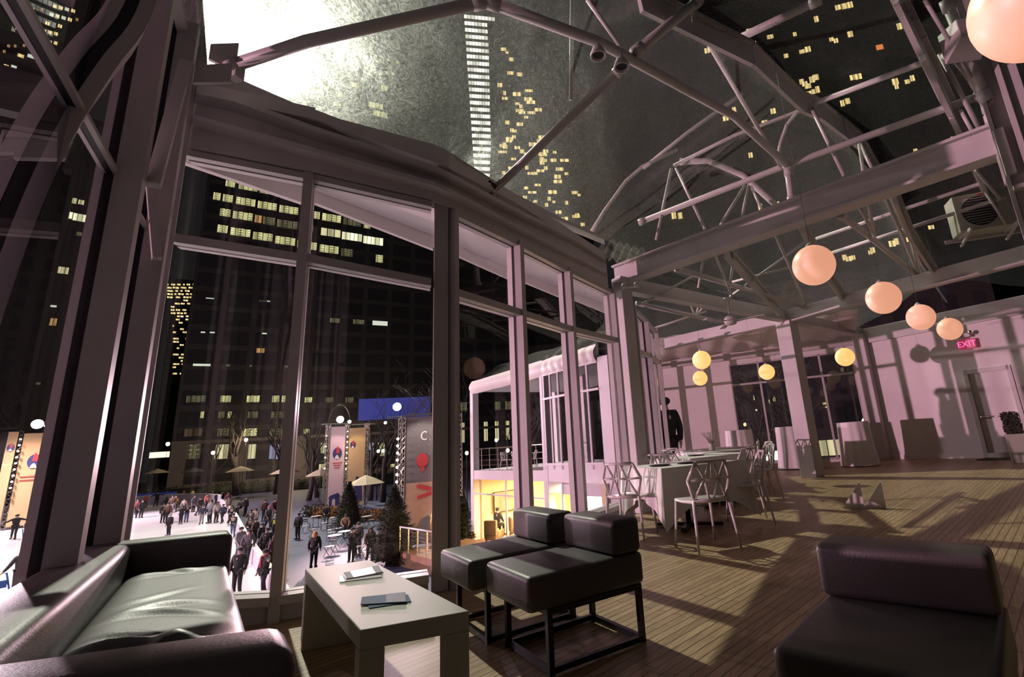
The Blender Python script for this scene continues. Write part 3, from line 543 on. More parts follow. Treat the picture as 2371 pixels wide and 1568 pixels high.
PEOPLE = [(16.26, 80.14, 1.77, 'stand', 'white', 'denim', 'dark', 'navy', 'person in a white top and open dark jacket, leftmost skater by the corner post'), (22.25, 105.24, 1.62, 'walk', 'navy', 'dark', 'dark', '', 'person in a navy jacket skating close to the far rink wall'), (19.94, 89.73, 1.81, 'skate', 'red', 'dark', 'dark', '', 'person in a bright red jacket leaning into a turn by the rink wall'), (15.66, 73.27, 1.91, 'walk', 'darkred', 'black', 'dark', '', 'person in a dark red coat skating beside a friend in black'), (15.84, 72.3, 1.82, 'stand', 'black', 'black', 'dark', '', 'person in a black coat skating beside a friend in dark red'), (21.61, 91.96, 1.92, 'armsout', 'black', 'black', 'dark', '', 'person in black with arms spread, skating along the far rink wall'), (15.11, 61.66, 1.67, 'stand', 'black', 'black', 'dark', '', 'person in a black jacket standing on the ice at the left of a pair'), (15.25, 61.0, 1.74, 'walk', 'brown', 'black', 'dark', '', 'person in a brown coat standing on the ice at the right of a pair'), (12.57, 49.45, 1.5, 'stand', 'black', 'black', 'grey', '', 'person in a black coat and pale scarf, nearest behind the far sofa arm'), (18.59, 73.14, 1.92, 'stand', 'brown', 'grey', 'dark', '', 'tall person in a brown jacket and grey trousers on the ice'), (19.41, 75.32, 1.82, 'walk', 'ochre', 'dark', 'dark', '', 'person in an ochre jacket half behind a taller skater in brown'), (15.41, 57.63, 1.5, 'armsout', 'black', 'black', 'brown', '', 'person in a black top with arms out, skating next to one holding up a camera'), (16.05, 58.56, 1.56, 'photo', 'black', 'denim', 'dark', '', 'person in blue jeans holding a camera up to the face on the ice'), (19.24, 71.49, 1.5, 'walk', 'beige', 'black', 'dark', '', 'person in a beige jacket skating behind the one with a camera'), (20.05, 71.21, 1.76, 'stand', 'grey2', 'black', 'dark', '', 'person in a dark grey coat skating in the middle of the ice'), (18.64, 64.43, 1.76, 'walk', 'black', 'black', 'dark', '', 'person in a black coat striding towards the window on the ice'), (16.06, 54.64, 1.5, 'stand', 'navy', 'grey', 'dark', '', 'person in a puffy navy coat, nearest skater right of the pair in black and brown'), (21.49, 72.17, 1.75, 'stand', 'stripe', 'black', 'dark', '', 'person in a red and white striped top on the ice'), (16.61, 54.59, 1.91, 'stand', 'grey', 'black', 'brown', '', 'person in a long light grey coat skating toward the window'), (16.97, 54.16, 1.68, 'stand', 'cream', 'black', 'brown', '', 'person in a cream coat skating beside one in light grey'), (24.23, 78.03, 1.5, 'stand', 'black', 'black', 'dark', '', 'person in a black jacket at the bend of the rink wall'), (16.98, 52.82, 1.5, 'walk', 'navy', 'black', 'dark', '', 'person in a navy coat with a pale collar on the ice by the rink edge'), (20.16, 61.5, 1.63, 'walk', 'beige', 'black', 'dark', '', 'person in a tan coat on the ice next to the rink edge'), (16.6, 49.81, 1.5, 'lean', 'black', 'black', 'brown', '', 'person in black with long hair leaning on the rink edge'), (26.2, 94.3, 1.71, 'stand', 'hivis', 'dark', 'dark', '', 'person in a yellow high visibility vest behind the far rink wall'), (25.35, 119.22, 1.92, 'stand', 'dark', 'dark', 'dark', '', 'dark clothed person standing behind the left end of the far rink wall'), (25.69, 115.02, 1.92, 'stand', 'brown', 'dark', 'dark', '', 'person in brown watching from behind the far rink wall'), (24.98, 101.38, 1.7, 'stand', 'grey', 'dark', 'dark', '', 'person in a pale grey top behind the far rink wall'), (25.94, 97.27, 1.67, 'stand', 'darkred', 'dark', 'dark', '', 'person in dark red behind the rink wall left of the yellow vest'), (25.75, 87.21, 1.5, 'stand', 'dark', 'dark', 'dark', '', 'dark clothed person behind the rink wall right of the yellow vest'), (25.95, 85.13, 1.58, 'stand', 'brown', 'dark', 'dark', '', 'person in brown behind the rink wall near its bend'), (25.08, 78.89, 1.55, 'stand', 'black', 'dark', 'dark', '', 'person in black standing behind the bend of the rink wall'), (24.55, 75.19, 1.55, 'stand', 'darkred', 'dark', 'dark', '', 'person in dark red just past the bend of the rink wall'), (20.22, 57.25, 1.7, 'stand', 'black', 'black', 'dark', '', 'person in black standing alone on the blue plaza near the rink'), (20.98, 60.69, 1.5, 'sit', 'dark', 'dark', 'dark', '', 'dark clothed person seated on the plaza near the rink'), (18.8, 49.18, 1.71, 'stand', 'brown', 'dark', 'dark', '', 'person in a brown coat on the plaza facing the rink'), (16.61, 42.68, 1.6, 'walk', 'grey2', 'dark', 'pink', '', 'person with a pink hat walking across the plaza'), (18.38, 46.19, 1.88, 'walk', 'maroon', 'khaki', 'dark', 'pack', 'person in a maroon jacket and khaki trousers wearing a backpack'), (16.14, 43.73, 1.5, 'stand', 'beige', 'beige', 'brown', '', 'person in a long beige coat at the back of the crowd by the rink'), (15.53, 42.79, 1.5, 'lean', 'dark', 'dark', 'dark', '', 'dark clothed person leaning on the rink edge beside a beige coat'), (14.49, 36.12, 1.5, 'stand', 'yellowback', 'black', 'grey', '', 'person in a black jacket with a yellow panel on the back'), (10.71, 30.57, 1.59, 'walk', 'grey', 'denim', 'dark', '', 'person in a grey jacket and cap skating along the rink edge'), (10.57, 29.19, 1.56, 'walk', 'plaid', 'black', 'dark', '', 'person in a dark plaid jacket with blue skates at the rink edge'), (12.26, 32.18, 1.5, 'stand', 'dark', 'dark', 'dark', '', 'person in dark clothes third from the front of the rink-side queue'), (11.44, 29.4, 1.5, 'stand', 'black', 'dark', 'dark', '', 'person in black in the middle of the rink-side crowd'), (10.45, 25.95, 1.5, 'stand', 'maroon', 'darkred', 'brown', '', 'person with long brown hair and a dark red outfit in the crowd'), (10.07, 24.24, 1.5, 'stand', 'grey2', 'grey', 'brown', '', 'person in a dark grey coat at the right of the crowd, beside the window post'), (8.07, 22.95, 1.62, 'stand', 'black', 'black', 'dark', '', 'tall person in a black coat nearest the sofa arm, on the ice'), (8.57, 21.98, 1.55, 'point', 'black', 'black', 'dark', 'scarf', 'person in black with a red scarf pointing, nearest the white rink rail'), (13.22, 35.65, 1.5, 'stand', 'brown', 'dark', 'dark', '', 'person in a brown jacket at the back of the rink-side crowd'), (13.58, 37.49, 1.5, 'lean', 'dark', 'dark', 'dark', '', 'dark clothed person bent over the rink rail in the crowd'), (13.99, 41.36, 1.53, 'lean', 'black', 'denim', 'dark', '', 'person in black and jeans leaning on the far part of the rink rail'), (11.67, 24.85, 1.5, 'stand', 'charcoal', 'dark', 'blond', '', 'person with long blond hair in a charcoal coat seen from behind'), (12.83, 23.79, 1.5, 'photo', 'black', 'black', 'dark', '', 'person in a black coat looking at a phone beyond the coffee table'), (13.95, 25.31, 1.5, 'stand', 'black', 'black', 'dark', '', 'person in black facing the one with a phone'), (13.12, 22.76, 1.5, 'walk', 'brown2', 'dark', 'brown', '', 'person in a dark brown coat in front of the large fir tree'), (16.76, 31.95, 1.5, 'sit', 'tan', 'dark', 'dark', '', 'person in a tan coat seated at a bistro table'), (19.78, 40.62, 1.5, 'sit', 'dark', 'dark', 'dark', '', 'person in dark clothes seated by the orange flowers'), (15.28, 34.8, 1.5, 'stand', 'black', 'black', 'dark', '', 'person in black half hidden behind the slim window post'), (6.42, 66.33, 1.92, 'armsout', 'black', 'black', 'hat', '', 'person in black with arms out and a dark hat, skating in the left window'), (8.67, 84.67, 1.92, 'skate', 'paleblue', 'paleblue', 'dark', '', 'person in pale blue skating behind the one with arms out'), (7.1, 63.87, 1.8, 'skate', 'black', 'black', 'hat', '', 'person in black pushing a blue skating aid'), (3.66, 33.61, 1.83, 'hold', 'charcoal', 'black', 'auburn', '', 'person in a dark knee-length coat with long reddish hair, nearest in the left window'), (8.81, 61.93, 1.81, 'walk', 'black', 'purple', 'dark', '', 'person in black with purple trousers seen between two left window posts'), (24.44, 252.86, 1.92, 'walk', 'grey2', 'dark', 'dark', '', 'left one of two small skaters below the far left banner'), (22.76, 223.23, 1.92, 'walk', 'dark', 'dark', 'dark', '', 'right one of two small skaters below the far left banner')]
BISTRO_TABLES = [(18.48, 36.66), (14.26, 28.22), (15.19, 28.99), (19.35, 34.12), (18.46, 39.34)]
BISTRO_CHAIRS = [(16.72, 36.98), (16.07, 34.57), (17.86, 36.84), (16.3, 32.8), (13.31, 26.76), (15.73, 31.53), (16.79, 32.75), (14.49, 26.33), (13.9, 24.96), (19.65, 34.07)]
TUBES = {
 'ridge': [(0.05, [(6.92, 1.36, 4.66), (5.38, 1.57, 4.79), (3.68, 2.02, 4.78), (3.34, 2.1, 4.76), (2.39, 2.62, 4.85)]), (0.05, [(2.39, 2.62, 4.85), (1.44, 3.73, 4.45), (1.08, 4.32, 4.3)]), (0.045, [(3.67, 2.05, 4.69), (3.48, 3.86, 3.86)]), (0.05, [(3.72, 1.95, 4.81), (4.46, 1.47, 5.72)]), (0.022, [(3.34, 2.2, 5.33), (3.62, 2.03, 4.85)]), (0.022, [(3.5, 2.5, 5.67), (3.61, 2.69, 4.59)]), (0.028, [(5.29, 1.84, 6.3), (6.9, 1.46, 4.68)])],
 'cross': [(0.045, [(6.54, 3.68, 4.47), (6.9, 1.47, 4.71), (6.35, -0.83, 4.41)]), (0.05, [(6.91, 1.39, 4.67), (6.95, 1.43, 4.12)]), (0.025, [(6.92, 1.08, 5.51), (6.88, 1.29, 5.31), (6.86, 1.41, 5.07), (6.89, 1.51, 4.83)]), (0.03, [(6.44, 3.44, 5.31), (6.66, 2.73, 5.73), (6.77, 1.79, 6.05)]), (0.03, [(6.83, 3.09, 5.38), (6.99, 2.09, 5.56), (6.91, 1.1, 5.46)]), (0.035, [(6.94, 0.9, 5.5), (6.19, -0.41, 4.96)]), (0.05, [(5.69, 1.56, 6.07), (5.58, 0.43, 5.9)]), (0.025, [(6.82, 3.13, 5.34), (6.48, 3.37, 4.06)]), (0.025, [(6.85, 3.06, 5.33), (6.69, 2.65, 4.08)]), (0.022, [(7.29, 2.14, 4.83), (6.73, 2.41, 4.08)]), (0.022, [(7.31, 2.09, 4.82), (6.8, 2.11, 4.1)]), (0.022, [(7.32, 2.05, 4.79), (6.86, 1.82, 4.14)]), (0.025, [(6.94, 0.94, 5.45), (6.91, 0.72, 4.28)]), (0.022, [(7.58, 0.52, 4.98), (6.98, 0.5, 4.26)]), (0.022, [(7.58, 0.5, 4.97), (6.89, 0.39, 4.23)]), (0.05, [(7.06, 3.07, 5.55), (7.33, 2.68, 5.52), (7.58, 2.23, 5.18), (7.78, 1.88, 4.62), (7.93, 1.67, 4.18)]), (0.03, [(6.14, 4.4, 4.36), (6.25, 4.14, 4.73), (6.38, 3.75, 5.18), (6.44, 3.44, 5.35), (6.6, 2.88, 5.49)])],
 'right': [(0.02, [(5.18, -0.44, 4.97), (5.96, -0.69, 4.44)]), (0.05, [(5.66, -0.64, 5.22), (6.15, -0.77, 4.22)]), (0.035, [(5.98, -0.52, 4.83), (5.97, -0.62, 4.7), (6.11, -0.7, 4.5), (6.2, -0.76, 4.25)]), (0.05, [(6.2, -0.78, 4.25), (6.35, -0.79, 4.04)]), (0.025, [(5.98, -0.5, 4.86), (6.46, -0.69, 4.07)]), (0.02, [(6.37, -0.57, 4.34), (6.47, -0.63, 4.06)])],
 'far': [(0.03, [(9.36, 1.63, 4.38), (8.56, -0.83, 4.25)]), (0.03, [(9.78, 1.56, 4.17), (8.84, -1.01, 4.05)]), (0.05, [(7.34, 0.92, 3.93), (8.97, 0.78, 4.06), (11.3, 0.3, 3.75)]), (0.025, [(7.17, 0.65, 3.89), (8.97, 0.69, 4.01)]), (0.025, [(7.18, 0.54, 3.89), (8.97, 0.7, 4.01)]), (0.025, [(7.09, 0.33, 3.87), (11.2, 0.29, 3.77)]), (0.025, [(8.0, 0.2, 4.01), (11.2, 0.27, 3.76)]), (0.025, [(7.09, 1.75, 3.79), (11.54, 2.48, 3.71)]), (0.025, [(8.05, 2.73, 4.06), (9.41, 3.39, 3.83)]), (0.022, [(7.87, 3.21, 4.07), (8.73, 3.75, 3.84)]), (0.022, [(7.94, 3.02, 4.08), (9.42, 3.36, 3.7)]), (0.022, [(9.43, 3.33, 3.99), (9.19, 1.97, 3.92)]), (0.022, [(9.69, 3.5, 3.78), (8.34, 1.62, 4.02)]), (0.05, [(7.76, 3.71, 3.98), (9.49, 3.15, 3.83), (11.63, 2.51, 3.66)]), (0.022, [(7.44, 4.31, 3.39), (8.25, 3.59, 3.93)]), (0.04, [(7.4, 4.38, 3.42), (10.28, 3.91, 3.38)]), (0.022, [(9.21, 5.05, 3.34), (9.96, 4.17, 3.65)]), (0.018, [(9.09, 4.16, 3.78), (9.68, 4.32, 3.53)]), (0.018, [(9.2, 3.91, 3.77), (9.69, 4.31, 3.53)]), (0.018, [(9.28, 3.72, 3.72), (9.69, 4.3, 3.55)]), (0.022, [(8.66, -0.78, 4.18), (9.15, -0.95, 3.74)]), (0.025, [(6.97, -0.61, 3.84), (8.75, -0.93, 4.01)])],
}
PLATES = [(0.3, [(3.82, 1.88, 5.5), (4.61, 1.66, 5.61), (5.43, 1.26, 5.51), (6.87, 1.05, 5.54), (7.25, 0.88, 5.53), (8.48, 0.57, 5.47), (11.19, 0.44, 5.52), (14.5, 0.28, 4.92), (17.5, -0.05, 4.39)]), (0.3, [(5.19, -0.24, 5.12), (5.59, -0.34, 4.72), (6.38, -0.48, 4.42), (6.98, -0.58, 4.34), (9.46, -0.88, 4.27)]), (0.22, [(7.6, 0.26, 4.06), (9.2, 0.22, 3.92), (11.3, 0.04, 3.75)]), (0.22, [(7.26, 1.43, 3.89), (9.16, 1.62, 3.77), (12.37, 1.78, 3.7)]), (0.22, [(7.81, 2.8, 4.04), (11.2, 3.01, 3.6)])]
LEAF = [[(1.665, 3.18), (1.857, 3.11), (1.771, 2.92), (1.602, 3.015)], [(1.629, 3.144), (1.813, 3.026), (1.727, 2.859), (1.561, 3.005)], [(1.44, 2.555), (1.581, 2.407), (1.49, 2.257), (1.371, 2.442)], [(1.415, 2.464), (1.577, 2.38), (1.516, 2.259), (1.368, 2.362)]]

# ------------------------------------------------------------------ setting: floor, ground
def structure(o, label, cat):
    return tag(o, label, cat, None, 'structure')

WV = [  # azimuth, distance, head, transom, sill, eave, overhang
    (78.1, 5.10, 3.73, 2.96, 0.24, 4.62, 0.0), (67.5, 4.80, 3.60, 2.83, 0.15, 4.22, 0.30),
    (54.4, 4.76, 3.45, 2.66, 0.13, 3.93, .85), (52.6, 4.80, 3.41, 2.59, 0.22, 3.90, .9),
    (44.9, 5.60, 3.41, 2.58, 0.20, 3.98, 1.1), (39.0, 6.55, 3.39, 2.57, 0.20, 4.15, 1.1),
    (33.8, 7.75, 3.38, 2.61, 0.20, 4.32, 1.1)]
NV = [(31.5, 8.3, 3.25, 2.50, .2), (30.1, 9.5, 3.27, 2.60, .2), (29.05, 10.9, 3.31, 2.65, .2)]
WP = [ptaz(w[0], w[1]) for w in WV]
NP = [ptaz(w[0], w[1]) for w in NV]
def inward(p, d):
    r = math.hypot(p[0], p[1])
    return (p[0] * (1 - d / r), p[1] * (1 - d / r))
LWP = [(0.73, 4.31), (0.44, 3.57), (-0.19, 1.96), (-0.55, 1.05), (-0.9, .15), (-1.2, -.6)]
FARC = (16.6, 2.2)
FARL = (15.1, 8.2)
RIGHTE = (15.0, -3.4)
fl = [(-2.2, -3.4), (RIGHTE[0], RIGHTE[1]), FARC, FARL, (10.2, 6.1)] + [p[:2] for p in NP[::-1]] + [p[:2] for p in WP[::-1]] + LWP + [(-1.5, -1.5)]
fb = MB()
fb.prism(fl, -0.25, 0.0)
structure(fb.build('floor', FLOOR), 'oak strip floor of the pavilion', 'floor')
gb = MB()
gb.prism([(-120, -60), (260, -60), (260, 330), (-120, 330)], -3.9, -3.5)
structure(gb.build('ground', PAVE), 'stone plaza paving coloured by blue light below the pavilion', 'ground')
ib = MB()
RINK = [(-90, 4), (6.6, 10.0), (7.2, 16.2), (8.3, 20.1), (10.7, 28.6), (13.8, 39.3), (17.0, 50.0), (20.5, 62.2), (24.2, 76.4), (25.4, 86.7), (24.5, 96.1), (21.1, 103.1), (12.0, 107), (-30, 109), (-90, 100)]
ib.prism(RINK, -3.52, -3.47)
structure(ib.build('ice_floor', ICE), 'white ice surface of the skating rink outside', 'ice rink')

# ------------------------------------------------------------------ setting: window walls
def post_mesh(b, p, z0, z1, dirv, w=.075, din=.09, dout=.07):
    # p plan point on the glass line, dirv unit vector pointing inside
    ang = math.atan2(dirv[1], dirv[0])
    b.box((p[0] + dirv[0] * (din / 2 + .02), p[1] + dirv[1] * (din / 2 + .02), (z0 + z1) / 2), (din, w, z1 - z0), ang)
    b.box((p[0] - dirv[0] * (dout / 2 + .02), p[1] - dirv[1] * (dout / 2 + .02), (z0 + z1) / 2), (dout, w, z1 - z0), ang)
def gasket_mesh(b, p, z0, z1, dirv, w=.05):
    ang = math.atan2(dirv[1], dirv[0])
    b.box((p[0], p[1], (z0 + z1) / 2), (.045, w, z1 - z0), ang)
def normal_in(a, b):
    n = Vector((b[1] - a[1], -(b[0] - a[0]), 0)).normalized()
    mid = Vector(((a[0] + b[0]) / 2, (a[1] + b[1]) / 2, 0))
    if (Vector((4, 0, 0)) - mid).dot(n) < 0:
        n = -n
    return n
NWIN = 0
def bay(a, b, va, vb, wide=.07, label='', post=True, postw=.075, rh=1.0):
    global NWIN
    NWIN += 1
    e = empty('window_%d' % NWIN, (0, 0, 0))
    structure(e, label, 'window')
    n = normal_in(a, b)
    d = (Vector(b[:2] + (0,)) - Vector(a[:2] + (0,))).normalized()
    pane = MB()
    (ha, ta, sa), (hb, tb, sb) = va, vb
    A0, B0 = Vector((a[0], a[1], 0)) + d * .02, Vector((b[0], b[1], 0)) - d * .02
    def P(q, z):
        return (q.x, q.y, z)
    pane.quad(P(A0, sa), P(B0, sb), P(B0, tb), P(A0, ta))
    pane.quad(P(A0, ta), P(B0, tb), P(B0, hb), P(A0, ha))
    pane.build('glass_pane', GLASS, e)
    def rail(za, zb, h, din, dout, nm):
        m = MB()
        for (o0, o1) in ((.015, .015 + din), (-.015 - dout, -.015)):
            pl = [(A0 + n * o0), (B0 + n * o0), (B0 + n * o1), (A0 + n * o1)]
            m.prism([(q.x, q.y) for q in pl], [za - h / 2, zb - h / 2, zb - h / 2, za - h / 2], [za + h / 2, zb + h / 2, zb + h / 2, za + h / 2])
        r = m.build(nm, FRAME, e)
        g = MB()
        pl = [(A0 + n * .016), (B0 + n * .016), (B0 - n * .016), (A0 - n * .016)]
        g.prism([(q.x, q.y) for q in pl], [za - h * .36, zb - h * .36, zb - h * .36, za - h * .36], [za + h * .36, zb + h * .36, zb + h * .36, za + h * .36])
        g.build('gasket', GASKET, r)
    rail(ta, tb, .075 * rh, .08 * rh, .06 * rh, 'transom')
    rail(ha + .02, hb + .02, .06, .07, .06, 'head_rail')
    rail(sa, sb, .06, .12, .08, 'sill')
    k = MB()
    pl = [(A0 + n * .06), (B0 + n * .06), (B0 - n * .06), (A0 - n * .06)]
    k.prism([(q.x, q.y) for q in pl], 0.0, [sa - .03, sb - .03, sb - .03, sa - .03])
    k.build('kick_panel', FRAME, e)
    if post:
        m = MB()
        post_mesh(m, a, 0, ha + .05, n, postw)
        pm = m.build('mullion', FRAME, e)
        g = MB()
        gasket_mesh(g, a, .0, ha + .03, n, postw * .7)
        g.build('gasket', GASKET, pm)
    return e
def v3(w):
    return (w[2], w[3], w[4])
names = ['front window bay between the corner post and the first slim post', 'front window bay over the coffee table, left of the wide post', None,
         'front window bay right of the wide post', 'front window bay behind the pair of lounge chairs', 'narrow front window bay before the big column']
for i in range(6):
    if i == 2:
        continue
    bay(WP[i], WP[i + 1], v3(WV[i]), v3(WV[i + 1]), label=names[i], post=i > 0, postw=.05 if i == 3 else .075)
bay(NP[0], NP[1], v3(NV[0]), v3(NV[1]), label='first narrow window bay past the big column')
bay(NP[1], NP[2], v3(NV[1]), v3(NV[2]), label='second narrow window bay past the big column')
m = MB()
n_ = normal_in(NP[1], NP[2])
post_mesh(m, NP[2], 0, 3.4, n_)
structure(m.build('trim_1', FRAME), 'end post of the narrow window bays beside the standing man', 'post')
m = MB()
post_mesh(m, WP[6], 0, 3.45, normal_in(WP[5], WP[6]))
structure(m.build('trim_2', FRAME), 'end mullion against the big white column', 'post')
# wide post between the two big bays
n2 = Vector((-WP[2][0], -WP[2][1], 0)).normalized()
pm = ((WP[2][0] + WP[3][0]) / 2, (WP[2][1] + WP[3][1]) / 2)
m = MB()
m.box((pm[0] + n2.x * .0, pm[1] + n2.y * .0, 1.95), (.11, .135, 3.9), math.atan2(n2.y, n2.x))
structure(m.build('column', FRAME, None, False, .006), 'wide grey steel post between the two big front window bays', 'column')
# left window wall
LN = normal_in(LWP[0], LWP[4])
lw = [((1.0, 4.9))] + LWP
llab = ['left wall window bay beside the corner post', 'left wall window bay behind the far end of the sofa', 'left wall window bay behind the middle of the sofa',
        'left wall window bay at the left edge', 'left wall window bay beside the near sofa arm', 'left wall window bay behind the camera']
for i in range(1, 6):
    bay(lw[i + 1] + (0,), lw[i] + (0,), (4.4, 2.75, .3), (4.4, 2.75, .3), label=llab[i], post=False, rh=.3)
for i, p in enumerate(LWP[:5]):
    e = empty('trim_%d' % (3 + i))
    structure(e, ['dark grey window post nearest the corner on the left wall', 'deep grey window post rising behind the middle of the sofa', 'deep grey window post at the left edge of the glass wall',
                  'deep grey window post beyond the left edge', 'deep grey window post beside the near sofa arm'][i], 'post')
    ang = math.atan2(LN.y, LN.x)
    m = MB()
    m.box((p[0] + LN.x * .082, p[1] + LN.y * .082, 2.25), (.12, .085, 4.5), ang)
    m.box((p[0] - LN.x * .04, p[1] - LN.y * .04, 2.25), (.036, .07, 4.5), ang)
    m.build('post', FRAME, e)
    m = MB()
    m.box((p[0] + LN.x * .0, p[1] + LN.y * .0, 2.25), (.05, .05, 4.5), ang)
    m.build('gasket', GASKET, e)
# leaning post bent inward at the top left, and the dark rail behind it
e = empty('trim_13')
structure(e, 'leaning grey post that bows over the upper left corner', 'post')
LP = [Vector(v) for v in (ptaz(91, 2.86, 0), ptaz(89.6, 2.9, 1.2), ptaz(88.5, 3.0, 2.10), ptaz(87.35, 3.0, 2.60), ptaz(85.7, 3.05, 3.03), ptaz(83.9, 3.2, 3.52), ptaz(83.0, 3.3, 4.4))]
LPOST = []
for k in range(len(LP) - 1):
    p0, p1, p2, p3 = LP[max(k - 1, 0)], LP[k], LP[k + 1], LP[min(k + 2, len(LP) - 1)]
    for s_ in range(5):
        t = s_ / 5
        LPOST.append(.5 * ((2 * p1) + (p2 - p0) * t + (2 * p0 - 5 * p1 + 4 * p2 - p3) * t * t + (3 * p1 - p0 - 3 * p2 + p3) * t ** 3))
LPOST.append(LP[-1])
m, g = MB(), MB()
def strip(b, o, w, d):
    rings = []
    for k, c in enumerate(LPOST):
        t = (LPOST[min(k + 1, len(LPOST) - 1)] - LPOST[max(k - 1, 0)]).normalized()
        u = Vector((1, 0, 0)) - t * t.x
        u.normalize()
        n3 = t.cross(u)
        rings.append([c + u * (o + sx * w / 2) + n3 * (sy * d / 2) for sx, sy in ((-1, -1), (1, -1), (1, 1), (-1, 1))])
    for r0, r1 in zip(rings[:-1], rings[1:]):
        for k in range(4):
            b.quad(r0[k], r0[(k + 1) % 4], r1[(k + 1) % 4], r1[k])
strip(m, -.055, .06, .10)
strip(m, .055, .06, .10)
strip(g, 0, .05, .06)
m.build('post', FRAME, e)
g.build('gasket', GASKET, e)
m = MB()
m.beam(ptaz(92, 3.3, 2.88), ptaz(85.6, 3.38, 2.96), .08, .22)
structure(m.build('trim_14', DARK), 'dark horizontal rail across the left glass wall', 'rail')
# diagonal brace channels on the left wall
for i, (a, b, lab) in enumerate([((.60, 3.98, 3.9), (.47, 3.62, 2.75), 'slanting steel brace on the left glass wall, upper one'), (ptaz(82.6, 4.25, 3.1), ptaz(81.2, 4.25, 2.5), 'short steel brace by the corner post')]):
    m = MB()
    a = (a[0] + LN.x * .16, a[1] + LN.y * .16, a[2])
    b = (b[0] + LN.x * .16, b[1] + LN.y * .16, b[2])
    m.beam(a, b, .07, .05)
    structure(m.build('trim_%d' % (8 + i), FRAME), lab, 'brace')
# corner post
cp = ptaz(79.35, 5.0)
m = MB()
ca = math.radians(75)
m.box((cp[0], cp[1], 3.0), (.14, .14, 6.0), ca)
m.box((cp[0] + .07, cp[1] - .05, 3.0), (.05, .06, 6.0), ca)
m.box((cp[0] - .05, cp[1] - .10, 3.0), (.05, .05, 6.0), ca)
m.box((cp[0] + .12, cp[1] + .02, 5.2), (.16, .10, 1.7), ca)
structure(m.build('column', FRAME, None, False, .005), 'layered grey corner post where the two glass walls meet', 'column')
# fascia over the front glass, stepped, with an eave ledge; soffit overhang outside
m = MB()
for i in range(6):
    a, b = WV[i], WV[i + 1]
    pa, pb = WP[i], WP[i + 1]
    for (t0, t1, f0, f1) in ((-.06, .10, .06, .50), (-.06, .26, .50, .62), (-.06, .16, .62, None)):
        za0, zb0 = a[2] + f0, b[2] + f0
        za1 = a[5] if f1 is None else a[2] + f1
        zb1 = b[5] if f1 is None else b[2] + f1
        if f1 is None:
            za1, zb1 = max(za1, za0 + .02), max(zb1, zb0 + .02)
        if f1 is not None and f1 > .4 and i >= 1:
            za1 = min(za1, a[5] - .02 if f1 == .62 else a[5] - .14)
            zb1 = min(zb1, b[5] - .02 if f1 == .62 else b[5] - .14)
            za0 = min(za0, za1 - .08)
            zb0 = min(zb0, zb1 - .08)
        if f1 is None and i >= 1:
            za0, zb0 = a[5] - .05, b[5] - .05
        q = [inward(pa, t0), inward(pb, t0), inward(pb, t1), inward(pa, t1)]
        m.prism(q, [za0, zb0, zb0, za0], [za1, zb1, zb1, za1])
for i in range(6):
    a, b = WV[i], WV[i + 1]
    for f in (.30, .62):
        za, zb = a[2] + (a[5] - a[2]) * f, b[2] + (b[5] - b[2]) * f
        qq = [inward(WP[i], .08), inward(WP[i + 1], .08), inward(WP[i + 1], .20 + f * .1), inward(WP[i], .20 + f * .1)]
        m.prism([(v[0], v[1]) for v in qq], [za, zb, zb, za], [za + .045, zb + .045, zb + .045, za + .045])
structure(m.build('trim_10', STEEL), 'stepped grey fascia running above the front windows', 'fascia')
m = MB()
for i in range(6):
    a, b = WV[i], WV[i + 1]
    q = [inward(WP[i], -.06), inward(WP[i + 1], -.06), inward(WP[i + 1], -.06 - b[6]), inward(WP[i], -.06 - a[6])]
    m.prism(q, [a[2] + .05, b[2] + .05, b[2] + .12, a[2] + .12], [a[2] + .3, b[2] + .3, b[2] + .3, a[2] + .3])
structure(m.build('roof_soffit', CONC), 'white roof overhang outside the front windows', 'soffit')
m = MB()
for i in range(6):
    a, b = WV[i], WV[i + 1]
    q = [inward(WP[i], -.07 - a[6]), inward(WP[i + 1], -.07 - b[6]), inward(WP[i + 1], -.13 - b[6]), inward(WP[i], -.13 - a[6])]
    m.prism(q, [a[2] + .0, b[2] - .05, b[2] - .05, a[2] + .0], [a[2] + .3, b[2] + .3, b[2] + .3, a[2] + .3])
structure(m.build('roof_edge', DRAPE), 'pale gathered edge of the roof overhang outside', 'roof edge')

# ------------------------------------------------------------------ setting: far and right walls, door
def wallslab(name, pts, z0, z1, th, m, lab, out):
    b = MB()
    for (p, q) in zip(pts[:-1], pts[1:]):
        o = Vector(out) * th
        b.prism([p, q, (q[0] + o.x, q[1] + o.y), (p[0] + o.x, p[1] + o.y)], z0, z1)
    return structure(b.build(name, m), lab, 'wall')
DR0 = lerp(FARC, RIGHTE, .40)
DR1 = lerp(FARC, RIGHTE, .555)
def rw(t0, t1, z0, z1, nm, lab):
    a, b_ = lerp(FARC, RIGHTE, t0), lerp(FARC, RIGHTE, t1)
    return a, b_
m = MB()
ow = Vector((.96, -.27, 0)) * .15
for (t0, t1, z0, z1) in ((0, .40, 0, 3.75), (.40, .555, 2.12, 3.75), (.555, 1, 0, 3.75)):
    a, b_ = lerp(FARC, RIGHTE, t0), lerp(FARC, RIGHTE, t1)
    m.prism([a, b_, (b_[0] + ow.x, b_[1] + ow.y), (a[0] + ow.x, a[1] + ow.y)], z0, z1)
structure(m.build('wall_right', WALLW), 'white wall on the right with door and exit sign', 'wall')
FWD = (Vector(FARL) - Vector(FARC)).normalized()
FWN = Vector((-FWD.y, FWD.x))
if FWN.x > 0:
    FWN = -FWN                       # points into the room
def fw(t, off=0.0):
    p = Vector(FARC) + FWD * t + FWN * off
    return (p.x, p.y)
m = MB()
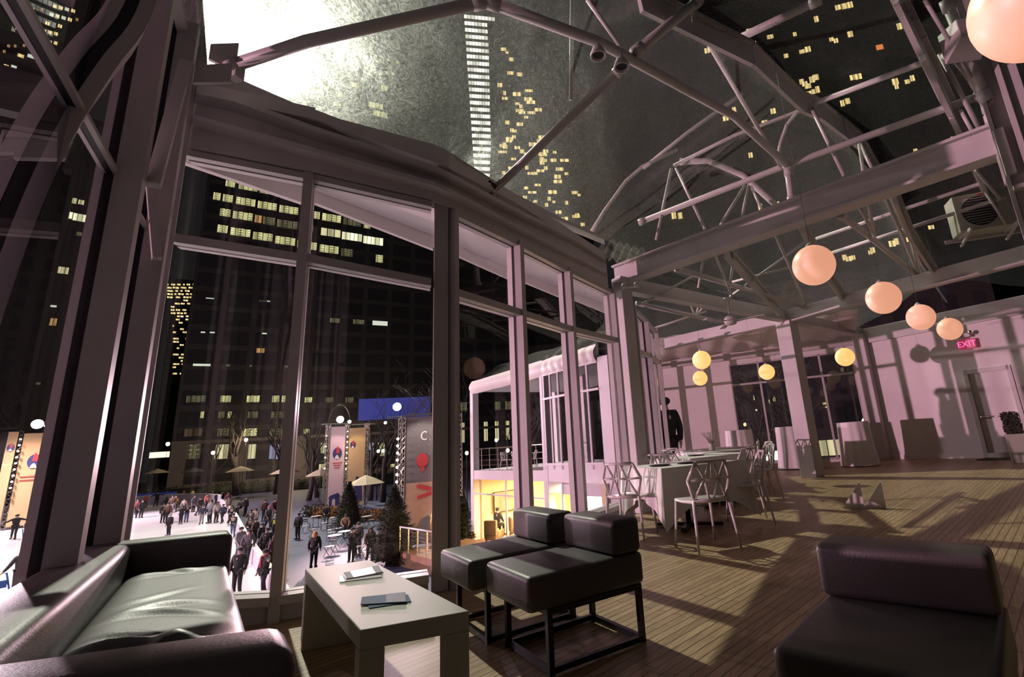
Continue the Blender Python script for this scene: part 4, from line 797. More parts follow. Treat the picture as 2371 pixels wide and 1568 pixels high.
# white wall section left of the far windows, and header / sill bands
LW0, LW1 = .35, 3.95
for (t0, t1, z0, z1) in ((0, LW0, 0, 3.75), (LW1, 6.4, 0, 3.75), (LW0, LW1, 3.17, 3.75), (LW0, LW1, 0, .06)):
    m.prism([fw(t0), fw(t1), fw(t1, -.15), fw(t0, -.15)], z0, z1)
structure(m.build('wall_back', WALLW), 'white far wall around the far windows', 'wall')
e = empty('window_20')
structure(e, 'far window with slim white bars between the white walls', 'window')
m = MB()
m.quad(fw(LW0, -.06) + (.06,), fw(LW1, -.06) + (.06,), fw(LW1, -.06) + (3.17,), fw(LW0, -.06) + (3.17,))
m.build('glass_pane', GLASS, e)
m = MB()
for t in (LW0, 1.25, 2.2, 3.05, LW1):
    p = fw(t, -.04)
    m.box((p[0], p[1], 1.6), (.06, .06, 3.16), math.atan2(FWD.y, FWD.x))
for z in (2.5, .09, 3.15):
    a, b_ = fw(LW0, -.04), fw(LW1, -.04)
    m.beam(a + (z,), b_ + (z,), .06, .06)
m.build('frame', STEEL, e)
# glazed return beyond the standing man
m = MB()
g_ = MB()
q0, q1 = fw(6.3), (10.2, 5.9)
for t in (0, .11, .24, .36, .5, .62, .74, .86, 1):
    c = lerp(q0, q1, t)
    m.box((c[0], c[1], 1.75), (.09, .12, 3.5), .1)
for z in (.15, 2.6, 3.4):
    m.beam(q0 + (z,), q1 + (z,), .09, .09)
e = empty('window_21')
structure(e, 'glazed side of the hall beyond the standing man', 'window')
m.build('frame', FRAME, e)
g_.quad(q0 + (.1,), q1 + (.1,), q1 + (3.4,), q0 + (3.4,))
g_.build('glass_pane', GLASS, e)
# roof bands on far walls
m = MB()
m.prism([fw(0, .02), fw(6.3, .02), fw(6.3, .14), fw(0, .14)], 3.3, 3.72)
structure(m.build('trim_11', STEEL), 'grey band along the top of the far wall', 'trim')
m = MB()
a, b_ = lerp(FARC, RIGHTE, .02), RIGHTE
m.prism([a, b_, (b_[0] - .1, b_[1]), (a[0] - .1, a[1])], 3.3, 3.72)
structure(m.build('trim_12', STEEL), 'grey band along the top of the right wall', 'trim')
m = MB()
m.prism([a, b_, (b_[0] - .03, b_[1]), (a[0] - .03, a[1])], 0, .12)
structure(m.build('baseboard_right', WALLW), 'white skirting of the right wall', 'baseboard')
# door in the right wall
e = empty('door_1')
structure(e, 'white flush door with a push bar under the red exit sign', 'door')
d0, d1 = Vector(DR0 + (0,)), Vector(DR1 + (0,))
dd = (d1 - d0).normalized()
dn = Vector((-.96, .27, 0)).normalized()
m = MB()
q = [d0 + dd * .05 - dn * .03, d1 - dd * .05 - dn * .03, d1 - dd * .05 - dn * .08, d0 + dd * .05 - dn * .08]
m.prism([(v.x, v.y) for v in q], .02, 2.06)
m.build('door_leaf', WALLW, e, False, .004)
m = MB()
for (s0, s1, z0, z1) in ((-.04, .05, 0, 2.16), (1, 1, 0, 0), ):
    if z1:
        q = [d0 + dd * s0 + dn * .03, d0 + dd * s1 + dn * .03, d0 + dd * s1 - dn * .1, d0 + dd * s0 - dn * .1]
        m.prism([(v.x, v.y) for v in q], z0, z1)
        q = [d1 - dd * s0 + dn * .03, d1 - dd * s1 + dn * .03, d1 - dd * s1 - dn * .1, d1 - dd * s0 - dn * .1]
        m.prism([(v.x, v.y) for v in q], z0, z1)
q = [d0 + dn * .03, d1 + dn * .03, d1 - dn * .1, d0 - dn * .1]
m.prism([(v.x, v.y) for v in q], 2.06, 2.16)
m.build('door_frame', STEEL, e)
m = MB()
a, b_ = d0 + dd * .12 + dn * .03, d1 - dd * .12 + dn * .03
m.tube([(a.x, a.y, .98), (b_.x, b_.y, .98)], .02)
for c in (a, b_):
    m.box((c.x - dn.x * .03, c.y - dn.y * .03, .98), (.08, .06, .07))
m.build('push_bar', CHROME, e, True)
# exit sign
xp = lerp(FARC, RIGHTE, .44)
e = empty('exit_sign', (xp[0] - .12, xp[1] + .03, 2.80), math.atan2(dd.y, dd.x))
tag(e, 'red lit exit sign on the right wall above the white door', 'sign')
one('sign_body', mat('sign_red_glow', (.25, .03, .06), .4, emit=(.8, .05, .16), strength=.35), lambda b: b.box((0, 0, 0), (.36, .07, .24)), e, False, .008)
fc = bpy.data.curves.new('exit_text', 'FONT')
fc.body = 'EXIT'
fc.size = .2
fc.align_x = 'CENTER'
fc.align_y = 'CENTER'
fc.extrude = .004
to = bpy.data.objects.new('tmp', fc)
COL.objects.link(to)
bpy.context.view_layer.update()
me = bpy.data.meshes.new_from_object(to.evaluated_get(bpy.context.evaluated_depsgraph_get()))
bpy.data.objects.remove(to)
me.materials.clear()
me.materials.append(glow('exit_letters', (1.0, .16, .42), 1.6))
t = bpy.data.objects.new('lettering', me)
COL.objects.link(t)
t.parent = e
side = -1 if (Vector((0, 0, 0)) - Vector((xp[0], xp[1], 0))).dot(Vector((-math.sin(math.atan2(dd.y, dd.x)), math.cos(math.atan2(dd.y, dd.x)), 0))) < 0 else 1
t.location = (0, side * .038, -.005)
t.rotation_euler = (math.radians(90), 0, math.radians(180) if side > 0 else 0)
e2 = empty('emergency_light', (xp[0] - .12, xp[1] + .02, 3.02), math.atan2(dd.y, dd.x))
tag(e2, 'twin head emergency light fixed above the exit sign', 'light')
one('battery_box', STEEL, lambda b: b.box((0, 0, 0), (.22, .09, .1)), e2, False, .01)
for s in (-1, 1):
    one('lamp_head', CHROME, lambda b: b.ball((s * .13, side * .07, .05), .055), e2, True)
# columns
cps = [((6.86, 4.32), .24, 3.75, 'big white column at the end of the front glass wall'), ((11.88, 3.05), .36, 3.46, 'white square column standing in the middle of the hall'),
       ((FARC[0] - .12, FARC[1] + .04), .32, 3.6, 'white column in the far corner of the hall')]
for (p, w, h, lab) in cps:
    m = MB()
    m.box((p[0], p[1], h / 2), (w, w, h), math.radians(-14))
    structure(m.build('column', STEEL, None, False, .012), lab, 'column')
e = empty('column', (6.22, -.93, 0))
structure(e, 'white steel column at the right edge carrying the main beam', 'column')
one('shaft', STEEL, lambda b: (b.box((0, 0, 3.6), (.10, .30, 7.2), math.radians(-6)), b.box((0, .0, 3.6), (.26, .05, 7.2), math.radians(-6))), e, False, .006)
one('flange', STEEL, lambda b: b.box((.02, .17, 3.6), (.26, .035, 7.2), math.radians(-6)), e)
one('splice_plate', STEEL, lambda b: (b.box((0, .15, 3.6), (.32, .08, .5)), b.box((.0, .0, 3.2), (.34, .34, .04))), e)
# beams
m = MB()
m.beam((7.0, 4.5, 3.86), (6.40, -.78, 3.86), .10, .34)
m.beam((7.0, 4.5, 3.70), (6.40, -.78, 3.70), .24, .035)
m.beam((7.0, 4.5, 4.02), (6.40, -.78, 4.02), .24, .035)
structure(m.build('beam', STEEL), 'deep white main beam crossing the hall from the column to the right edge', 'beam')
m = MB()
for a, b_ in (((12.35, 6.5, 3.58), (11.88, 3.05, 3.58)), ((11.88, 3.05, 3.58), (10.35, -2.2, 3.58))):
    m.beam(a, b_, .1, .3)
    m.beam((a[0], a[1], 3.45), (b_[0], b_[1], 3.45), .22, .03)
structure(m.build('beam', STEEL), 'second white beam crossing the hall over the square column', 'beam')
m = MB()
for a, b_ in (((6.9, 4.35, 3.66), (11.88, 3.05, 3.60)), ((11.88, 3.05, 3.60), (16.6, 2.2, 3.66))):
    m.beam(a, b_, .1, .26)
    m.beam((a[0], a[1], a[2] - .12), (b_[0], b_[1], b_[2] - .12), .2, .03)
structure(m.build('beam', STEEL), 'white beam from the big column over the square column to the far corner', 'beam')
# roof pipes and rib plates
tl = {'ridge': 'pipe truss under the clear roof above the coffee table', 'cross': 'pipe truss standing on the main beam', 'right': 'pipe struts beside the right edge column', 'far': 'web of thin rods and pipes between the two beams'}
for k, L in TUBES.items():
    e = empty('roof_truss')
    structure(e, tl[k], 'truss')
    for r, pts in L:
        mb = MB()
        mb.tube(pts, r, 10)
        mb.build('pipe', STEEL, e, True)
        if r >= .045:
            for p, q in ((pts[0], pts[1]), (pts[-1], pts[-2])):
                d = (Vector(q) - Vector(p)).normalized()
                mb = MB()
                mb.tube([Vector(p), Vector(p) + d * .12], r * 1.25, 10)
                mb.build('collar', STEEL, e, True)
rl = ['long white ridge rib plate running under the clear roof', 'white rib plate beside the right edge column', 'short rib plate right of the big pink globe, beyond the main beam', 'rib plate between the main beam and the second beam', 'rib plate above the ceiling fan']
for (w, pts), lab in zip(PLATES, rl):
    mb = MB()
    for a, b_ in zip(pts[:-1], pts[1:]):
        mb.beam(a, b_, .05, w)
        d = (Vector(b_) - Vector(a))
        mb.beam((a[0], a[1], a[2] + w / 2), (b_[0], b_[1], b_[2] + w / 2), .14, .04)
    structure(mb.build('roof_rib', STEEL), lab, 'roof rib')
# eave bracket plates
for (p, lab) in (((1.12, 4.25, 4.30), 'folded bracket plates at the corner foot of the roof pipe'), ((3.43, 3.80, 3.90), 'dark bracket where the roof strut meets the fascia')):
    m = MB()
    if p[0] < 2:
        m.prism([(p[0] - .16, p[1] + .08), (p[0] + .0, p[1] - .02), (p[0] + .01, p[1] + .01), (p[0] - .15, p[1] + .11)], [p[2] + .02, p[2] - .06, p[2] - .06, p[2] + .02], [p[2] + .16, p[2] + .22, p[2] + .22, p[2] + .16])
        m.prism([(p[0] - .24, p[1] + .04), (p[0] - .04, p[1] - .08), (p[0] - .03, p[1] - .05), (p[0] - .23, p[1] + .07)], [p[2] - .28, p[2] - .22, p[2] - .22, p[2] - .28], [p[2] - .12, p[2] - .04, p[2] - .04, p[2] - .12])
        m.box((p[0] + .02, p[1] + .02, p[2] - .02), (.08, .08, .16), math.radians(20))
    else:
        m.box(p, (.10, .10, .06), .4)
        m.tube([(p[0], p[1], p[2] - .02), (p[0] + .02, p[1] - .08, p[2] + .06)], .06)
    structure(m.build('bracket', STEEL if p[0] < 2 else DARK), lab, 'bracket')
# clear roof sheets
rnd = random.Random(5)
def sheet(name, lo, hi, nu, nv, lab, m=FILM, sag=.10, ruck=.018):
    def ev(P, t):
        k = t * (len(P) - 1)
        i = min(int(k), len(P) - 2)
        return Vector(lerp(P[i], P[i + 1], k - i))
    def fn(u, v):
        a, b_ = ev(lo, u), ev(hi, u)
        p = a.lerp(b_, v)
        n1 = math.sin(u * 23 + v * 5) * math.sin(v * 17 + u * 9) + .6 * math.sin(u * 61 + v * 13) * math.sin(v * 31)
        p.z += -sag * math.sin(math.pi * v) + ruck * n1
        return p
    mb = MB()
    mb.grid(fn, nu, nv)
    return structure(mb.build(name, m, None, True), lab, 'roof sheet')
EAVE = [inward(WP[i], -.02) + (WV[i][5] + .02,) for i in range(7)]
RIDGE = [(0.2, 2.3, 5.2), (1.5, 2.45, 5.3), (2.9, 2.1, 5.4), (3.2, 2.0, 5.45), (4.3, 1.75, 5.65), (5.5, 1.4, 5.75), (6.85, 1.05, 5.8)]
sheet('roof_film', EAVE, RIDGE, 60, 24, 'clear crinkled vinyl roof sheet above the front windows')
RIDGE2 = RIDGE + [(9, .75, 5.7), (11.4, .45, 5.6), (14, .2, 5.3), (17, .0, 5.0)]
sheet('roof_film', [(q[0], -3.5 + .05 * q[0], 3.95) for q in RIDGE2], RIDGE2, 60, 24, 'clear vinyl roof sheet over the right half of the hall')
sheet('roof_film', [EAVE[6], (9.4, 3.8, 3.95), (11.9, 3.1, 3.8), (16.6, 2.3, 3.8)], RIDGE2[6:], 40, 20, 'clear vinyl roof sheet beyond the main beam, left slope')
sheet('roof_film', [(7.0, 4.6, 4.3), (8.4, 4.9, 4.0), (10.2, 7.5, 3.75), (15.1, 8.2, 3.75)], [(6.9, 4.4, 4.34), (9.4, 3.8, 3.96), (11.9, 3.1, 3.82), (16.6, 2.3, 3.8)], 30, 14, 'clear vinyl sheet over the far left corner of the hall', FILM, .0)
sheet('roof_film', [(0.2, 2.3, 5.2), (1.5, 2.45, 5.3)], [(-2.5, -1.0, 5.0), (1.5, -3.4, 4.0)], 14, 14, 'clear vinyl sheet over the camera side of the hall')
sheet('roof_film', [(-1.0, 0, 4.4), (-.55, 1.05, 4.4), (.12, 2.75, 4.4), (.73, 4.31, 4.4), (1.05, 4.95, 4.6)], [(-1, -.5, 5), (-.4, 1.2, 5.1), (.1, 2.2, 5.2), (.2, 2.3, 5.2), (.2, 2.3, 5.2)], 16, 8, 'clear vinyl sheet over the left glass wall', FILM, 0)
def drape(u, v):
    a = Vector(fw(.2 + 6.0 * u, .1) + (3.55,))
    b_ = Vector(fw(.2 + 6.0 * u, 2.2) + (3.95,))
    p = a.lerp(b_, v)
    p.z += .05 * math.sin(u * 40) * math.sin(v * 6 + u * 11) - .12 * math.sin(math.pi * v)
    return p
mb = MB()
mb.grid(drape, 60, 14)
structure(mb.build('roof_liner', DRAPE, None, True), 'gathered white liner sheet hanging below the roof at the far wall', 'liner')
# white gathered film bunched at the end of the fascia
def bunch(u, v):
    p = Vector((6.2, 4.35, 4.0)).lerp(Vector((6.95, 4.15, 3.98)), u)
    p += Vector((-.10, -.25, .35)) * (v * (1 - v) * 2.2) + Vector((0, -.35, -.05)) * v
    p.z += .04 * math.sin(u * 30 + v * 9)
    return p
mb = MB()
mb.grid(bunch, 30, 10)
structure(mb.build('roof_flap', FILM, None, True), 'loose clear flap bunched where the fascia meets the main beam', 'flap')
# ------------------------------------------------------------------ furniture: sofa
def V2(a):
    return Vector((a[0], a[1], 0))
FLi, FRi, NRi, NLi = V2((.865, 4.05)), V2((1.26, 3.77)), V2((.626, 1.51)), V2((.197, 1.93))
su = (FRi - NRi).normalized()
sw = (FLi - FRi).normalized()
e = empty('sofa', (.6, 2.7, 0))
tag(e, 'long dark leather sofa with a creased seat along the left glass wall', 'sofa')
off = Vector((-.6, -2.7, 0))
def spr(b, pts, z0, z1):
    b.prism([((p + off).x, (p + off).y) for p in pts], z0, z1)
m = MB()
spr(m, [NLi + sw * .0, FLi, FLi + sw * .27, NLi + sw * .27], .08, .73)
m.build('backrest', LEATHER, e, True, .04, 3)
for a, b_, s in ((FRi, FLi, 1), (NRi, NLi, -1)):
    m = MB()
    spr(m, [a - sw * .02, b_ + sw * .27, b_ + sw * .27 + su * (s * .24), a - sw * .02 + su * (s * .24)], .08, .73)
    m.build('armrest', LEATHER, e, True, .04, 3)
m = MB()
spr(m, [NRi, FRi, FLi, NLi], .08, .44)
m.build('base', LEATHER, e, False, .02)
rnd = random.Random(11)
cre = [(rnd.uniform(.06, .95), rnd.uniform(.012, .02), rnd.uniform(-.10, .10), rnd.uniform(.006, .017), rnd.uniform(.35, .8), rnd.uniform(.2, .5)) for _ in range(17)]
def seat(u, v):           # u along length, v across
    p = NRi.lerp(FRi, u).lerp(NLi.lerp(FLi, u), v) + off
    ed = min(min(u, 1 - u) * 9, min(v, 1 - v) * 4, 1)
    z = .535 + .04 * math.sqrt(max(0, 1 - (1 - ed) ** 2))
    for c, w, sl, a, vc, vw in cre:
        d = (u - c - sl * (v - .5) - .02 * math.sin(v * 7 + c * 9)) / w
        z += a * math.exp(-d * d) * math.exp(-((v - vc) / vw) ** 2) * ed
        d2 = d + 1.6
        z -= .6 * a * math.exp(-d2 * d2) * math.exp(-((v - vc) / vw) ** 2) * ed
    return (p.x, p.y, z)
m = MB()
m.grid(seat, 150, 40)
k = len(m.v)
for loop in ([(i / 150, 0) for i in range(151)], [(1, j / 40) for j in range(41)], [(1 - i / 150, 1) for i in range(151)], [(0, 1 - j / 40) for j in range(41)]):
    for (a, b_) in zip(loop[:-1], loop[1:]):
        p, q = seat(*a), seat(*b_)
        m.add([p, q, (q[0], q[1], .44), (p[0], p[1], .44)], [(0, 1, 2, 3)])
m.build('seat_cushion', LEATHER_SEAT, e, True)
for p in (NRi, FRi, FLi + sw * .2, NLi + sw * .2):
    q = p + off
    one('leg', BLACKM, lambda b: b.box((q.x, q.y, .04), (.06, .06, .08)), e)

# ------------------------------------------------------------------ coffee table and leaflets
A, B, C_, D = V2((1.65, 3.62)), V2((1.97, 3.42)), V2((1.55, 1.89)), V2((1.20, 2.13))
o0 = Vector((-1.6, -2.77, 0))
e = empty('coffee_table', (1.6, 2.77, 0))
tag(e, 'low glossy white coffee table with thick top and slab ends, holding leaflets', 'table')
def tpr(b, pts, z0, z1):
    b.prism([((p + o0).x, (p + o0).y) for p in pts], z0, z1)
one('tabletop', GLOSSW, lambda b: tpr(b, [A, B, C_, D], .375, .45), e, False, .004)
l = (D - A).normalized() * .08
one('end_panel', GLOSSW, lambda b: tpr(b, [A, B, B + l, A + l], 0, .375), e, False, .004)
w_ = (C_ - D)
def nearend(b):
    tpr(b, [D - l, D - l + w_ * .22, D + w_ * .22, D], 0, .375)
    tpr(b, [C_ - l - w_ * .22, C_ - l, C_, C_ - w_ * .22], 0, .375)
    tpr(b, [D - l + w_ * .2, C_ - l - w_ * .2, C_ - w_ * .2, D + w_ * .2], 0, .09)
one('end_panel', GLOSSW, nearend, e, False, .004)
LW_ = mat('leaflet_white', (.75, .72, .74), .35, noise=.2, nscale=60)
LG_ = mat('leaflet_grey_blue', (.14, .17, .22), .7, noise=.3, nscale=60)
LB_ = mat('leaflet_slate_blue', (.10, .16, .24), .75, noise=.2, nscale=30, spec=.12)
def leaflet(q, z, m, lab, extra=None, fold=.0):
    c = sum((V2(p) for p in q), Vector()) / 4
    o = empty('leaflet', (c.x, c.y, z), 0, lab, 'leaflet', 'leaflets on the coffee table')
    L = [V2(p) - c for p in q]
    one('cover', m, lambda b: b.prism([(p.x, p.y) for p in L], 0, [.004, .004 + fold, .004 + fold, .004]), o)
    if extra:
        def fnx(b):
            for t0, t1 in extra[1]:
                a = [L[0].lerp(L[1], t0), L[0].lerp(L[1], t1), L[3].lerp(L[2], t1), L[3].lerp(L[2], t0)]
                b.prism([(p.x, p.y) for p in a], [.0042 + fold * t for t in (t0, t1, t1, t0)], [.0052 + fold * t for t in (t0, t1, t1, t0)])
        one('printed_panel', extra[0], fnx, o)
    return o

leaflet(LEAF[1], .4505, LW_, 'white leaflet lying underneath another near the window end of the coffee table')
leaflet(LEAF[0], .456, LW_, 'white leaflet with grey end panels lying on top of another', (LG_, ((.02, .2), (.8, .98))), .006)
leaflet(LEAF[3], .4505, LB_, 'slate blue leaflet mostly hidden under another blue one')
leaflet(LEAF[2], .456, LB_, 'slate blue leaflet on top, in the middle of the coffee table', (LG_, ((.55, .98),)))

# ------------------------------------------------------------------ lounge chairs
def lounge(loc, rz, lab):
    e = empty('lounge_chair', loc, math.radians(rz), lab, 'chair', 'armless leather lounge chairs')
    D_, W_ = .66, .56
    one('seat', LEATHER, lambda b: b.box((-.045, 0, .385), (D_ + .09, W_, .17)), e, True, .028, 3)
    one('backrest', LEATHER, lambda b: b.box((D_ / 2 - .105, 0, .565), (.2, W_, .19)), e, True, .028, 3)
    for sx in (-1, 1):
        for sy in (-1, 1):
            one('leg', BLACKM, lambda b: b.box((sx * (D_ / 2 - .035), sy * (W_ / 2 - .03), .15), (.03, .03, .30)), e)
    def rails(b):
        for sy in (-1, 1):
            b.box((0, sy * (W_ / 2 - .03), .02), (D_ - .1, .028, .028))
            b.box((0, sy * (W_ / 2 - .03), .285), (D_ - .1, .028, .028))
        for sx in (-1, 1):
            b.box((sx * (D_ / 2 - .035), 0, .02), (.028, W_ - .09, .028))
            b.box((sx * (D_ / 2 - .035), 0, .285), (.028, W_ - .09, .028))
    one('base_frame', BLACKM, rails, e)
    return e
lounge((2.46, 2.08, 0), -19, 'dark leather armless chair nearer the camera, in the pair by the coffee table')
lounge((2.60, 2.70, 0), -19, 'dark leather armless chair by the window glass, the farther of the pair')
lounge((2.08, .34, 0), -3, 'dark leather armless chair standing alone at the lower right')

# ------------------------------------------------------------------ dining tables with linen, lattice chairs
def cloth_table(loc, rz, i, lab_t, lab_c, HX=.62, HY=.47):
    e = empty('dining_table', loc, rz, lab_t, 'table', 'dining tables along the windows')
    one('tabletop', WOOD, lambda b: b.box((0, 0, .725), (HX * 2 - .02, HY * 2 - .02, .03)), e)
    one('pole', BLACKM, lambda b: b.tube([(0, 0, .03), (0, 0, .71)], .035, 12), e, True)
    def base(b):
        for a in (math.pi / 4, -math.pi / 4):
            c, s = math.cos(a), math.sin(a)
            b.beam((-c * .42, -s * .42, .03), (c * .42, s * .42, .03), .07, .04)
    one('base', BLACKM, base, e, False, .008)
    N = 24
    m = MB()
    m.grid(lambda u, v: ((u - .5) * 2 * HX, (v - .5) * 2 * HY, .748), 4, 4)
    per = []
    n = 30
    for k in range(4):
        for j in range(n):
            t = j / n
            a = [(-1, -1), (1, -1), (1, 1), (-1, 1)]
            p, q = a[k], a[(k + 1) % 4]
            per.append((p[0] + (q[0] - p[0]) * t, p[1] + (q[1] - p[1]) * t, t, k))
    R = 9
    base_i = len(m.v)
    for r in range(R + 1):
        f = r / R
        for (x, y, t, k) in per:
            cor = 1 - min(t, 1 - t) * 2            # 1 at corner
            drop = .36 + .30 * cor ** 1.6
            wv = .022 * math.sin(t * 2 * math.pi * 4 + k * 1.3) * f * (1 - cor ** 4) + .035 * f * cor ** 6
            s = .006 + wv + .03 * f
            m.v.append((x * (HX + s), y * (HY + s), .748 - drop * f if r else .748))
    M_ = len(per)
    for r in range(R):
        for j in range(M_):
            a = base_i + r * M_ + j
            b_ = base_i + r * M_ + (j + 1) % M_
            m.f.append((a, b_, b_ + M_, a + M_))
    c = m.build('tablecloth', CLOTH, None, True)
    c.location = loc
    c.rotation_euler = (0, 0, rz)
    tag(c, lab_c, 'tablecloth', 'white tablecloths along the windows')
    return e, c
PLATEM = mat('black_charger', (.012, .012, .014), .3)
def lattice_proto():
    e = empty('lattice_chair', (0, 0, 0))
    # local: sits facing -y ; back at +y
    def seat(b):
        b.prism([(-.21, -.22), (.21, -.22), (.235, 0), (.19, .2), (-.19, .2), (-.235, 0)], .435, .46)
    one('seat', PLASTIC, seat, e, True, .01)
    def back(b):
        def P(x, z):
            return (x, .19 + (z - .45) * .22 + .06 * (1 - (x / .24) ** 2) - .05, z)
        o = [(-.18, .47), (-.235, .66), (-.165, .83), (.165, .83), (.235, .66), (.18, .47)]
        for a, c in zip(o, o[1:] + o[:1]):
            b.tube([P(*a), P(*lerp(a, c, .5)), P(*c)], .017, 6)
        h1, h2 = (-.085, .655), (.075, .665)
        for h, T in ((h1, [(-.18, .47), (-.235, .66), (-.165, .83), (-.02, .83), (-.02, .47)]), (h2, [(.18, .47), (.235, .66), (.165, .83), (.02, .83), (.03, .47)])):
            for t in T:
                b.tube([P(*h), P(*t)], .0135, 6)
        b.tube([P(*h1), P(*h2)], .0135, 6)
        b.tube([P(0.0, .83), P(-.0, .665)], .008, 6)
    one('backrest', PLASTIC, back, e, True)
    one('rear_rail', PLASTIC, lambda b: b.tube([(-.2, .18, .455), (0, .215, .46), (.2, .18, .455)], .02, 6), e, True)
    one('front_rail', PLASTIC, lambda b: b.tube([(-.2, -.2, .45), (.2, -.2, .45)], .014, 6), e, True)
    for sx in (-1, 1):
        for sy in (-1, 1):
            one('leg', PLASTIC, lambda b: b.tube([(sx * .195, sy * .19, .46), (sx * .23, sy * .245, 0)], [.02, .011], 8), e, True)
    return e
lat = lattice_proto()
used = [0]
def lchair(x, y, face, lab):            # face: azimuth it faces
    o = lat if not used[0] else copy_tree(lat)
    used[0] = 1
    o.location = (x, y, 0)
    o.rotation_euler = (0, 0, math.radians(face + 90))
    tag(o, lab, 'chair', 'white lattice chairs round the dining tables')
tdat = [((5.97, 3.09, 0), -27, 'first'), ((7.75, 3.62, 0), -27, 'second'), ((9.35, 4.15, 0), -27, 'third'), ((10.6, 4.75, 0), -27, 'fourth')]
for i, (p, rz, w) in enumerate(tdat):
    cloth_table(p, math.radians(rz), i, w + ' dining table from the lounge chairs, black cross base under white linen', 'white linen cloth over the ' + w + ' table from the lounge chairs')
ch = [(4.98, 2.40, 54, 'white lattice chair with its back to the camera, nearest the lounge chairs'),
      (5.24, 3.46, 12, 'white lattice chair at the window side of the nearest dining table'),
      (6.35, 2.45, 120, 'white lattice chair in shadow at the right of the nearest dining table'),
      (6.6, 3.65, -140, 'white lattice chair on the far side of the nearest dining table'),
      (7.15, 4.05, 10, 'white lattice chair at the window side of the second table'),
      (7.6, 3.02, 75, 'white lattice chair at the near side of the second table'),
      (8.5, 3.0, 125, 'white lattice chair at the right of the second table'),
      (9.0, 3.45, 80, 'white lattice chair at the near side of the third table'),
      (9.95, 3.5, 130, 'white lattice chair at the right of the third table'),
      (8.65, 4.6, 0, 'white lattice chair at the window side of the third table'),
      (10.7, 4.0, 110, 'white lattice chair at the right of the fourth table'),
      (9.8, 5.2, 0, 'white lattice chair at the window side of the fourth table')]
for c in ch:
    lchair(*c)
for (px, py, lab) in ((5.62, 3.22, 'black charger plate on the window side of the nearest linen cloth'), (5.93, 3.0, 'black charger plate on the hall side of the nearest linen cloth'),
                      (7.75, 3.75, 'black charger plate on the second linen cloth')):
    m = MB()
    m.lathe((0, 0, 0), [(.02, .0), (.11, .0), (.14, .012), (.137, .014), (.10, .004), (.01, .004)], 24)
    o = m.build('charger_plate', PLATEM, None, True)
    o.location = (px, py, .750)
    tag(o, lab, 'plate', 'black charger plates')
# vase of twigs
e = empty('twig_vase', (9.42, 4.2, .75), 0, 'small vase of bare grey twigs on the third dining table', 'vase')
one('vase', GLOSSW, lambda b: b.lathe((0, 0, 0), [(.05, 0), (.06, .02), (.045, .09), (.05, .14)], 16), e, True)
rt = random.Random(4)
def twigs(b):
    for k in range(34):
        a, t = rt.uniform(0, 6.28), rt.uniform(.1, .75)
        p = Vector((0, 0, .1))
        pts = [p]
        d = Vector((math.cos(a) * t, math.sin(a) * t, .75))
        for q in range(4):
            p = p + d * .085 + Vector((rt.uniform(-.02, .02), rt.uniform(-.02, .02), 0))
            pts.append(p)
        b.tube(pts, [.004, .004, .003, .003, .002], 5)
one('twigs', mat('grey_twigs', (.30, .26, .26), .8), twigs, e)

# ------------------------------------------------------------------ cocktail tables with long skirts
for (x, y, lab) in ((14.3, 5.5, 'skirted cocktail table before the left part of the far windows'), (14.2, 4.03, 'skirted cocktail table beside the square column'), (14.6, 2.55, 'skirted cocktail table before the right part of the far windows')):
    e = empty('cocktail_table', (x, y, 0), 0, lab, 'table', 'skirted cocktail tables')
    one('tabletop', WOOD, lambda b: b.lathe((0, 0, 0), [(.36, 1.06), (.36, 1.085)], 28), e)
    one('pole', BLACKM, lambda b: b.tube([(0, 0, .02), (0, 0, 1.06)], .035), e, True)
    m = MB()
    k = len(m.v)
    n = 72
    prof = [(.365, 1.092), (.372, 1.08), (.38, .8), (.40, .4), (.44, .02)]
    for q, (r, z) in enumerate(prof):
        for j in range(n):
            a = 2 * math.pi * j / n
            rr = r + (.018 * q / 4) * math.sin(13 * a + .5 * math.sin(3 * a))
            m.v.append((rr * math.cos(a), rr * math.sin(a), z))
    for q in range(len(prof) - 1):
        for j in range(n):
            m.f.append((q * n + j, q * n + (j + 1) % n, (q + 1) * n + (j + 1) % n, (q + 1) * n + j))
    m.f.append(tuple(range(n)))
    o = m.build('table_skirt', CLOTH, None, True)
    o.location = (x, y, 0)
    tag(o, 'pale pleated skirt over the ' + lab.replace('skirted ', ''), 'tablecloth', 'long table skirts')
# made-up white wedges in place of stitch fragments of a table foot
for i, (x, y) in enumerate(((7.62, 1.52), (7.64, 1.27))):
    m = MB()
    m.add([(0, .13, 0), (0, -.12, 0), (0, -.12, .32), (.02, .13, 0), (.02, -.12, 0), (.02, -.12, .32)], [(0, 1, 2), (5, 4, 3), (0, 3, 4, 1), (1, 4, 5, 2), (2, 5, 3, 0)])
    m.box((.012, -.125, .16), (.03, .02, .32))
    o = m.build('stitch_wedge', CLOTH)
    o.location = (x, y, 0)
    o.rotation_euler = (0, 0, math.radians(8))
    tag(o, ('left' if i == 0 else 'right') + ' one of two small pale made-up wedges for stitch fragments on the wood floor', 'stitch wedge', 'stitch wedges')
